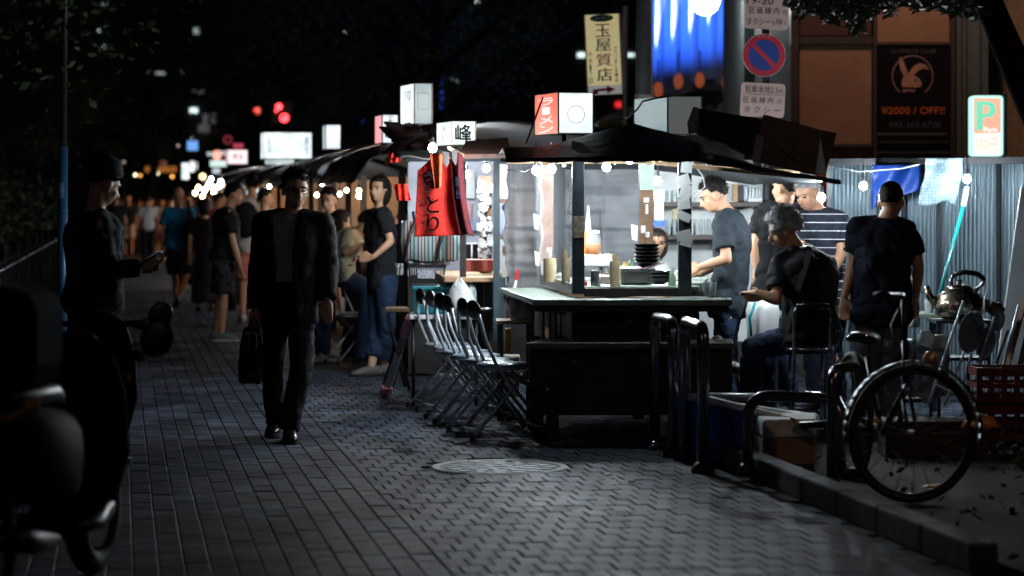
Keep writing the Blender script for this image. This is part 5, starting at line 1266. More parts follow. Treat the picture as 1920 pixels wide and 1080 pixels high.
def rrect(x0, y0, x1, y1, r, tilt, d, skx):
    cx, cy_ = (x0 + x1) / 2, (y0 + y1) / 2; pts = []
    for (qx, qy, a0) in ((x1 - r, y0 + r, -90), (x1 - r, y1 - r, 0), (x0 + r, y1 - r, 90), (x0 + r, y0 + r, 180)):
        for k in range(4):
            a = R(a0 + 30 * k); x, y = qx + r * math.cos(a), qy + r * math.sin(a)
            dx, dy = x - cx, y - cy_; pts.append(nsp(cx + dx * math.cos(tilt) - dy * math.sin(tilt), cy_ + dx * math.sin(tilt) + dy * math.cos(tilt), d))
    return pts
g = G(); g.cyl((PX(1441, YN), YN + .05, 0), (PX(1436, YN), YN + .05, PZ(-60, YN)), .03, n=12); build(g, 'pole', mat('dark_sign_pole', (.05, .05, .06)), ns, smooth=True)
plm = mat('sodium_pink_plate', (.52, .36, .33), rough=.5, var=.06)  # pink of the sodium light is put into the plate colour
for nm, (x0, y0, x1, y1) in (('plate', (1396, -32, 1479, 55)), ('plate', (1388, 156, 1471, 220))):
    g = G(); g.prism(rrect(x0, y0, x1, y1, 7, .045, .02, 0), (0, .006, 0)); build(g, 'plate', plm, ns)
g = G(); c = nsp(1432, 104, .024); g.cyl(c + Vector((0, .008, 0)), c, 40.5 * sn, n=40); build(g, 'disc', mat('sign_red_disc', (.42, .015, .03), rough=.4, var=.05), ns)
c = nsp(1432, 104, .028)
g = G(); g.cyl(c + Vector((0, .003, 0)), c, 29 * sn, n=36); build(g, 'blue_disc', mat('sign_blue', (.01, .04, .22), rough=.4, var=.05), ns)
g = G(); g.bar(c + Vector((-26 * sn, -.003, 26 * sn)) * .9, c + Vector((24 * sn, -.003, -26 * sn)) * .95, 8 * sn, .002, up=Vector((0, 1, 0))); build(g, 'slash', MATS['sign_red_disc'], ns)
g = G(); g.tube([c + Vector((math.cos(a) * 40 * sn, 0, math.sin(a) * 40 * sn)) for a in [2 * math.pi * i / 40 for i in range(40)]], .003, 5, closed=True); build(g, 'edge', M['alu'], ns)
g = G(); letters(g, '19-2', nsp(1433, 68, .030), 22 * sn, 7 * sn); build(g, 'lettering', mat('dim_white_print', (.5, .3, .3)), ns)
tx = (math.cos(.045), 0, -math.sin(.045)); tz = (math.sin(.045), 0, math.cos(.045))
for tx_, c_, w_, h_ in [('駐車余地2.5m', nsp(1432, 168, .024), 70 * sn, 14 * sn), ('区 画 線 内', nsp(1421, 188, .024), 56 * sn, 12 * sn), ('の', nsp(1461, 191, .024), 8 * sn, 8 * sn), ('タ ク シ ー', nsp(1428, 206, .024), 68 * sn, 12 * sn), ('19-20', nsp(1425, 2, .024), 50 * sn, 13 * sn), ('区 画 線 内', nsp(1432, 20, .024), 56 * sn, 13 * sn), ('の', nsp(1471, 24, .024), 8 * sn, 8 * sn), ('タクシー', nsp(1421, 41, .024), 43 * sn, 14 * sn), ('を', nsp(1450, 44, .024), 7 * sn, 7 * sn), ('除', nsp(1461, 42, .024), 11 * sn, 12 * sn), ('く', nsp(1472, 45, .024), 6 * sn, 7 * sn)]:
    g = G(); letters(g, tx_, c_, w_, h_, tx, tz); build(g, 'lettering', M['ink'], ns)
g = G(); g.bar(nsp(1394, 176, .024), nsp(1469, 179, .024), .001, .003); build(g, 'rule_line', M['ink'], ns)
# P sign
ps = thing('parking_sign', 'lit parking sign with a green letter P on orange', 'sign', (PX(1851, 22), 22, 0)); Yp = 22.0
def rr2(x0, y0, x1, y1, r, Y):
    pts = []
    for (qx, qy, a0) in ((x1 - r, y0 + r, -90), (x1 - r, y1 - r, 0), (x0 + r, y1 - r, 90), (x0 + r, y0 + r, 180)):
        for k in range(5): a = R(a0 + 22.5 * k); pts.append(P(qx + r * math.cos(a), qy + r * math.sin(a), Y))
    return pts
g = G(); g.prism(rr2(1821, 179, 1881, 293, 7, Yp), (0, .14, 0)); build(g, 'case', emis('parking_edge', (.55, 1, .9), 1.1), ps)
g = G(); g.prism(rr2(1826, 184, 1876, 250, 4, Yp - .006), (0, .005, 0)); build(g, 'face', emis('parking_orange', (1.0, .50, .34), 1.0), ps)
g = G(); g.prism(rr2(1826, 250.5, 1876, 290, 3, Yp - .006), (0, .005, 0)); build(g, 'face', emis('parking_white', (1, .93, .86), 1.1), ps)
gm = emis('parking_green', (.25, .95, .62), .85); g = G(); letters(g, 'P', P(1849, 218, Yp - .010), 30 * Yp / F, 58 * Yp / F); g2 = G()
for dx in (-2.5, -1.2, 0, 1.2, 2.5): letters(g2, 'P', P(1849 + dx, 217, Yp - .010 - .0003 * dx), 32 * Yp / F, 54 * Yp / F)
build(g2, 'lettering', gm, ps)
g = G(); letters(g, 'Park', P(1858, 243, Yp - .013), 26 * Yp / F, 9 * Yp / F); build(g, 'lettering', emis('park_white', (1, 1, 1), 1.2), ps)
g = G(); letters(g, '100円', P(1850, 271, Yp - .010), 40 * Yp / F, 26 * Yp / F); build(g, 'lettering', emis('park_orange2', (1, .62, .5), 1.0), ps)
g = G(); g.cyl((PX(1887, 22), 22.1, 0), (PX(1888, 22), 22.1, PZ(175, 22)), .02, n=10); g.bar(P(1876, 282, 22.07), P(1888, 282, 22.1), .02, .02); build(g, 'pole', M['darksteel'], ps)
# round globe lamp at the top edge
gp = thing('street_lamp', 'round white globe street lamp in front of the blue facade', 'street lamp', (PX(1330, 30), 30, 0))
c = P(1322, 1, 30); g = G(); g.ell(c, .178, 24, 16); build(g, 'globe', emis('globe_white', (.9, 1, .97), 70), gp, smooth=True)
g = G(); g.tube([c + UP * .17, c + UP * .32, c + Vector((-.3, 0, .42)), Vector((PX(1206, 30), 30, c.z + .42))], .02, 8); build(g, 'arm', M['darksteel'], gp)

# ============================================================ things lying on the near roof
def boxat(name, pts, m, label, dep, cat='box'):
    g = G(); g.prism(pts, (0, dep, 0)); return build(g, name, m, bevel=.006, label=label, cat=cat)
t = thing('cardboard_box', 'dark open cardboard box with a cross mark on the roof corner', 'box', P(1485, 320, 14.8))
g = G(); g.prism([P(1413, 300, 14.8), P(1529, 326, 14.8), P(1541, 244, 14.8), P(1432, 214, 14.8)], (.03, .36, 0)); build(g, 'carton', M['darkcard'], t, bevel=.004)
g = G(); g.prism([P(1529, 326, 14.805), P(1549, 324, 15.0), P(1569, 250, 15.0), P(1541, 244, 14.805)], (.0, .2, 0)); build(g, 'side_flap', M['darkcard'], t)
for (a, b) in (((1462, 278), (1497, 306)), ((1492, 274), (1466, 308))): g = G(); g.bar(P(*a, 14.79), P(*b, 14.79), .008, .002, up=Vector((0, 1, 0))); build(g, 'cross_mark', M['ink'], t)
g = G(); g.prism([P(1410, 300, 14.78), P(1425, 303, 14.78), P(1433, 258, 14.78), P(1418, 252, 14.78)], (0, .01, 0)); build(g, 'label_sheet', mat('dim_paper', (.3, .34, .36)), t)
t = thing('cardboard_box', 'flat black crate lying open beside the cardboard box on the roof', 'box', P(1360, 280, 15.3))
g = G(); g.prism([P(1310, 246, 15.3), P(1415, 292, 15.3), P(1432, 224, 15.4), P(1310, 203, 15.4)], (0, .35, .0)); build(g, 'carton', mat('black_card', (.018, .014, .014), rough=.8), t, bevel=.004)
g = G(); g.tube([P(1299, 250, 15.25), P(1297, 232, 15.25), P(1305, 204, 15.3)], [.028, .03, .022], 10); build(g, 'roll', mat('pale_roll', (.34, .38, .40), rough=.7), label='short pale roll standing at the left of the black crate', cat='roll', smooth=True)
g = G(); g.sheet(lambda u, v: P(1322 + 45 * u, 268 + 8 * v + 6 * u - 5 * math.sin(u * 3), 14.75), 6, 3); build(g, 'paper_scrap', mat('pale_scrap', (.4, .45, .45)), label='torn pale sheet lying on the near roof slope', cat='paper', thick=.003)
rg = random.Random(9); g = G()
for k in range(14):
    x0 = rg.uniform(1112, 1128); y0 = rg.uniform(228, 243); pts = [P(x0 + j * 9, y0 - j * 1.6 + rg.uniform(-3, 3), 15.8 + rg.uniform(-.05, .05)) for j in range(6)]; g.tube(pts, .006, 6)
build(g, 'rope', mat('straw_rope', (.42, .36, .24), rough=.9, bump=.8), smooth=True, label='loosely coiled straw rope on the near roof', cat='rope')
for i, (pts, lab) in enumerate([([(1205, 190), (1195, 205), (1180, 218), (1165, 232)], 'thick pale cable from the grey box sign down to the rope'), ([(1018, 182), (1006, 215), (992, 255), (985, 270)], 'red cable hanging from the red lettered light box'), ([(1205, 190), (1230, 184), (1260, 180)], 'dark cable along the top of the grey box sign')]):
    g = G(); g.tube([P(x, y, 15.9) for x, y in pts], .007, 6); build(g, 'cable', [M['white_plastic'], M['redp'], M['blackplastic']][i], smooth=True, label=lab, cat='cable')
# debris bundle on the second stall roof, red cloth
g = G(); rg = random.Random(2)
for k in range(26):
    p = P(rg.uniform(735, 815), rg.uniform(238, 290), rg.uniform(18.6, 19.6)); d = Vector((rg.uniform(-.14, .14), rg.uniform(-.2, .2), rg.uniform(-.06, .10))); g.tube([p - d, p, p + d], [.012, .05, .01], 7)
build(g, 'bundled_tarp', mat('dark_bundle', (.03, .012, .012), rough=.8), smooth=True, label='dark bundled tarp heaped on the roof under the tall light box', cat='tarp')
def wavy(name, px0, py0, px1, py1, Y, m, label, cat, amp=.02, n=14, slant=0):
    g = G(); g.sheet(lambda u, v: P(px0 + (px1 - px0) * u + slant * v, py0 + (py1 - py0) * v, Y) + Vector((0, amp * math.sin(u * 14 + v * 2) + amp * .5 * math.sin(v * 9 + u * 5), 0)), n, n)
    return build(g, name, m, smooth=True, thick=.004, label=label, cat=cat)
wavy('red_cloth', 728, 284, 750, 304, 18.4, M['red'], 'small crumpled red cloth on the roof under the tall sign', 'cloth')
wavy('red_cloth', 738, 345, 764, 376, 18.6, M['red'], 'red cloth hanging beside the bob haired woman', 'cloth', slant=6)
g = G(); g.tube([P(842, 277, 16.7), P(868, 292, 16.6)], .014, 8); build(g, 'wooden_pole', M['lightwood'], smooth=True, label='short wooden pole holding the red coat out', cat='pole')
# red festival coat
co = thing('red_coat', 'red festival coat with black lettering hanging at the stall corner', 'coat', P(820, 447, 16.6)); YC = 16.6
def coat_panel(u, v):
    x0 = 783 - 6 * v; x1 = 846 + 17 * v; top = 320 - 30 * min(1, u * 1.9)
    if u > .5: top = 290 + (u - .5) * 14
    y = top + (444 - 3 * u - top) * v
    return P(x0 + (x1 - x0) * u, y, YC) + Vector((0, .018 * math.sin(u * 9 + .5) * (.4 + .6 * v) + .012 * math.sin(v * 7 + u * 4), 0))
g = G(); g.sheet(coat_panel, 36, 36); build(g, 'body', M['red'], co, smooth=True, thick=.005)
g = G(); g.sheet(lambda u, v: P(846 - 3 * v + 12 * v * v + u * (22 + 3 * v), 292 + 153 * v - 6 * math.sin(u * 3), YC - .03) + Vector((0, .03 * math.sin(u * 8), 0)) + Vector((.03 * v * v, 0, 0)), 12, 30); build(g, 'sleeve', mat('dark_red_cotton', (.10, .006, .012), rough=.85, bump=.35), co, smooth=True, thick=.005)
g = G(); g.sheet(lambda u, v: P(806 + 24 * u + (3 - 4 * u) * v * 3, 288 + 62 * v + (1 - abs(u - .3)) * 4 * v, YC - .045) + Vector((0, .02 * math.sin(u * 6), 0)), 10, 12); build(g, 'collar', mat('orange_red_cotton', (.75, .14, .05), rough=.85), co, smooth=True, thick=.005)
for (cx, cy_) in ((836, 300), (853, 296)):
    g = G(); g.prism([P(cx - 6, cy_ - 16, YC - .06), P(cx + 6, cy_ - 14, YC - .06), P(cx + 6, cy_ + 6, YC - .055), P(cx + 1, cy_ + 14, YC - .055), P(cx - 5, cy_ + 4, YC - .055)], (0, .006, 0)); build(g, 'neck_strap', mat('grey_strap', (.25, .22, .22)), co)
g = G(); column(g, 'うどん', P(804, 350, YC - .05), .055, .22, (1, 0, 0), (.02, 0, 1)); column(g, 'とり', P(811, 402, YC - .05), .085, .26)
for d_ in (.003, -.003): column(g, 'とり', P(811, 402, YC - .0503) + Vector((d_, 0, d_)), .085, .26); column(g, 'うどん', P(804, 350, YC - .0503) + Vector((d_, 0, d_)), .055, .22); build(g, 'lettering', M['ink'], co)
g = G(); column(g, '屋台', P(859, 352, YC - .075), .035, .16, (1, 0, 0), (-.06, 0, 1)); build(g, 'lettering', mat('navy_print', (.01, .02, .05)), co)
g = G(); column(g, 'なかすの屋台', P(791, 372, YC - .052), .022, .30); build(g, 'lettering', mat('dim_print', (.12, .02, .02)), co)

# ============================================================ things stacked beside the chairs
strp = stripes('striped_canvas', [(0, (.45, .47, .48)), (.16, (.02, .17, .2)), (.28, (.5, .5, .5)), (.42, (.3, .02, .06)), (.5, (.5, .52, .52)), (.64, (.02, .03, .05)), (.72, (.42, .5, .5)), (.86, (.03, .22, .24))], 9.5)
bg = thing('striped_bag', 'large striped shopping bag with dark handles behind the red coat', 'bag', P(805, 490, 17.8)); YBg = 17.8
g = G(); c = P(806, 453, YBg); rings = []
for (v, w, d) in ((0, .17, .06), (.05, .205, .09), (.5, .225, .11), (.9, .22, .09), (1, .215, .07)):
    z = c.z - .145 + .29 * v; rings.append([Vector((c.x + math.copysign(abs(math.cos(a)) ** .5, math.cos(a)) * w, YBg + .1 + math.copysign(abs(math.sin(a)) ** .6, math.sin(a)) * d, z + .01 * math.sin(a * 5))) for a in [2 * math.pi * i / 36 for i in range(36)]])
g.loft(rings, c1=False); build(g, 'bag_body', strp, bg, smooth=True)
for px in (772, 832):
    g = G(); g.tube([P(px - 14, 488, YBg - .02), P(px - 8, 455, YBg - .03), P(px + 6, 415, YBg - .01), P(px + 3, 398, YBg + .05)], .014, 7); build(g, 'handle', M['blackplastic'], bg, smooth=True)
def basket(label, name, x0, y0, x1, y1, Y, dep, m, nb, bar):
    t = thing(name, label, 'basket', P((x0 + x1) / 2, y1, Y)); a = P(x0, y1, Y); b = P(x1, y0, Y); w = b.x - a.x; h = b.z - a.z; cx = (a.x + b.x) / 2; cy_ = Y + dep / 2
    def ringat(z, e, th, hh):
        g = G(); g.box((cx, cy_ - dep / 2 * e, z), (w * e, th, hh)); g.box((cx, cy_ + dep / 2 * e, z), (w * e, th, hh)); g.box((cx - w / 2 * e, cy_, z), (th, dep * e, hh)); g.box((cx + w / 2 * e, cy_, z), (th, dep * e, hh)); return g
    build(ringat(b.z - .012, 1.03, .012, .024), 'rim', m, t); build(ringat(a.z + h * .45, .96, .007, .012), 'band', m, t)
    g = G(); g.box((cx, cy_, a.z + .005), (w * .92, dep * .92, .01)); build(g, 'bottom', m, t)
    for k in range(nb):
        u = (k + .5) / nb - .5
        g = G(); g.bar((cx + u * w * .9, cy_ - dep * .455, a.z), (cx + u * w, cy_ - dep * .5, b.z - .02), bar, .005, up=Vector((0, 1, 0))); build(g, 'bar', m, t); g = G(); g.bar((cx + u * w * .9, cy_ + dep * .455, a.z), (cx + u * w, cy_ + dep * .5, b.z - .02), bar, .005, up=Vector((0, 1, 0))); build(g, 'bar', m, t)
    g = G()
    for k in range(8):
        u = (k + .5) / 8 - .5
        for s in (-1, 1): g.bar((cx + s * w * .455, cy_ + u * dep * .9, a.z), (cx + s * w * .5, cy_ + u * dep, b.z - .02), .005, .008, up=Vector((0, 1, 0)))
    build(g, 'side_bars', m, t, kind='stuff')
    return t, cx, a, b
t, cx, a, b = basket('black shopping basket with a printed cloth panel under the striped bag', 'basket', 766, 496, 833, 537, 17.8, .3, M['blackplastic'], 15, .005)
g = G(); g.pbox(783, 506, 815, 522, 17.78, .012); pn = build(g, 'print_panel', mat('floral_cloth', (.12, .2, .42), rough=.7, var=.5, scale=60, vcol2=(.72, .72, .78)), t)
g = G()
for k in range(9):
    p = P(770 + k * 7.5, 492 - 3 * math.sin(k * 1.4), 17.9); g.ell(p, (.028, .06, .016), 8, 6, Matrix.Rotation(k, 3, 'Z'))
build(g, 'crumpled_bags', mat('crumpled_film', (.42, .45, .47), rough=.3, bump=1, bscale=30), smooth=True, label='crumpled plastic film stuffed on top of the black basket', cat='plastic film')
wavy('plastic_bag', 742, 494, 756, 516, 17.7, mat('grey_film', (.3, .34, .36), rough=.3, bump=1), 'small grey plastic bag hanging at the woman hip', 'bag', amp=.012)
tb = thing('teal_crate', 'teal plastic crate under the black basket', 'crate', P(807, 588, 17.7))
g = G(); g.pbox(776, 541, 843, 588, 17.65, .32); build(g, 'crate_wall', M['teal'], tb, bevel=.008)
g = G(); g.pbox(773, 537, 846, 543, 17.63, .36); build(g, 'rim', M['teal'], tb, bevel=.004)
for k in range(10): g = G(); g.pbox(780 + k * 6.4, 546, 783 + k * 6.4, 585, 17.638, .012); build(g, 'rib', M['teal'], tb)
wbg = thing('plastic_bag', 'white plastic carrier bag with knotted handles behind the chair backs', 'bag', P(868, 592, 17.2)); YW = 17.2
g = G(); rings = []
for (py, w, xo, d) in ((592, 20, 0, .05), (588, 26, 0, .08), (565, 26, 0, .09), (545, 20, -1, .07), (532, 11, -3, .04), (523, 4, -5, .015)):
    c = P(866 + xo, py, YW); s = YW / F; rings.append([Vector((c.x + math.cos(a) * w * s * (1 + .07 * math.sin(a * 5 + py)), YW + math.sin(a) * d, c.z + .008 * math.sin(a * 3 + py))) for a in [2 * math.pi * i / 22 for i in range(22)]])
g.loft(rings); wm_ = mat('white_film_bag', (.52, .58, .6), rough=.35, var=.15, scale=14, bump=.8, bscale=25); build(g, 'bag_body', wm_, wbg, smooth=True)
g = G(); g.tube([P(856, 548, YW - .03), P(853, 534, YW - .03), P(861, 522, YW - .02), P(868, 530, YW - .03), P(870, 545, YW - .03)], .008, 7); build(g, 'handle', wm_, wbg, smooth=True)
g = G(); c = P(860, 570, YW - .09)
for k in range(7): g.box(P(852 + k * 4, 574 + 6 * math.sin(k * 2), YW - .095), (.008, .002, .012), Matrix.Rotation(k, 3, 'Y'))
build(g, 'print', M['ink'], wbg)
jg = thing('water_jug', 'translucent white jug with pale cap behind the carrier bag', 'jug', P(881, 588, 17.5))
g = G(); c = P(881, 590, 17.5); g.lathe(c, [(.045, 0), (.05, .01), (.05, .16), (.04, .20), (.016, .225), (.016, .24)], 18); build(g, 'bottle', mat('jug_plastic', (.5, .58, .58), rough=.3), jg, smooth=True)
g = G(); g.cyl(c + UP * .24, c + UP * .265, .020, n=14); build(g, 'cap', mat('pale_cap', (.6, .62, .42)), jg)
# small table the crates stand on, aluminium step stool with pink taped corners
tbm = thing('side_table', 'low folding table carrying the teal crate and the carrier bag', 'table', P(838, 600, 17.5))
zt3 = PZ(589, 17.6) - .004
g = G(); g.prism([(PX(768, 17.4), 17.4, zt3 - .025), (PX(900, 17.4), 17.4, zt3 - .025), (PX(900, 18.0), 18.05, zt3 - .025), (PX(768, 18), 18.05, zt3 - .025)], (0, 0, .025)); build(g, 'table_top', M['white_plastic'], tbm, bevel=.005)
for (px, Y) in ((775, 17.45), (893, 17.45), (775, 17.98), (893, 17.98)): g = G(); g.cyl((PX(px, Y), Y, 0), (PX(px, Y), Y, zt3 - .02), .013, n=8); build(g, 'leg', M['darksteel'], tbm, smooth=True)
sl_ = thing('step_ladder', 'aluminium step ladder leg with pink taped top and pink feet', 'ladder', P(745, 735, 18.6))
YA = 18.4; A0 = P(724, 734, 18.6); A1 = P(768, 600, 18.0)
g = G(); g.bar(A0 + (A1 - A0) * .05, A0 + (A1 - A0) * .52, .055, .03, up=Vector((0, -1, .2))); g.bar(A0 + (A1 - A0) * .05 + Vector((.0, .005, 0)), A1, .035, .022, up=Vector((0, -1, .2))); build(g, 'leg', mat('ladder_alu', (.66, .68, .72), rough=.4, metal=.1), sl_)
g = G(); g.bar(A0 + (A1 - A0) * .52, A0 + (A1 - A0) * .76, .048, .028, up=Vector((0, -1, .2))); build(g, 'leg_sleeve', mat('tan_sleeve', (.3, .27, .22)), sl_)
g = G(); g.bar(A0 + (A1 - A0) * .80, A1 + (A1 - A0) * .03, .075, .05, up=Vector((0, -1, .2))); build(g, 'tape_wrap', M['pink'], sl_, bevel=.01)
for q in (-.012, .03): g = G(); g.bar(A0 + Vector((q - .02, 0, -.03)), A0 + (A1 - A0) * .07 + Vector((q - .01, -.01, 0)), .042, .05); build(g, 'foot', M['pink'], sl_, bevel=.01)
g = G(); g.bar(P(757, 610, 18.9), P(720, 722, 19.4), .03, .02); build(g, 'leg', M['darksteel'], sl_)
g = G(); g.prism([P(768, 604, 18.0), P(898, 604, 18.0), P(902, 596, 18.4), P(772, 596, 18.4)], (0, 0, .02)); build(g, 'top_plank', mat('ladder_alu', (.58, .60, .64)), sl_)
g = G(); g.prism([P(884, 596, 17.95), P(902, 593, 17.95), P(911, 622, 17.9), P(884, 622, 17.9)], (0, .06, 0)); build(g, 'tape_wrap', M['pink'], sl_, bevel=.01)
g = G(); g.bar(P(905, 618, 17.98), P(930, 735, 18.2), .035, .022); build(g, 'leg', M['darksteel'], sl_)

# ============================================================ folding chairs
def folding_chair():
    """origin on the floor under the seat; the sitter would face +Y"""
    r = thing('folding_chair', 'x', 'chair', (0, 0, 0), 0, 'folding chairs nested in a row')
    W = .155
    for s in (-1, 1):
        g = G(); g.tube([(s * W, .27, .012), (s * W, -.10, .46), (s * W * .95, -.17, .62), (s * W * .7, -.19, .74), (s * W * .55, -.195, .80)], .011, 10); build(g, 'leg', M['seat_tube'], r, smooth=True, local=True)
        g = G(); g.tube([(s * (W - .025), -.25, .012), (s * (W - .025), .13, .44)], .010, 10); build(g, 'leg', M['seat_tube'], r, smooth=True, local=True)
        for (x, y) in ((s * W, .27), (s * (W - .025), -.25)): g = G(); g.cyl((x, y, 0), (x, y, .035), .015, n=8); build(g, 'rubber_foot', M['rubber'], r, local=True)
    g = G(); g.tube([(-W, .22, .07), (W, .22, .07)], .008, 8); build(g, 'crossbar', M['seat_tube'], r, smooth=True, local=True)
    g = G(); g.tube([(-W + .025, -.21, .06), (W - .025, -.21, .06)], .008, 8); build(g, 'crossbar', M['seat_tube'], r, smooth=True, local=True)
    g = G(); g.lathe((0, 0, .435), [(.150, 0), (.165, .008), (.165, .022), (.150, .034), (.001, .036)], 28); seatm = mat('blue_vinyl_seat', (.26, .33, .40), rough=.28, var=.2, scale=5, bump=.15)
    build(g, 'seat', seatm, r, smooth=True, local=True)
    g = G(); g.tube([(.165 * math.cos(a), .165 * math.sin(a), .437) for a in [2 * math.pi * i / 28 for i in range(28)]], .007, 6, closed=True); build(g, 'seat_frame', M['seat_tube'], r, smooth=True, local=True)
    g = G(); g.ell((0, -.192, .80), (.115, .022, .062), 20, 12, Matrix.Rotation(R(8), 3, 'X')); build(g, 'backrest', M['lacquer'], r, smooth=True, local=True)
    return r
ch0 = folding_chair()
cl_ = ['folding chair at the left end of the nested row, its back nearest the basket', 'second folding chair from the left of the nested row, silver backed', 'third folding chair of the nested row before the teal crate', 'fourth folding chair of the nested row, left of the carrier bag', 'fifth folding chair of the nested row in front of the carrier bag', 'folding chair at the right end of the nested row with the foremost seat']
spots_ = [(838, 17.3), (857, 16.9), (876, 16.4), (893, 16.0), (922, 15.5), (942, 15.1)]
for i, (px, Y) in enumerate(spots_):
    o = ch0 if i == 0 else copy_tree(ch0)
    o.location = (PX(px, Y), Y, 0); o.rotation_euler = (0, 0, R(-74 + (i % 3) * 3)); o['label'] = cl_[i]
    if i == 1:
        for q in COL.objects:
            if q.parent == o and q.name.startswith('backrest'): q.data = q.data.copy(); q.data.materials[0] = M['steel']; q['label'] = 'silver backrest with worn face'
o = copy_tree(ch0, (PX(668, 22.2), 22.2, 0), R(-60), 'empty folding chair with grey back between the businessman and the bob haired woman', 'folding chairs down the row')
for q in COL.objects:
    if q.parent == o and q.name.startswith('backrest'): q.data = q.data.copy(); q.data.materials[0] = mat('grey_back', (.22, .23, .25), rough=.5)
ub = thing('bar_stool', 'dark metal stool with a hoop back under the seated man with the sling bag', 'stool', (PX(1523, 15.2), 15.2, 0))
Yu = 15.02; xa_, xb_ = PX(1489, Yu), PX(1557, Yu)
g = G(); g.tube([(xa_ - .02, Yu - .03, .02), (xa_, Yu, .45), (xa_, Yu, PZ(585, Yu)), (xa_ + .03, Yu, PZ(571, Yu)), (xb_ - .03, Yu, PZ(571, Yu)), (xb_, Yu, PZ(585, Yu)), (xb_, Yu, .45), (xb_ + .02, Yu - .03, .02)], .010, 10); build(g, 'back_frame', mat('dark_chrome', (.25, .26, .28), rough=.25, metal=.8), ub, smooth=True)
g = G(); g.tube([(xa_ + .015, Yu, PZ(575, Yu)), ((xa_ + xb_) / 2, Yu - .012, PZ(572, Yu)), (xb_ - .015, Yu, PZ(575, Yu))], .021, 12); build(g, 'backrest', M['lacquer'], ub, smooth=True)
g = G(); g.tube([(xa_, Yu, PZ(656, Yu)), (xb_, Yu, PZ(656, Yu))], .009, 8); build(g, 'crossbar', MATS['dark_chrome'], ub, smooth=True)
g = G(); g.lathe(((xa_ + xb_) / 2, Yu + .18, .52), [(.14, 0), (.16, .01), (.16, .03), (.14, .045), (.001, .047)], 24); build(g, 'seat', M['lacquer'], ub, smooth=True)
for q in (xa_ + .01, xb_ - .01): g = G(); g.tube([(q, Yu + .36, .02), (q, Yu + .3, .52)], .010, 8); build(g, 'leg', MATS['dark_chrome'], ub, smooth=True)
# wooden stool by the woman
ws = thing('wooden_stool', 'brown wooden stool on dark crossed legs beside the step ladder', 'stool', (PX(745, 18.9), 18.9, 0)); zz = PZ(577, 18.9)
g = G(); g.prism([(PX(722, 18.8), 18.8, zz - .03), (PX(768, 18.8), 18.8, zz - .03), (PX(762, 19.15), 19.15, zz - .03), (PX(724, 19.15), 19.15, zz - .03)], (0, 0, .03)); build(g, 'seat', M['brownwood'], ws, bevel=.005)
for (a, b) in (((726, 590, 18.85), (768, 700, 18.9)), ((766, 590, 18.85), (735, 690, 19.0)), ((726, 588, 19.1), (760, 680, 19.2))): g = G(); g.bar(P(*a), Vector((P(*b).x, b[2], .01)), .022, .022); build(g, 'leg', M['darksteel'], ws)
# low bench and yellow crate behind the counter corner
g = G(); g.prism([(PX(930, 16.2), 16.2, PZ(608, 16.2)), (PX(1000, 16.2), 16.2, PZ(608, 16.2)), (PX(1000, 16.6), 16.6, PZ(608, 16.2)), (PX(930, 16.6), 16.6, PZ(608, 16.2))], (0, 0, .022)); bn = build(g, 'bench', M['brownwood'], label='narrow wooden bench board behind the counter corner', cat='bench')
for px in (938, 992): g = G(); g.box((PX(px, 16.4), 16.4, PZ(608, 16.2) / 2), (.04, .3, PZ(608, 16.2) - .002)); build(g, 'leg', M['darkwood'], bn)
g = G(); g.pbox(947, 616, 958, 662, 16.7, .14); build(g, 'yellow_bottle_crate', M['yellow'], bevel=.006, label='yellow plastic crate standing under the bench board', cat='crate')
g = G(); g.pbox(930, 668, 975, 745, 16.9, .25); build(g, 'foam_box', mat('cream_foam', (.42, .40, .34), rough=.8), bevel=.012, label='cream foam box low behind the chairs', cat='box')
wavy('cloth_apron', 948, 556, 1000, 606, 16.75, mat('pale_pattern_cloth', (.42, .44, .5), rough=.8, var=.4, scale=50, vcol2=(.6, .42, .5)), 'pale patterned cloth hung below the counter corner', 'cloth', amp=.012)

# ============================================================ pipes, cooler and boxes on the right front
def hoop(label, p0, p1, h, r=.034, rad=.09, m='chrome', group='steel hoop barriers'):
    p0 = Vector(p0); p1 = Vector(p1); d = (p1 - p0).normalized(); L = (p1 - p0).length; rad = min(rad, L / 2)
    pts = [p0, p0 + UP * (h - rad)]
    for k in range(1, 6): a = R(18 * k); pts.append(p0 + d * (rad - rad * math.cos(a)) + UP * (h - rad + rad * math.sin(a)))
    for k in range(0, 6): a = R(90 - 18 * k); pts.append(p1 - d * (rad - rad * math.cos(a)) + UP * (h - rad + rad * math.sin(a)))
    pts.append(p1)
    t = thing('hoop_barrier', label, 'barrier', (p0 + p1) / 2, 0, group)
    g = G(); g.tube(pts, r, 14); build(g, 'pipe', mat('hoop_pipe', (.27, .27, .30), rough=.2, metal=.9, var=.3, scale=20, bump=.05), t, smooth=True)
    for p in (p0, p1): g = G(); g.lathe(p, [(r * 1.9, 0), (r * 1.9, .02), (r * 1.35, .05), (r * 1.05, .06)], 18); build(g, 'base_collar', M['darksteel'], t, smooth=True)
    return t
hoop('steel hoop barrier standing left in front of the stall', (PX(1228, 14.5), 14.5, 0), (PX(1262, 13.95), 13.95, 0), .78, .032, .075)
hoop('steel hoop barrier just right of the first, nearer the camera', (PX(1284, 13.75), 13.75, 0), (PX(1318, 13.1), 13.1, 0), .79, .034, .075)
hoop('wide low steel hoop arching over the foam box', (PX(1402, 12.75), 12.75, .03), (PX(1575, 12.5), 12.5, .03), .42, .03, .12)
hoop('dark steel hoop beside the bicycle wheel', (PX(1560, 12.1), 12.1, .03), (PX(1612, 12.35), 12.35, .03), .60, .028, .08)
g = G(); g.ell((PX(1226, 14.3), 14.3, .03), (.03, .03, .03), 14, 8); build(g, 'steel_ring', M['chrome'], smooth=True, label='small chrome ring at the foot of the left hoop barrier', cat='ring')
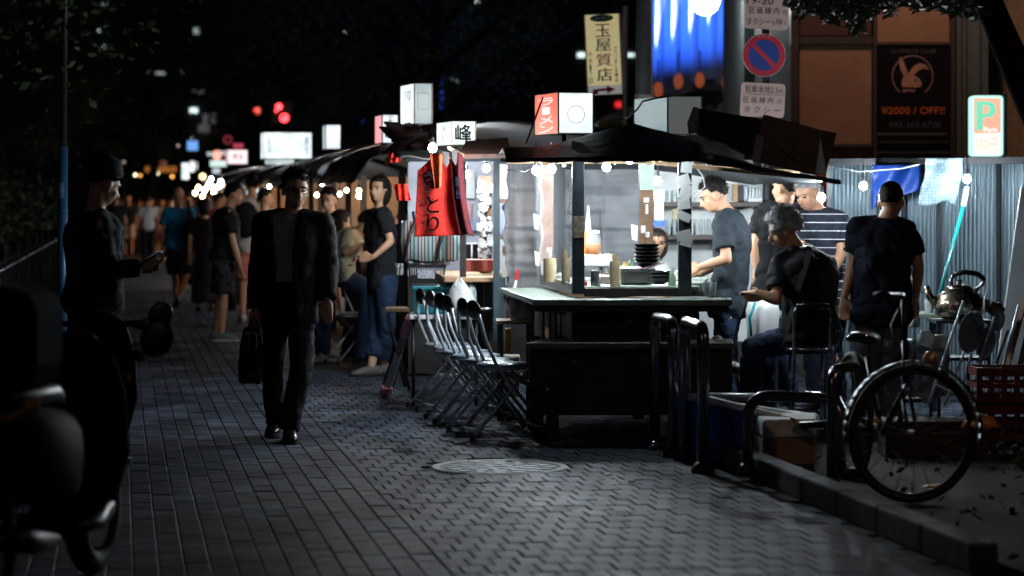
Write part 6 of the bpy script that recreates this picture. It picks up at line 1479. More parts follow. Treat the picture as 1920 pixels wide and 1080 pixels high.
cb = thing('cooler_box', 'dark blue cooler with a white rim behind the hoop barriers', 'cooler', (PX(1400, 13.9), 13.9, 0))
ca_, cb2 = Vector((PX(1291, 13.6), 13.6, 0)), Vector((PX(1505, 12.95), 13.2, 0))
back = Vector((.0, .75, 0)); x_ = .0
z_b, z_t = .06, PZ(750, 13.6)
foot = [Vector((PX(1291, 13.75), 13.75, 0)), Vector((PX(1326, 13.45), 13.45, 0)), Vector((PX(1503, 13.15), 13.15, 0)), Vector((PX(1530, 13.6), 13.6, 0)), Vector((PX(1312, 14.1), 14.1, 0))]
topz = [PZ(744, 13.75), PZ(748, 13.45), PZ(794, 13.15), PZ(783, 13.6), PZ(752, 14.1)]
ctop = [p + UP * z for p, z in zip(foot, topz)]
g = G(); g.loft([[p + UP * .03 for p in foot], [q - UP * .004 for q in ctop]]); build(g, 'tub', M['blueplastic'], cb, bevel=.02)
g = G(); g.tube(ctop, .022, 8, closed=True); build(g, 'rim', M['white_plastic'], cb, smooth=True)
g = G(); g.prism([q - UP * .002 for q in ctop], (0, 0, .008)); build(g, 'lid', mat('dark_tub_inside', (.008, .012, .02), rough=.8), cb)  # dark sheet standing in for the shaded inside of the tub
for py in (800, 813, 826): g = G(); g.bar(foot[0] + UP * PZ(py, 13.6) - Vector((.003, .01, 0)), foot[1] + UP * PZ(py, 13.6) - Vector((.003, .01, 0)), .008, .010); build(g, 'rib', mat('pale_blue_rib', (.05, .12, .25)), cb)
for f_ in (.25, .62): q = foot[1] + (foot[2] - foot[1]) * f_ - Vector((0, .012, 0)); g = G(); g.bar(q + UP * .10, q + UP * (topz[1] + (topz[2] - topz[1]) * f_ - .03), .014, .014); build(g, 'upright', M['darksteel'], cb)
g = G(); g.bar(foot[1] + UP * .10 - Vector((0, .012, 0)), foot[2] + UP * .10 - Vector((0, .012, 0)), .014, .014); build(g, 'lower_bar', M['darksteel'], cb)
bp_ = thing('barrier_bar', 'long pale steel barrier bar with yellow and black tape', 'barrier bar', P(1440, 745, 14.2))
g = G(); g.tube([P(1325, 744, 14.35), P(1556, 746, 14.35)], .026, 12); build(g, 'pipe', M['alu'], bp_, smooth=True)
for px, mt in ((1484, 'yellow'), (1494, 'blackplastic')): g = G(); g.tube([P(px, 745, 14.35), P(px + 9, 745, 14.35)], .0275, 12); build(g, 'tape', M[mt], bp_)
for px in (1335, 1550): g = G(); g.cyl((PX(px, 14.35), 14.35, 0), (PX(px, 14.35), 14.35, PZ(745, 14.35)), .018, n=8); build(g, 'leg', M['darksteel'], bp_)

g = G(); g.tube([P(1500, 797, 13.0), P(1610, 792, 12.9)], .02, 10); build(g, 'dark_pipe', M['darksteel'], smooth=True, label='dark pipe running behind the wide low hoop', cat='pipe')
g = G(); g.prism([P(1479, 781, 12.7), P(1496, 787, 12.7), P(1490, 795, 12.7)], (0, .004, 0)); build(g, 'yellow_tag', M['yellow'], label='small yellow tape tag on the low hoop', cat='tape')
fb = thing('foam_box', 'white foam box with its orange lit lower half painted brown under the low hoop', 'box', (PX(1480, 13.1), 13.1, .05))
Yb = 13.0; zb0 = .05
g = G(); g.prism([Vector((PX(1432, Yb), Yb, zb0)), Vector((PX(1528, Yb), Yb + .05, zb0)), Vector((PX(1530, 13.4), 13.45, zb0)), Vector((PX(1414, 13.4), 13.4, zb0))], (0, 0, .145)); build(g, 'carton', M['cardboard'], fb, bevel=.008)  # foam front coloured cardboard brown for the orange light on it
g = G(); g.prism([Vector((PX(1430, Yb), Yb - .01, zb0 + .147)), Vector((PX(1532, Yb), Yb + .04, zb0 + .147)), Vector((PX(1534, 13.4), 13.46, zb0 + .147)), Vector((PX(1412, 13.4), 13.41, zb0 + .147))], (0, 0, .10)); build(g, 'lid', M['foam'], fb, bevel=.015)
g = G(); g.prism([Vector((PX(1430, Yb), Yb - .006, zb0)), Vector((PX(1412, 13.4), 13.39, zb0)), Vector((PX(1412, 13.4), 13.39, zb0 + .145)), Vector((PX(1430, Yb), Yb - .006, zb0 + .145))], (-.006, 0, 0)); build(g, 'side_panel', M['foam'], fb)
# plastic wrap bag, white water tank
g = G()
for k in range(5): g.ell(P(1345 + k * 7, 688 - 3 * math.sin(k), 15.6), (.05, .07, .045), 10, 8, Matrix.Rotation(k, 3, 'Z'))
build(g, 'clear_bag', mat('clear_wrap', (.35, .37, .38), rough=.2, bump=1, bscale=30), smooth=True, label='crumpled clear plastic bag on the bench end', cat='bag')
wt = thing('water_tank', 'round white water tank behind the seated man knees', 'tank', (PX(1425, 16.3), 16.3, 0))
c = Vector((PX(1430, 16.3), 16.3, PZ(650, 16.3))); g = G(); g.lathe(c, [(.09, 0), (.10, .02), (.115, .24), (.10, .30), (.03, .33)], 24); build(g, 'barrel', M['white_plastic'], wt, smooth=True)
g = G(); g.tube([c + Vector((-.06, -.11, .30)), c + Vector((-.10, -.12, .2)), c + Vector((-.085, -.1, .06))], .010, 8); build(g, 'handle', M['teal'], wt, smooth=True)
g = G(); g.cyl((c.x, c.y, 0), c, .10, n=20); build(g, 'stand', M['darkwood'], wt)
# work bench behind the people on the right
wbn = thing('work_table', 'cluttered low work table behind the standing man', 'table', (PX(1640, 16.9), 16.9, 0)); zt5 = PZ(590, 16.6)
g = G(); g.prism([(PX(1405, 16.7), 16.7, zt5 - .03), (PX(1760, 16.7), 16.7, zt5 - .03), (PX(1760, 17.2), 17.2, zt5 - .03), (PX(1405, 17.2), 17.2, zt5 - .03)], (0, 0, .03)); build(g, 'table_top', M['counter'], wbn, bevel=.005)
for px in (1412, 1560, 1752): g = G(); g.box((PX(px, 16.8), 16.8, zt5 / 2), (.05, .05, zt5 - .03)); build(g, 'leg', M['darksteel'], wbn)
for i, (px, c_, w, h) in enumerate([(1555, (.55, .58, .55), .1, .05), (1572, (.2, .3, .1), .05, .08), (1742, (.5, .52, .5), .06, .1)]):
    g = G(); q = Vector((PX(px, 16.85), 16.85, zt5)); g.lathe(q, [(w * .4, 0), (w * .5, h * .1), (w * .5, h), (w * .42, h * 1.02), (w * .4, h * .2)], 16); build(g, 'plastic_tub', mat('tub%d' % i, c_, rough=.4), auto=40, label=['wide pale tub on the work table left of the standing man', 'green tub on the work table behind the seated man', 'clear cup on the work table under the teal pole'][i], cat='tub')

# ============================================================ ribbed fence and things along it
fc_ = thing('ribbed_fence', 'corrugated translucent fence panels on dark posts behind the right stall corner', 'fence', (PX(1730, 18.5), 18.5, 0))
ribm = mat('ribbed_sheet', (.18, .24, .28), rough=.30, metal=.5, var=.04, scale=.8, bump=0, rvar=.03)
fx0 = [(1556, 1692), (1695, 1758), (1761, 1868), (1874, 1960), (1963, 2100)]
def FY(px): return 18.6 - (px - 1560) * .0012
for (a, b) in fx0:
    def fn(u, v, a=a, b=b):
        px = a + (b - a) * u; Y = FY(px); x = PX(px, Y)
        return (x, Y + .010 * math.sin(x * 2 * math.pi / .030), .05 + v * (PZ(306, 18.5) - .05))
    g = G(); n = int((b - a) / F * 18.5 / .030 * 8); g.sheet(fn, n, 1); build(g, 'panel', ribm, fc_, smooth=True)
for px in (1553, 1693.5, 1759.5, 1871, 1961): g = G(); Y = FY(px) - .03; g.box((PX(px, Y), Y, PZ(303, Y) / 2), (.028, .03, PZ(303, Y))); build(g, 'post', M['darksteel'], fc_)
g = G(); g.bar(P(1552, 304, 18.5), P(2100, 299, 18.0), .05, .05); build(g, 'top_beam', M['darksteel'], fc_)
g = G(); g.bar(P(1700, 545, 18.4), P(1800, 547, 18.38), .015, .015); build(g, 'mid_rail', M['chrome'], fc_)
g = G(); g.sheet(lambda u, v: P(1636 + 88 * u, 309 + (48 + 12 * math.sin(u * 2.6 + .6)) * v, 18.15) + Vector((0, .03 * math.sin(u * 9 + v * 3), 0)), 24, 12); build(g, 'blue_tarp', M['bluetarp'], smooth=True, thick=.003, label='folded blue tarp draped over the ribbed fence', cat='tarp')
g = G(); g.sheet(lambda u, v: P(1636 + 26 * u - 2 * v, 309 + 84 * v * (1 - .25 * u), 18.2) + Vector((0, .02 * math.sin(u * 9 + v * 3), 0)), 12, 12); build(g, 'blue_tarp', M['bluetarp'], smooth=True, thick=.003, label='narrow blue tarp strip hanging left of the standing man', cat='tarp')
plaid = mat('plaid_film', (.42, .50, .55), rough=.3, bump=.8, bscale=20, scale=8, var=.3)
N = plaid.node_tree.nodes; L = plaid.node_tree.links; tc = N.new('ShaderNodeTexCoord'); ck = N.new('ShaderNodeTexBrick'); ck.inputs['Scale'].default_value = 22; ck.inputs['Color1'].default_value = (.20, .27, .30, 1); ck.inputs['Color2'].default_value = (.13, .19, .23, 1); ck.inputs['Mortar'].default_value = (.04, .07, .10, 1); ck.offset = 0; ck.inputs['Brick Width'].default_value = .5; ck.inputs['Row Height'].default_value = .5
mp_ = N.new('ShaderNodeMapping'); mp_.inputs['Rotation'].default_value = (R(90), 0, 0); L.new(tc.outputs['Object'], mp_.inputs[0]); L.new(mp_.outputs[0], ck.inputs[0]); L.new(ck.outputs[0], N['Principled BSDF'].inputs['Base Color'])
g = G(); g.sheet(lambda u, v: P(1735 + 70 * u - 9 * v + 3 * math.sin(v * 5), 297 + (86 + 5 * math.sin(u * 7)) * v, 17.5) + Vector((0, .035 * math.sin(u * 6 + v * 2) + .01 * math.sin(v * 14), 0)), 26, 20); build(g, 'plaid_sheet', plaid, smooth=True, thick=.003, label='checked plastic sheet hanging from the fence beam', cat='sheet')
tp = thing('broom', 'teal handled broom leaning against the ribbed fence', 'broom', P(1745, 600, 17.0))
g = G(); g.tube([P(1738, 640, 16.6), P(1806, 388, 17.4)], .015, 10); build(g, 'handle', M['tealpole'], tp, smooth=True)
g = G(); g.tube([P(1806, 388, 17.4), P(1813, 352, 17.5)], [.017, .022], 10); build(g, 'white_cap', M['white_plastic'], tp, smooth=True)
# kettle on a small gas stand
kt = thing('kettle', 'large dented brass kettle with black grip beside the fence', 'kettle', P(1800, 600, 15.6)); YK = 15.6; kc = P(1799, 598, YK); s = YK / F
g = G(); g.lathe(kc, [(30 * s, 0), (44 * s, 8 * s), (48 * s, 26 * s), (42 * s, 44 * s), (28 * s, 54 * s), (24 * s, 56 * s)], 32); build(g, 'body', M['brass'], kt, smooth=True)
g = G(); g.lathe(kc + UP * 56 * s, [(26 * s, 0), (22 * s, 5 * s), (8 * s, 9 * s), (3 * s, 10 * s), (6 * s, 15 * s), (2 * s, 18 * s)], 24); build(g, 'lid', M['brass'], kt, smooth=True)
g = G(); g.tube([kc + Vector((-38 * s, 0, 26 * s)), kc + Vector((-56 * s, 0, 42 * s)), kc + Vector((-62 * s, 0, 62 * s))], [12 * s, 7 * s, 5 * s], 12); build(g, 'spout', M['brass'], kt, smooth=True)
g = G(); g.tube([kc + Vector((-14 * s, 0, 52 * s)), kc + Vector((-16 * s, 0, 74 * s)), kc + Vector((-8 * s, 0, 84 * s))], 4 * s, 8); build(g, 'handle_bracket', M['chrome'], kt, smooth=True); g = G(); g.tube([kc + Vector((26 * s, 0, 50 * s)), kc + Vector((44 * s, 0, 66 * s)), kc + Vector((46 * s, 0, 76 * s))], 4 * s, 8); build(g, 'handle_bracket', M['chrome'], kt, smooth=True)
g = G(); g.tube([kc + Vector((-10 * s, 0, 84 * s)), kc + Vector((12 * s, 0, 88 * s)), kc + Vector((34 * s, 0, 84 * s)), kc + Vector((46 * s, 0, 74 * s))], 5 * s, 10); build(g, 'handle', M['blackplastic'], kt, smooth=True)
gs = thing('gas_stand', 'dark metal stand carrying the brass kettle', 'stand', (kc.x, YK, 0))
g = G(); g.box((kc.x, YK, kc.z - .012), (.36, .34, .02)); g.box((kc.x, YK, kc.z - .25), (.34, .32, .02)); build(g, 'shelf', M['darksteel'], gs)
for a in (-1, 1):
    for b in (-1, 1): g = G(); g.box((kc.x + a * .16, YK + b * .15, (kc.z - .02) / 2), (.02, .02, kc.z - .024)); build(g, 'leg', M['darksteel'], gs)
# folded stools leaning in the corner
def folded(label, p0, p1, Y0, Y1, sc=1.0):
    a = P(*p0, Y0); b = P(*p1, Y1); d = (b - a).normalized(); t = thing('folding_stool', label, 'stool', a, 0, 'folded stools leaning in the corner'); sd = d.cross(Vector((0, 1, 0))).normalized() * .11
    for s_ in (-1, 1): g = G(); g.tube([a + sd * s_, b + sd * s_], .010, 8); build(g, 'leg', M['seat_tube'], t, smooth=True)
    g = G(); c = a + (b - a) * .78; n = sd.normalized() * .45 + Vector((0, -.6, 0)); mm = Matrix((sd.normalized() * .35 + Vector((.0, .94, 0)), d, sd.normalized())).transposed()
    g.ell(c, (.16 * sc, .17 * sc, .024), 24, 10, Matrix((Vector((0, 1, 0)), d, d.cross(Vector((0, 1, 0))))).transposed() @ Matrix.Rotation(R(52), 3, 'Y')); build(g, 'seat', mat('pale_blue_seat', (.20, .27, .32), rough=.3), t, smooth=True)
    g = G(); g.tube([a + (b - a) * .2 - sd, a + (b - a) * .2 + sd], .008, 8); build(g, 'crossbar', M['seat_tube'], t, smooth=True)
folded('folded stool with a pale round seat leaning nearest the kettle', (1770, 775), (1835, 580), 14.8, 15.3)
folded('folded stool leaning behind the first, its seat lower', (1800, 775), (1862, 605), 15.0, 15.5, .8)
folded('small folded stool leaning against the grey board', (1835, 740), (1880, 560), 15.2, 15.7, .6)
g = G(); g.prism([P(1868, 690, 15.9), P(1925, 690, 15.9), P(1990, 350, 16.6), P(1915, 350, 16.6)], (0, .03, 0)); build(g, 'leaning_board', mat('grey_board', (.28, .31, .33), rough=.5, var=.15, scale=4), bevel=.004, label='tall grey board leaning against the fence at the right edge', cat='board')
for i, (x0, x1) in enumerate(((1905, 1948), (1880, 1935))): g = G(); g.bar(P(x0, 720, 15.4), P(x1 + 25, 420, 15.9), .03, .02); build(g, 'timber', M['brownwood'] if i else M['darkwood'], label=['dark timber batten propped before the grey board', 'brown timber batten propped at the right edge'][i], cat='timber')
wh2 = thing('clamp_bundle', 'pale metal clamp heads piled above the folded stools', 'clamps', P(1862, 600, 15.3))
for k in range(5): g = G(); p = P(1850 + k * 6, 572 + 5 * (k % 3), 15.3); g.box(p, (.04, .05, .07), Matrix.Rotation(k * .6, 3, 'Y')); build(g, 'clamp', M['steel'], wh2, bevel=.006)
def beer_crate(label, px, ybot, Y, w, h):
    t = thing('beer_crate', label, 'crate', (PX(px, Y), Y, PZ(ybot, Y)), 0, 'red beer crates at the right edge'); z0 = PZ(ybot, Y); cx = PX(px, Y)
    for zc_, hh in ((z0 + .02, .04), (z0 + h * .5, .03), (z0 + h - .02, .05)):
        g = G()
        for s in (-1, 1): g.box((cx, Y + s * .15, zc_), (w, .014, hh)); g.box((cx + s * w / 2, Y, zc_), (.014, .30, hh))
        build(g, 'band', M['crate_red'], t)
    for k in range(7):
        g = G(); x = cx - w / 2 + w * k / 6
        for s in (-1, 1): g = G(); g.box((x, Y + s * .148, z0 + h / 2), (.02, .012, h - .02)); build(g, 'slat', M['crate_red'], t)
    g = G(); g.box((cx, Y, z0 + .006), (w, .3, .01)); build(g, 'bottom', M['crate_red'], t)
beer_crate('upper red beer crate behind the bicycle at the right edge', 1895, 752, 14.2, .44, .20)
beer_crate('lower red beer crate in the stack at the right edge', 1895, 822, 14.2, .44, .20)
g = G(); g.pbox(1660, 790, 1870, 880, 13.5, .3); build(g, 'dark_trough', mat('dark_brown_trough', (.035, .014, .012), rough=.7, var=.4), bevel=.01, label='low dark brown trough behind the bicycle wheel', cat='trough')
g = G(); g.sheet(lambda u, v: P(1690 + 90 * u, 640 + 110 * v, 15.4) + Vector((0, .05 * mnoise.noise(Vector((u * 5, v * 5, 0))), .02 * math.sin(u * 9))), 20, 20); build(g, 'plastic_sheet', mat('film_heap', (.16, .19, .21), rough=.22, bump=1, bscale=14, var=.5), smooth=True, thick=.004, label='crumpled clear plastic draped over goods behind the bicycle', cat='plastic sheet')
rg = random.Random(31)
for i, (px, py, Y, nm, mt, lab) in enumerate([(1735, 632, 15.3, 'glass_jar', 'glassy', 'glass jar under the kettle stand'), (1762, 640, 15.3, 'dish_stack', 'cream', 'stack of cream dishes under the kettle'), (1745, 672, 15.2, 'copper_pot', 'copper', 'small copper pot glinting low by the fence'), (1712, 600, 15.9, 'plastic_box', 'wht', 'pale plastic box behind the bicycle stem')]):
    m_ = {'glassy': gls, 'cream': mat('cream_china', (.42, .40, .32)), 'copper': mat('copper', (.5, .22, .12), rough=.3, metal=.9), 'wht': M['white_plastic']}[mt]
    g = G(); c = P(px, py + 14, Y); g.lathe(c, [(.04, 0), (.05, .01), (.05, .06), (.035, .08), (.036, .09)], 18); build(g, nm, m_, smooth=True, label=lab, cat=nm.split('_')[-1])

# ============================================================ bicycle
def wheel(par, c, ax, r, spokes=20, tyre='tyre'):
    ax = Vector(ax).normalized(); u = ax.cross(UP).normalized(); v = UP
    g = G(); pts = [c + u * math.cos(a) * r + v * math.sin(a) * r for a in [2 * math.pi * i / 48 for i in range(48)]]; g.tube(pts, .018, 8, closed=True); w = build(g, 'wheel', M['rubber'], par, smooth=True)
    g = G(); g.tube([c + u * math.cos(a) * (r - .022) + v * math.sin(a) * (r - .022) for a in [2 * math.pi * i / 48 for i in range(48)]], .009, 6, closed=True); build(g, 'rim', M['darksteel'], w, smooth=True)
    g = G()
    for k in range(spokes): a = 2 * math.pi * k / spokes; g.cyl(c + ax * (.02 if k % 2 else -.02), c + u * math.cos(a) * (r - .02) + v * math.sin(a) * (r - .02), .0016, n=4)
    build(g, 'spoke_set', M['steel'], w)
    g = G(); g.cyl(c - ax * .035, c + ax * .035, .018, n=10); build(g, 'hub', M['steel'], w)
    return w
bk = thing('bicycle', 'black bicycle parked in the planter at the right front', 'bicycle', (PX(1680, 11.6), 11.6, .04)); rW = .31
dirb = Vector((math.cos(R(25)), -math.sin(R(25)), 0)); axb = Vector((dirb.y, -dirb.x, 0))
fw = Vector((PX(1712, 11.4), 11.4, .045 + rW + .018)); rw = fw - dirb * .30 + Vector((-.0, .95, 0)); rw = Vector((PX(1600, 12.4), 12.4, fw.z))
dirb = (fw - rw).normalized(); axb = dirb.cross(UP).normalized()
wheel(bk, fw, Vector((.25, -.97, 0)), rW); wheel(bk, rw, axb, rW)
bb_ = (fw + rw) / 2 + UP * -.05; seat = P(1626, 640, 12.1); headt = P(1697, 640, 11.75); headb = P(1700, 735, 11.62)
pm_ = mat('black_bike_paint', (.010, .010, .012), rough=.4, bump=0)
g = G(); g.tube([headt, headb], .018, 10); g.tube([headb + UP * .03, bb_], .016, 10); g.tube([bb_, seat - UP * .08], .014, 10); g.tube([headt - UP * .05, seat + (bb_ - seat) * .45], .013, 10)
for s_ in (-1, 1): g.tube([bb_ + axb * .03 * s_, rw + axb * .05 * s_], .009, 8); g.tube([seat + (bb_ - seat) * .4, rw + axb * .05 * s_], .008, 8)
build(g, 'frame', pm_, bk, smooth=True)
fa = Vector((.25, -.97, 0))
g = G()
for s_ in (-1, 1): g.tube([headb, headb + fa * .055 * s_ - UP * .04, fw + fa * .05 * s_], .010, 8)
build(g, 'fork', pm_, bk, smooth=True)
g = G(); pts = [fw + Vector((.97, .25, 0)) * math.cos(a) * (rW + .035) + UP * math.sin(a) * (rW + .035) for a in [R(-10 + 8.5 * i) for i in range(24)]]
rings = [[p + fa * q for q in (-.028, 0, .028)] for p in pts]
for i in range(23):
    n = len(g.v); g.v += [tuple(x) for x in rings[i]] + [tuple(x) for x in rings[i + 1]]; g.f += [(n, n + 1, n + 4, n + 3), (n + 1, n + 2, n + 5, n + 4)]
build(g, 'mudguard', pm_, bk, smooth=True, thick=.003)
g = G(); g.tube([headt, P(1694, 560, 11.8)], .013, 8); hb = P(1694, 562, 11.8)
g.tube([hb + Vector((-.07, -.24, .02)), hb + Vector((-.02, -.13, .02)), hb, hb + Vector((.02, .13, .02)), hb + Vector((-.04, .26, .02))], .011, 8); build(g, 'handlebar', M['darksteel'], bk, smooth=True)
for q in (Vector((-.07, -.24, .02)), Vector((-.04, .26, .02))): g = G(); g.tube([hb + q, hb + q + Vector((-.05, -.07 if q.y < 0 else .07, -.01))], .017, 8); build(g, 'grip', M['rubber'], bk, smooth=True)
g = G(); rings = []
for (t_, w, hh) in ((-.14, .05, .02), (-.11, .085, .035), (-.05, .085, .035), (.03, .045, .028), (.12, .022, .02), (.15, .012, .012)):
    c = seat + dirb * t_ + UP * .012; rings.append([c + axb * (math.cos(a) * w) + UP * math.sin(a) * hh for a in [2 * math.pi * i / 14 for i in range(14)]])
g.loft(rings); build(g, 'saddle', M['lacquer'], bk, smooth=True)
g = G(); g.cyl(seat - UP * .14, seat, .012, n=8); build(g, 'seat_post', M['chrome'], bk)
g = G(); g.tube([hb + Vector((0, .0, .02)), hb + Vector((.05, -.03, -.10)), headb + Vector((.04, 0, .1)), headb], .004, 5); g.tube([hb, hb + Vector((-.06, 0, -.12)), headb + Vector((-.03, 0, .12))], .004, 5); build(g, 'brake_cable', M['blackplastic'], bk, smooth=True)
g = G(); g.cyl(headb + Vector((0, -.05, .02)), headb + Vector((-.01, -.12, .02)), .03, n=14); build(g, 'front_lamp', M['chrome'], bk, smooth=True)
for (px, py) in ((1644, 789), (1826, 795)):
    g = G(); c = P(px, py, 11.35); g.box(c, (.022, .006, .03), Matrix.Rotation(.5, 3, 'Y')); build(g, 'spoke_reflector', mat('amber_reflector', (.8, .45, .03), rough=.15), bk)
for s_ in (-1, 1): g = G(); c = bb_ + axb * .1 * s_; g.bar(c - axb * .02 * s_, c + UP * -.16 * s_ + dirb * .03, .02, .02); g.box(c + UP * -.17 * s_ + dirb * .03 + axb * .04 * s_, (.09, .08, .02)); build(g, 'pedal', M['darksteel'], bk)
g = G(); g.lathe(P(1838, 800, 12.6), [(.001, .07), (.07, .05), (.10, .0), (.02, -.02)], 20); build(g, 'amber_dome', mat('amber_plastic', (.5, .2, .04), rough=.2), smooth=True, label='amber plastic dome at the right of the bicycle wheel', cat='lamp')

# ============================================================ scooters on the left
def scooter(label, base, yaw, boxed=True, sc=1.0):
    r = thing('scooter', label, 'scooter', base, yaw, 'scooters parked along the railing')     # +Y is ahead
    pm = mat('scooter_paint', (.006, .006, .008), rough=.7, bump=0, spec=.1)
    def L(g, n, m, par=None, **k): return build(g, n, m, par or r, local=True, **k)
    for y, nm in ((.62, 'front_wheel'), (-.62, 'rear_wheel')):
        g = G(); g.tube([(0, y + math.cos(a) * .21, .26 + math.sin(a) * .21) for a in [2 * math.pi * i / 32 for i in range(32)]], .05, 10, closed=True); w = L(g, nm, M['rubber'], smooth=True)
        g = G(); g.cyl((-.03, y, .26), (.03, y, .26), .15, n=20); L(g, 'rim', M['darksteel'], w)
    def loftY(prof, name, m):
        g = G(); rings = []
        for (y, z, w, h) in prof: rings.append([Vector((math.copysign(abs(math.cos(a)) ** .7, math.cos(a)) * w, y, z + math.copysign(abs(math.sin(a)) ** .7, math.sin(a)) * h)) for a in [2 * math.pi * i / 20 for i in range(20)]])
        g.loft(rings); return L(g, name, m, smooth=True)
    loftY([(-.86, .66, .06, .05), (-.78, .62, .20, .14), (-.5, .60, .25, .17), (-.2, .58, .23, .17), (.0, .5, .16, .15), (.06, .42, .10, .08)], 'rear_body', pm)
    loftY([(-.1, .28, .16, .05), (.25, .26, .17, .04), (.42, .3, .16, .06)], 'footboard', M['blackplastic'])
    g = G(); rings = []
    for (z, y, w, d) in ((.26, .42, .14, .05), (.5, .47, .20, .06), (.75, .42, .20, .06), (.92, .36, .16, .06), (.98, .34, .08, .04)): rings.append([Vector((math.cos(a) * w, y + math.sin(a) * d, z)) for a in [2 * math.pi * i / 20 for i in range(20)]])
    g.loft(rings); L(g, 'leg_shield', pm, smooth=True)
    loftY([(-.72, .79, .10, .03), (-.6, .81, .15, .05), (-.2, .79, .15, .05), (.02, .75, .09, .03)], 'seat', M['blackplastic'])
    g = G(); g.ell((0, .64, .45), (.09, .30, .08), 14, 8); L(g, 'front_mudguard', pm, smooth=True)
    g = G(); g.tube([(-.32, .22, .90), (-.2, .3, .92), (0, .34, .90), (.2, .3, .92), (.32, .22, .90)], .016, 8); L(g, 'handlebar', M['darksteel'], smooth=True)
    for s in (-1, 1):
        g = G(); g.tube([(s * .32, .22, .90), (s * .22, .29, .92)], .021, 8); L(g, 'grip', M['rubber'], smooth=True)
        g = G(); g.tube([(s * .2, .3, .92), (s * .27, .31, .94), (s * .33, .30, .96)], .007, 6); mr_ = L(g, 'mirror_stalk', M['darksteel'], smooth=True)
        g = G(); g.ell((s * .36, .30, .965), (.065, .014, .078), 18, 10, Matrix.Rotation(s * .5, 3, 'Y')); L(g, 'mirror', M['blackplastic'], mr_, smooth=True)
        g = G(); g.ell((s * .25, -.82, .80), (.030, .03, .026), 12, 8); g.cyl((s * .12, -.78, .74), (s * .25, -.81, .79), .01, n=6); L(g, 'indicator', mat('amber_lens', (.75, .35, .05), rough=.12, bump=0), smooth=True)
        g = G(); g.ell((s * .17, .47, .80), (.035, .02, .024), 12, 8); L(g, 'indicator', MATS['amber_lens'], smooth=True)
    g = G(); g.ell((0, .42, .94), (.09, .05, .055), 16, 10); L(g, 'headlight', M['chrome'], smooth=True)
    g = G(); g.ell((0, -.86, .66), (.10, .03, .04), 16, 8); L(g, 'tail_lamp', mat('tail_lens', (.35, .01, .01), rough=.12, bump=0), smooth=True)
    g = G(); g.box((0, -.9, .48), (.19, .006, .11)); L(g, 'number_plate', mat('plate_dim', (.12, .12, .13)))
    g = G(); g.tube([(.16, -.3, .27), (.18, -.6, .3), (.19, -.95, .36)], [.02, .045, .045], 12); L(g, 'exhaust', M['darksteel'], smooth=True)
    g = G(); g.tube([(-.1, -.1, .25), (-.18, -.12, .0)], .012, 8); L(g, 'kick_stand', M['darksteel'])
    if boxed:
        g = G(); g.box((0, -.72, 1.02), (.56, .44, .36)); L(g, 'rear_box', mat('matt_black_box', (.005, .005, .006), rough=.85, bump=.05, spec=.06), bevel=.09)
        g = G(); g.box((0, -.72, .83), (.2, .3, .02)); g.bar((0, -.6, .75), (0, -.7, .83), .03, .03); L(g, 'carrier', M['darksteel'])
        g = G(); g.ell((-.05, -.76, 1.215), (.16, .14, .02), 20, 8); L(g, 'top_highlight', mat('green_highlight', (.06, .09, .02), rough=.8), smooth=True)  # green-yellow highlight on the box top, painted as a flat pad
    r.scale = (sc, sc, sc)
    return r
scooter('black scooter with a rear box, nearest the camera at the left edge', (PX(110, 8.6) - .12, 8.9, 0), R(-8), True, .98)
scooter('second black scooter parked in front of the phone man', (PX(170, 11.6) - .10, 11.9, 0), R(-4), False, .93)
# ============================================================ people in the picture
def at(px, Y, z=0): return (PX(px, Y), Y, z)
gS, gM, gF = 'people at the nearest stall', 'people along the row', 'people walking far down the street'
# cook in profile
Y = 16.45; yaw = R(82)
root, D, hp, hm = person('cook in a charcoal tee with short dark hair, looking down at the counter', PX(1362, Y), Y, yaw, 1.70,
    hip=P(1364, 575, Y), neck=P(1366, 396, Y), J=dict(head=P(1338, 366, Y), shoulder_l=P(1352, 420, Y - .17), elbow_l=P(1363, 486, Y - .26), wrist_l=P(1314, 500, Y - .22), shoulder_r=P(1372, 420, Y + .17), elbow_r=P(1350, 492, Y + .14), wrist_r=P(1312, 514, Y + .0), hand_l=P(1296, 508, Y - .15), hand_r=P(1296, 517, Y)),
    top='greytee', bottom='jeans', hair='short', look=(R(6), R(-24)), vox=.009, fat=1.08, hunch=.03, group=gS, hem=-.05, loose=1.2)
g = G(); g.tube([P(1300, 372, 16.3), P(1322, 378, 16.28)], .002, 5)
# black shirt man seen from behind
Y = 17.5
person('man in a black tee seen from behind, between the cook and the striped shirt man', PX(1452, Y), Y, R(18), 1.74, hip=P(1452, 568, Y), neck=P(1464, 384, Y), J=dict(head=P(1472, 352, Y), shoulder_l=P(1430, 396, Y), shoulder_r=P(1500, 398, Y), elbow_l=P(1416, 456, Y - .05), wrist_l=P(1418, 505, Y - .05)),
    top='black', bottom='jeans', hair='short', look=(R(30), 0), vox=.010, fat=1.05, group=gS, face=False, hem=-.05, loose=1.3)
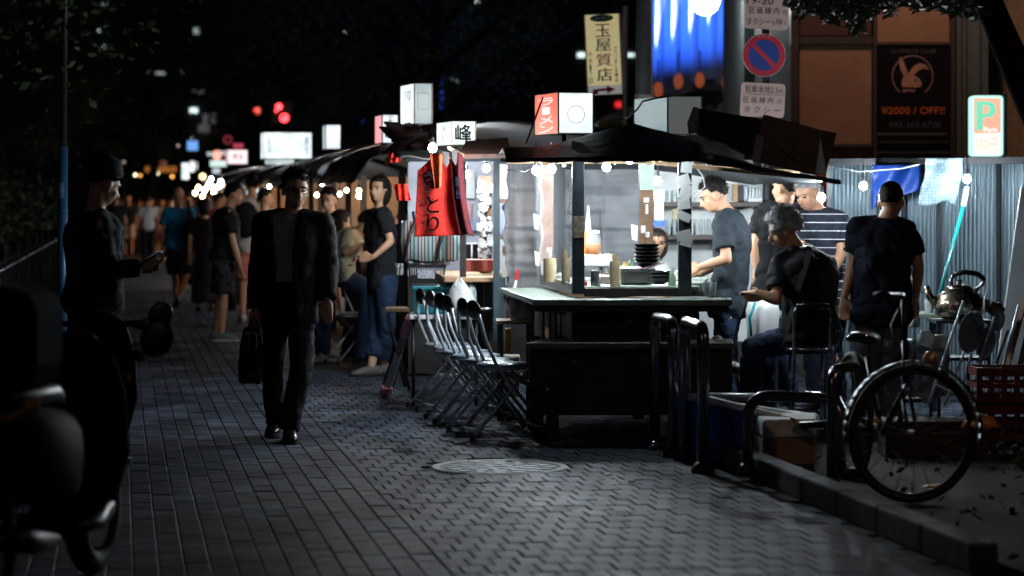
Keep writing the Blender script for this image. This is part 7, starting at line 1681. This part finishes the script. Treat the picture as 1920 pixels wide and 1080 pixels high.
# striped shirt man
polo = stripes('striped_polo', [(0, (.012, .016, .03)), (.90, (.62, .64, .7))], 1 / .058, axis=2, rough=.85)
Y = 16.9
root, D, hp, hm = person('grey haired man in a navy polo with thin white stripes, looking down', PX(1545, Y), Y, R(128), 1.72, hip=P(1545, 560, Y), neck=P(1537, 396, Y), J=dict(head=P(1514, 362, Y - .05), shoulder_r=P(1500, 412, Y - .02), shoulder_l=P(1577, 412, Y - .12), elbow_l=P(1578, 474, Y - .18), wrist_l=P(1556, 520, Y - .28), elbow_r=P(1500, 470, Y - .1), wrist_r=P(1520, 510, Y - .3)),
    top=polo, bottom='navy', hair='short', hairm='hair_grey', look=(R(8), R(-24)), tilt=R(4), vox=.009, fat=1.15, group=gS, hem=-.08, loose=1.25, skin='skin_dark', hunch=.02)
g = G(); rg_ = []
for a_ in (-1, 1): g.tube([hp(.012 * a_, .10, -1)], .001) if False else None
g.loft([[Vector((0, 0, 0))] * 3, [Vector((0, 0, .0001))] * 3]) if False else None
nbp = D['head']
# seated man with curly grey hair and sling
Y = 15.35
root, D, hp, hm = person('seated man with curly grey hair, glasses and a black sling bag', PX(1515, Y), Y, R(44), 1.68, hip=P(1518, 632, Y), neck=P(1498, 466, Y), hunch=.07,
    J=dict(head=P(1468, 430, Y), shoulder_l=P(1458, 494, Y - .10), elbow_l=P(1456, 562, Y - .22), wrist_l=P(1418, 548, Y - .2), hand_l=P(1402, 549, Y - .12), shoulder_r=P(1542, 492, Y + .10), elbow_r=P(1515, 570, Y + .25), wrist_r=P(1430, 556, Y + .1), hand_r=P(1412, 556, Y + .05),
           hip_l=P(1505, 632, Y - .08), hip_r=P(1535, 628, Y + .08), knee_l=P(1412, 652, Y + .02), knee_r=P(1440, 640, Y + .32), ankle_l=Vector((PX(1395, Y), Y - .12, .10)), ankle_r=Vector((PX(1440, Y), Y + .25, .10))),
    top='black', bottom='jeans', hair='curly', hairm='hair_mix', look=(R(48), R(-22)), vox=.009, fat=1.30, group=gS, hem=-.02, loose=1.25)
glasses_on(root, hp, hm)
g = G(); pts = [P(1476, 478, Y - .22), P(1492, 470, Y - .19), P(1508, 484, Y - .20), P(1530, 520, Y - .12), P(1540, 560, Y - .02)]
pts = [P(1519, 470, Y - .13), P(1513, 490, Y - .20), P(1505, 515, Y - .235), P(1495, 545, Y - .25)]
for i in range(len(pts) - 1): g.bar(pts[i], pts[i + 1], .035, .006, up=Vector((0, -1, 0)))
build(g, 'sling_strap', mat('webbing', (.10, .11, .12), rough=.6), root)
# back turned man in dark tee, pale trousers
Y = 15.15
person('man in a navy tee and grey trousers with his back turned by the ribbed fence', PX(1645, Y), Y, R(-8), 1.72, hip=P(1650, 590, Y), neck=P(1658, 412, Y), J=dict(head=P(1671, 376, Y), shoulder_l=P(1606, 424, Y), elbow_l=P(1601, 492, Y + .03), wrist_l=P(1583, 556, Y - .03), hand_l=P(1583, 578, Y - .05), shoulder_r=P(1703, 430, Y), elbow_r=P(1722, 500, Y - .02), wrist_r=P(1716, 560, Y + .08),
    knee_l=P(1618, 690, Y), knee_r=P(1668, 690, Y), ankle_l=Vector((PX(1614, Y), Y, .08)), ankle_r=Vector((PX(1672, Y), Y, .08))),
    top='navy', bottom='jeans_light', hair='buzz', look=(R(-12), R(-10)), vox=.009, fat=1.16, group=gS, face=False, hem=-.10, loose=1.35, hunch=.03)
# girl behind the bowls
Y = 18.3
person('girl with brown bangs in a white top peeking from behind the black bowls', PX(1218, Y), Y, R(172), 1.52, hip=P(1215, 600, Y), neck=P(1215, 496, Y), J=dict(head=P(1232, 455, Y - .05), shoulder_r=P(1185, 498, Y), shoulder_l=P(1245, 502, Y), elbow_r=P(1175, 550, Y - .1), elbow_l=P(1252, 550, Y - .12), wrist_r=P(1200, 560, Y - .3), wrist_l=P(1238, 560, Y - .3), knee_r=P(1205, 620, Y - .35), knee_l=P(1230, 620, Y - .35), ankle_r=Vector((PX(1205, Y), Y - .35, .1)), ankle_l=Vector((PX(1230, Y), Y - .35, .1))),
    top='white', bottom='jeans', hair='bob', hairm='hair_brown', look=(R(8), R(-6)), vox=.009, female=True, group=gS, fat=.95)
# businessman
Y = 15.04; yaw = R(176)
root, D, hp, hm = person('businessman in a dark open suit over a grey knit, walking with a black bag', PX(536, Y), Y, yaw, 1.72, hip=P(543, 558, Y), neck=P(549, 402, Y),
    J=dict(head=P(554, 356, Y - .03), shoulder_r=P(495, 418, Y), shoulder_l=P(606, 420, Y), elbow_r=P(486, 500, Y + .03), wrist_r=P(478, 578, Y - .04), hand_r=P(477, 600, Y - .04), elbow_l=P(616, 500, Y + .04), wrist_l=P(614, 560, Y - .05), hand_l=P(614, 585, Y - .06),
           hip_r=P(522, 560, Y), hip_l=P(564, 560, Y), knee_r=P(511, 690, Y + .04), knee_l=P(566, 688, Y - .12), ankle_r=Vector((PX(512, Y), Y + .16, .09)), ankle_l=Vector((PX(548, Y), Y - .22, .085))),
    top='knit', jacket='suit', bottom='suit', hair='spiky', look=(R(24), R(-4)), tilt=R(-3), vox=.009, group='people in the street', fat=.93, loose=.9, toe={'r': (0, 1, 0), 'l': (-.25, 1, -.05)}, skin='skin_dark', bottom_name='trousers')
glasses_on(root, hp, hm)
bgb = thing('handbag', 'soft black leather tote held by the businessman', 'bag', P(471, 718, Y - .05)); YB2 = Y - .05
g = G(); rings = []
for (py, w, d) in ((719, 18, .045), (715, 23, .06), (690, 24, .065), (650, 21, .05), (622, 17, .03), (614, 14, .02)):
    c = P(470 + (py < 660) * (660 - py) * .05, py, YB2); s = YB2 / F; rings.append([c + Vector((math.cos(a) * w * s, math.sin(a) * d, .004 * math.sin(3 * a))) for a in [2 * math.pi * i / 24 for i in range(24)]])
g.loft(rings); build(g, 'bag_body', M['suit'] if False else M['shoe'], bgb, smooth=True)
for dy in (-.02, .02):
    g = G(); g.tube([P(462, 622, YB2 + dy), P(470, 604, YB2 + dy * .5), P(477, 592, YB2), P(482, 604, YB2 + dy * .5), P(484, 622, YB2 + dy)], .006, 7); build(g, 'handle', M['shoe'], bgb, smooth=True)
g = G()
for px in (462, 468, 478, 484): g.ell(P(px, 624, YB2 - .03), .009, 8, 6)
build(g, 'metal_studs', M['chrome'], bgb, smooth=True)
# phone man at the left
Y = 13.6
person('dark clothed man in a cap looking at a phone beside the railing', PX(180, Y), Y, R(-50), 1.72, hip=P(172, 570, Y), neck=P(178, 398, Y), J=dict(head=P(196, 345, Y), shoulder_r=P(186, 420, Y - .17), elbow_r=P(205, 508, Y - .2), wrist_r=P(262, 500, Y - .12), hand_r=P(284, 494, Y - .1), shoulder_l=P(170, 420, Y + .17), elbow_l=P(196, 505, Y + .22), wrist_l=P(258, 505, Y + .05), hand_l=P(280, 500, Y + .02)),
    top='black', sleeve='long', bottom='suit', hair='buzz', look=(0, R(-24)), vox=.010, group='people in the street', fat=1.2, hem=-.05, loose=1.3, skin='skin_dark')
g = G(); g.tube([P(188, 312, Y), P(193, 300, Y), P(205, 296, Y)], .01)
capm = M['black']
g = G(); g.lathe(P(192, 332, Y), [(.118, 0), (.12, .03), (.105, .09), (.05, .125), (.001, .13)], 20); g.prism([P(205, 332, Y - .08), P(238, 340, Y - .05), P(238, 340, Y + .05), P(205, 332, Y + .08)], (0, 0, .008))
build(g, 'cap', capm, smooth=True, label='dark cap worn by the man with the phone', cat='cap')
g = G(); g.bar(P(270, 492, Y - .06), P(303, 472, Y - .08), .07, .009); ph = build(g, 'phone', M['lacquer'], bevel=.003, label='phone with a faintly lit screen held by the dark clothed man', cat='phone')
g = G(); g.bar(P(272, 489.5, Y - .06), P(302, 470.5, Y - .08), .06, .002); build(g, 'screen', emis('phone_screen', (.5, .6, 1), .35, (.1, .1, .1)), ph)
# bob haired woman
Y = 20.6
person('woman with a black bob in a dark tee and jeans standing at the third stall', PX(712, Y), Y, R(118), 1.70, hip=P(718, 530, Y), neck=P(713, 392, Y), J=dict(head=P(711, 354, Y - .03), shoulder_l=P(716, 402, Y - .16), elbow_l=P(733, 452, Y - .2), wrist_l=P(700, 482, Y - .25), hand_l=P(684, 484, Y - .22), shoulder_r=P(700, 402, Y + .14), elbow_r=P(690, 455, Y + .2), wrist_r=P(672, 478, Y + .1),
    knee_l=P(725, 615, Y - .05), knee_r=P(708, 612, Y + .1), ankle_l=Vector((PX(716, Y), Y + .12, .08)), ankle_r=Vector((PX(698, Y), Y - .1, .08))), top='black', bottom='jeans', legs='crop', hair='bob', shoes='shoe_brown', look=(R(32), 0), vox=.010, female=True, group=gM, loose=1.1, hem=-.02)
# eating man in beige tee
Y = 22.0
person('man in a beige tee bent over his bowl at the third stall counter', PX(650, Y), Y, R(-62), 1.70, hip=P(640, 520, Y), neck=P(662, 432, Y), hunch=.06, J=dict(head=P(690, 420, Y - .02), shoulder_r=P(652, 442, Y - .16), elbow_r=P(648, 474, Y - .22), wrist_r=P(682, 458, Y - .2), hand_r=P(695, 452, Y - .15), shoulder_l=P(655, 440, Y + .14), elbow_l=P(680, 470, Y + .2), wrist_l=P(694, 464, Y + .05),
    knee_r=P(690, 540, Y - .1), knee_l=P(690, 538, Y + .12), ankle_r=Vector((PX(680, Y), Y - .1, .09)), ankle_l=Vector((PX(685, Y), Y + .1, .09))), top='beige', bottom='jeans', hair='short', look=(0, R(-30)), vox=.011, group=gM, fat=1.1)
Y = 22.9
person('dark haired diner in white seated behind the beige shirted man', PX(628, Y), Y, R(-70), 1.62, hip=P(622, 510, Y), neck=P(632, 440, Y), hunch=.05, J=dict(head=P(640, 415, Y), shoulder_r=P(620, 450, Y - .15), elbow_r=P(630, 480, Y - .2), wrist_r=P(655, 470, Y - .1), knee_r=P(665, 540, Y - .1), knee_l=P(665, 538, Y + .12), ankle_r=Vector((PX(655, Y), Y - .1, .09)), ankle_l=Vector((PX(660, Y), Y + .1, .09))), top='white', bottom='black', hair='bob', look=(0, R(-15)), vox=.013, group=gM, female=True, face=False)
Y = 23.6
person('stall keeper in dark clothes standing inside the third stall', PX(622, Y) + .5, Y, R(140), 1.66, neck=P(618, 404, Y), hip=P(620, 520, Y), J=dict(head=P(616, 374, Y)), top='black', bottom='black', hair='short', vox=.013, group=gM, look=(R(20), R(-10)))
Y = 21.6
person('dark haired person half hidden behind the striped bag', PX(764, Y), Y, R(60), 1.6, hip=P(765, 545, Y), neck=P(763, 424, Y), J=dict(head=P(761, 400, Y), elbow_r=P(772, 470, Y), elbow_l=P(756, 470, Y), wrist_r=P(752, 490, Y), wrist_l=P(748, 492, Y)), top='black', bottom='black', hair='short', vox=.013, group=gM, face=False)
# seated person hidden by the businessman, jeans and trainers showing
Y = 22.3
person('seated diner whose jeans and white trainers show beside the businessman', PX(575, Y), Y, R(-20), 1.7, hip=Vector((PX(572, Y), Y + .3, .5)), neck=Vector((PX(585, Y), Y + .4, 1.03)), J=dict(knee_r=Vector((PX(608, Y), Y - .02, .5)), knee_l=Vector((PX(585, Y), Y - .05, .5)), ankle_r=Vector((PX(606, Y), Y + .02, .09)), ankle_l=Vector((PX(589, Y), Y - .14, .09))), top='navy', bottom='jeans', hair='short', shoes='sneaker', vox=.012, group=gM, face=False)
# group in the street, left of the businessman
Y = 33.7
root, D, hp, hm = person('man in a blue tee and dark shorts with a black shoulder bag, walking away', PX(335, Y), Y, R(8), 1.68, J=dict(knee_l=(PX(325, Y), Y + .12, .48), ankle_l=(PX(328, Y), Y + .2, .10), knee_r=(PX(350, Y), Y - .02, .47), ankle_r=(PX(338, Y), Y - .25, .16)), top='bluetee', bottom='shortsdark', legs='shorts', hair=None, shoes='shoe', vox=.016, group=gF, face=False, loose=1.6, hem=-.08, fat=1.12)
g = G(); g.ell(hp(0, -.01, .05), (.115, .13, .09), 18, 10, hm); g.lathe(hp(0, 0, .0), [(.17, -.01), (.12, .03), (.1, .05)], 20); build(g, 'bucket_hat', M['navy'], root, smooth=True)
g = G(); g.ell(P(357, 438, Y - .18), (.12, .08, .20), 16, 12); bgz = build(g, 'shoulder_bag', M['black'], smooth=True, label='black shoulder bag on the back of the blue shirted man', cat='bag')
g = G(); g.bar(P(357, 418, Y - .18), P(352, 375, Y - .12), .05, .02); build(g, 'strap', M['black'], bgz); g = G(); g.bar(P(352, 449, Y - .25), P(369, 446, Y - .25), .03, .01); build(g, 'pale_tag', M['white'], bgz)
Y = 25.8
root, D, hp, hm = person('man in a black cap, black tee and patterned shorts standing in profile', PX(420, Y), Y, R(-78), 1.72, J=dict(head=P(439, 365, Y), wrist_r=P(452, 505, Y - .22), elbow_r=P(437, 455, Y - .24), knee_r=(PX(421, Y), Y - .1, .48), ankle_r=(PX(416, Y), Y - .1, .085), knee_l=(PX(412, Y), Y + .1, .48), ankle_l=(PX(404, Y), Y + .12, .08)), neck=P(425, 392, Y), top='black', bottom='shortsdark', legs='shorts', hair='short', shoes='shoe_blue', vox=.013, group=gF, loose=1.6, fat=1.15, hem=-.10)
g = G(); g.ell(hp(0, -.01, .06), (.11, .13, .085), 18, 10, hm); g.ell(hp(0, .10, .035), (.085, .09, .012), 14, 6, hm); build(g, 'cap', M['black'], root, smooth=True)
Y = 30.2
root, D, hp, hm = person('person in a white tee and pink shorts with a dark rucksack', PX(470, Y), Y, R(10), 1.75, neck=P(471, 372, Y), J=dict(head=P(473, 347, Y)), top='white', bottom='pinkc', legs='shorts', hair='short', shoes='sneaker', vox=.016, group=gF, face=False, loose=1.5, fat=1.08)
g = G(); g.ell(P(462, 412, Y - .18), (.15, .10, .23), 16, 12); rk = build(g, 'rucksack', M['black'], smooth=True, label='dark rucksack on the back of the white shirted walker', cat='rucksack')
for s_ in (-1, 1): g = G(); g.bar(P(466 + s_ * 13, 420, Y - .15), P(470 + s_ * 13, 372, Y - .06), .04, .02); build(g, 'strap', M['black'], rk)
Y = 33.0
person('small woman in a long black dress between the two standing men', PX(384, Y), Y, R(5), 1.52, top='black', bottom='black', skirt=.92, hair='bob', shoes='shoe', vox=.016, group=gF, face=False, bottom_name='skirt')
Y = 68
fars = [(241, 68, 'man in a black tee and pale shorts at the left of the far group', 'black', 'lightc', 'shorts', 'short', 0, 1.72), (262, 72, 'woman in grey and black second from the left of the far group', 'greytee', 'black', 'long', 'short', 0, 1.68), (285, 66, 'woman in a wine dress with long dark hair in the far group', 'wine', 'wine', 'long', 'long', .6, 1.62), (304, 70, 'woman in a pale top at the right of the far group', 'lightc', 'wine', 'long', 'bun', .5, 1.6), (272, 82, 'dark figure behind the far group', 'black', 'black', 'long', 'short', 0, 1.7),
        (322, 60, 'dark clothed walker just left of the blue shirted man', 'navy', 'black', 'long', 'short', 0, 1.66), (392, 52, 'person in a coral top near the far bright bulbs', 'pinkc', 'black', 'long', 'short', 0, 1.66), (376, 47, 'person in white before the far bright bulbs', 'white', 'black', 'long', 'bob', 0, 1.6), (404, 44, 'dark haired person in a red top by the sixth stall', 'red', 'navy', 'long', 'short', 0, 1.64), (218, 60, 'dark figure close to the railing behind the phone man', 'black', 'navy', 'long', 'short', 0, 1.72),
        (250, 90, 'dark figure at the very back of the far group, left', 'navy', 'black', 'long', 'short', 0, 1.7), (296, 88, 'pale shirted figure at the back of the far group', 'white', 'navy', 'long', 'short', 0, 1.68), (314, 84, 'tan shirted figure near the street end', 'beige', 'black', 'long', 'short', 0, 1.66), (330, 78, 'dark figure under the pillar signs', 'black', 'black', 'long', 'bob', 0, 1.6), (345, 74, 'figure in coral behind the blue shirted man', 'pinkc', 'black', 'long', 'short', 0, 1.66), (360, 64, 'figure in black in front of the pillar signs', 'black', 'black', 'long', 'short', 0, 1.7), (412, 36, 'diner in white at the fifth stall counter', 'white', 'black', 'long', 'short', 0, 1.62), (228, 80, 'dark figure nearest the railing far away', 'black', 'black', 'long', 'short', 0, 1.72),
        (352, 42, 'man in a grey tee ahead of the blue shirted man', 'greytee', 'black', 'long', 'short', 0, 1.7), (370, 58, 'woman in coral walking under the bright bulbs', 'pinkc', 'wine', 'long', 'long', .5, 1.6), (386, 62, 'man in white facing the camera far under the bulbs', 'white', 'navy', 'long', 'short', 0, 1.7), (430, 40, 'woman in beige waiting by the sixth stall', 'beige', 'black', 'long', 'bob', 0, 1.6), (447, 33.5, 'dark haired man in black behind the rucksack person', 'black', 'black', 'long', 'short', 0, 1.7), (278, 60, 'person in a pale tee in the middle of the far group', 'white', 'black', 'long', 'short', 0, 1.66),
        (497, 29, 'diner in dark clothes at the fourth stall counter', 'navy', 'black', 'long', 'short', 0, 1.62), (455, 38, 'diner in beige at the fifth stall', 'beige', 'black', 'long', 'short', 0, 1.6)]
for i, (px, Y, lab, a, b, lg, hr, sk, H) in enumerate(fars):
    person(lab, PX(px, Y), Y, R([178, 10, 175, 185, 0, 12, 170, 20, 200, 5, 15, 180, 170, 5, 190, 10, -60, 0, 8, 175, 180, -40, 20, 5, -70, -60][i]), H, top=a, bottom=b, legs=lg, hair=hr, vox=.022, group=gF, face=False, skirt=sk or None, bottom_name='skirt' if sk else 'trousers', female=hr in ('long', 'bun', 'bob'), loose=1.3)
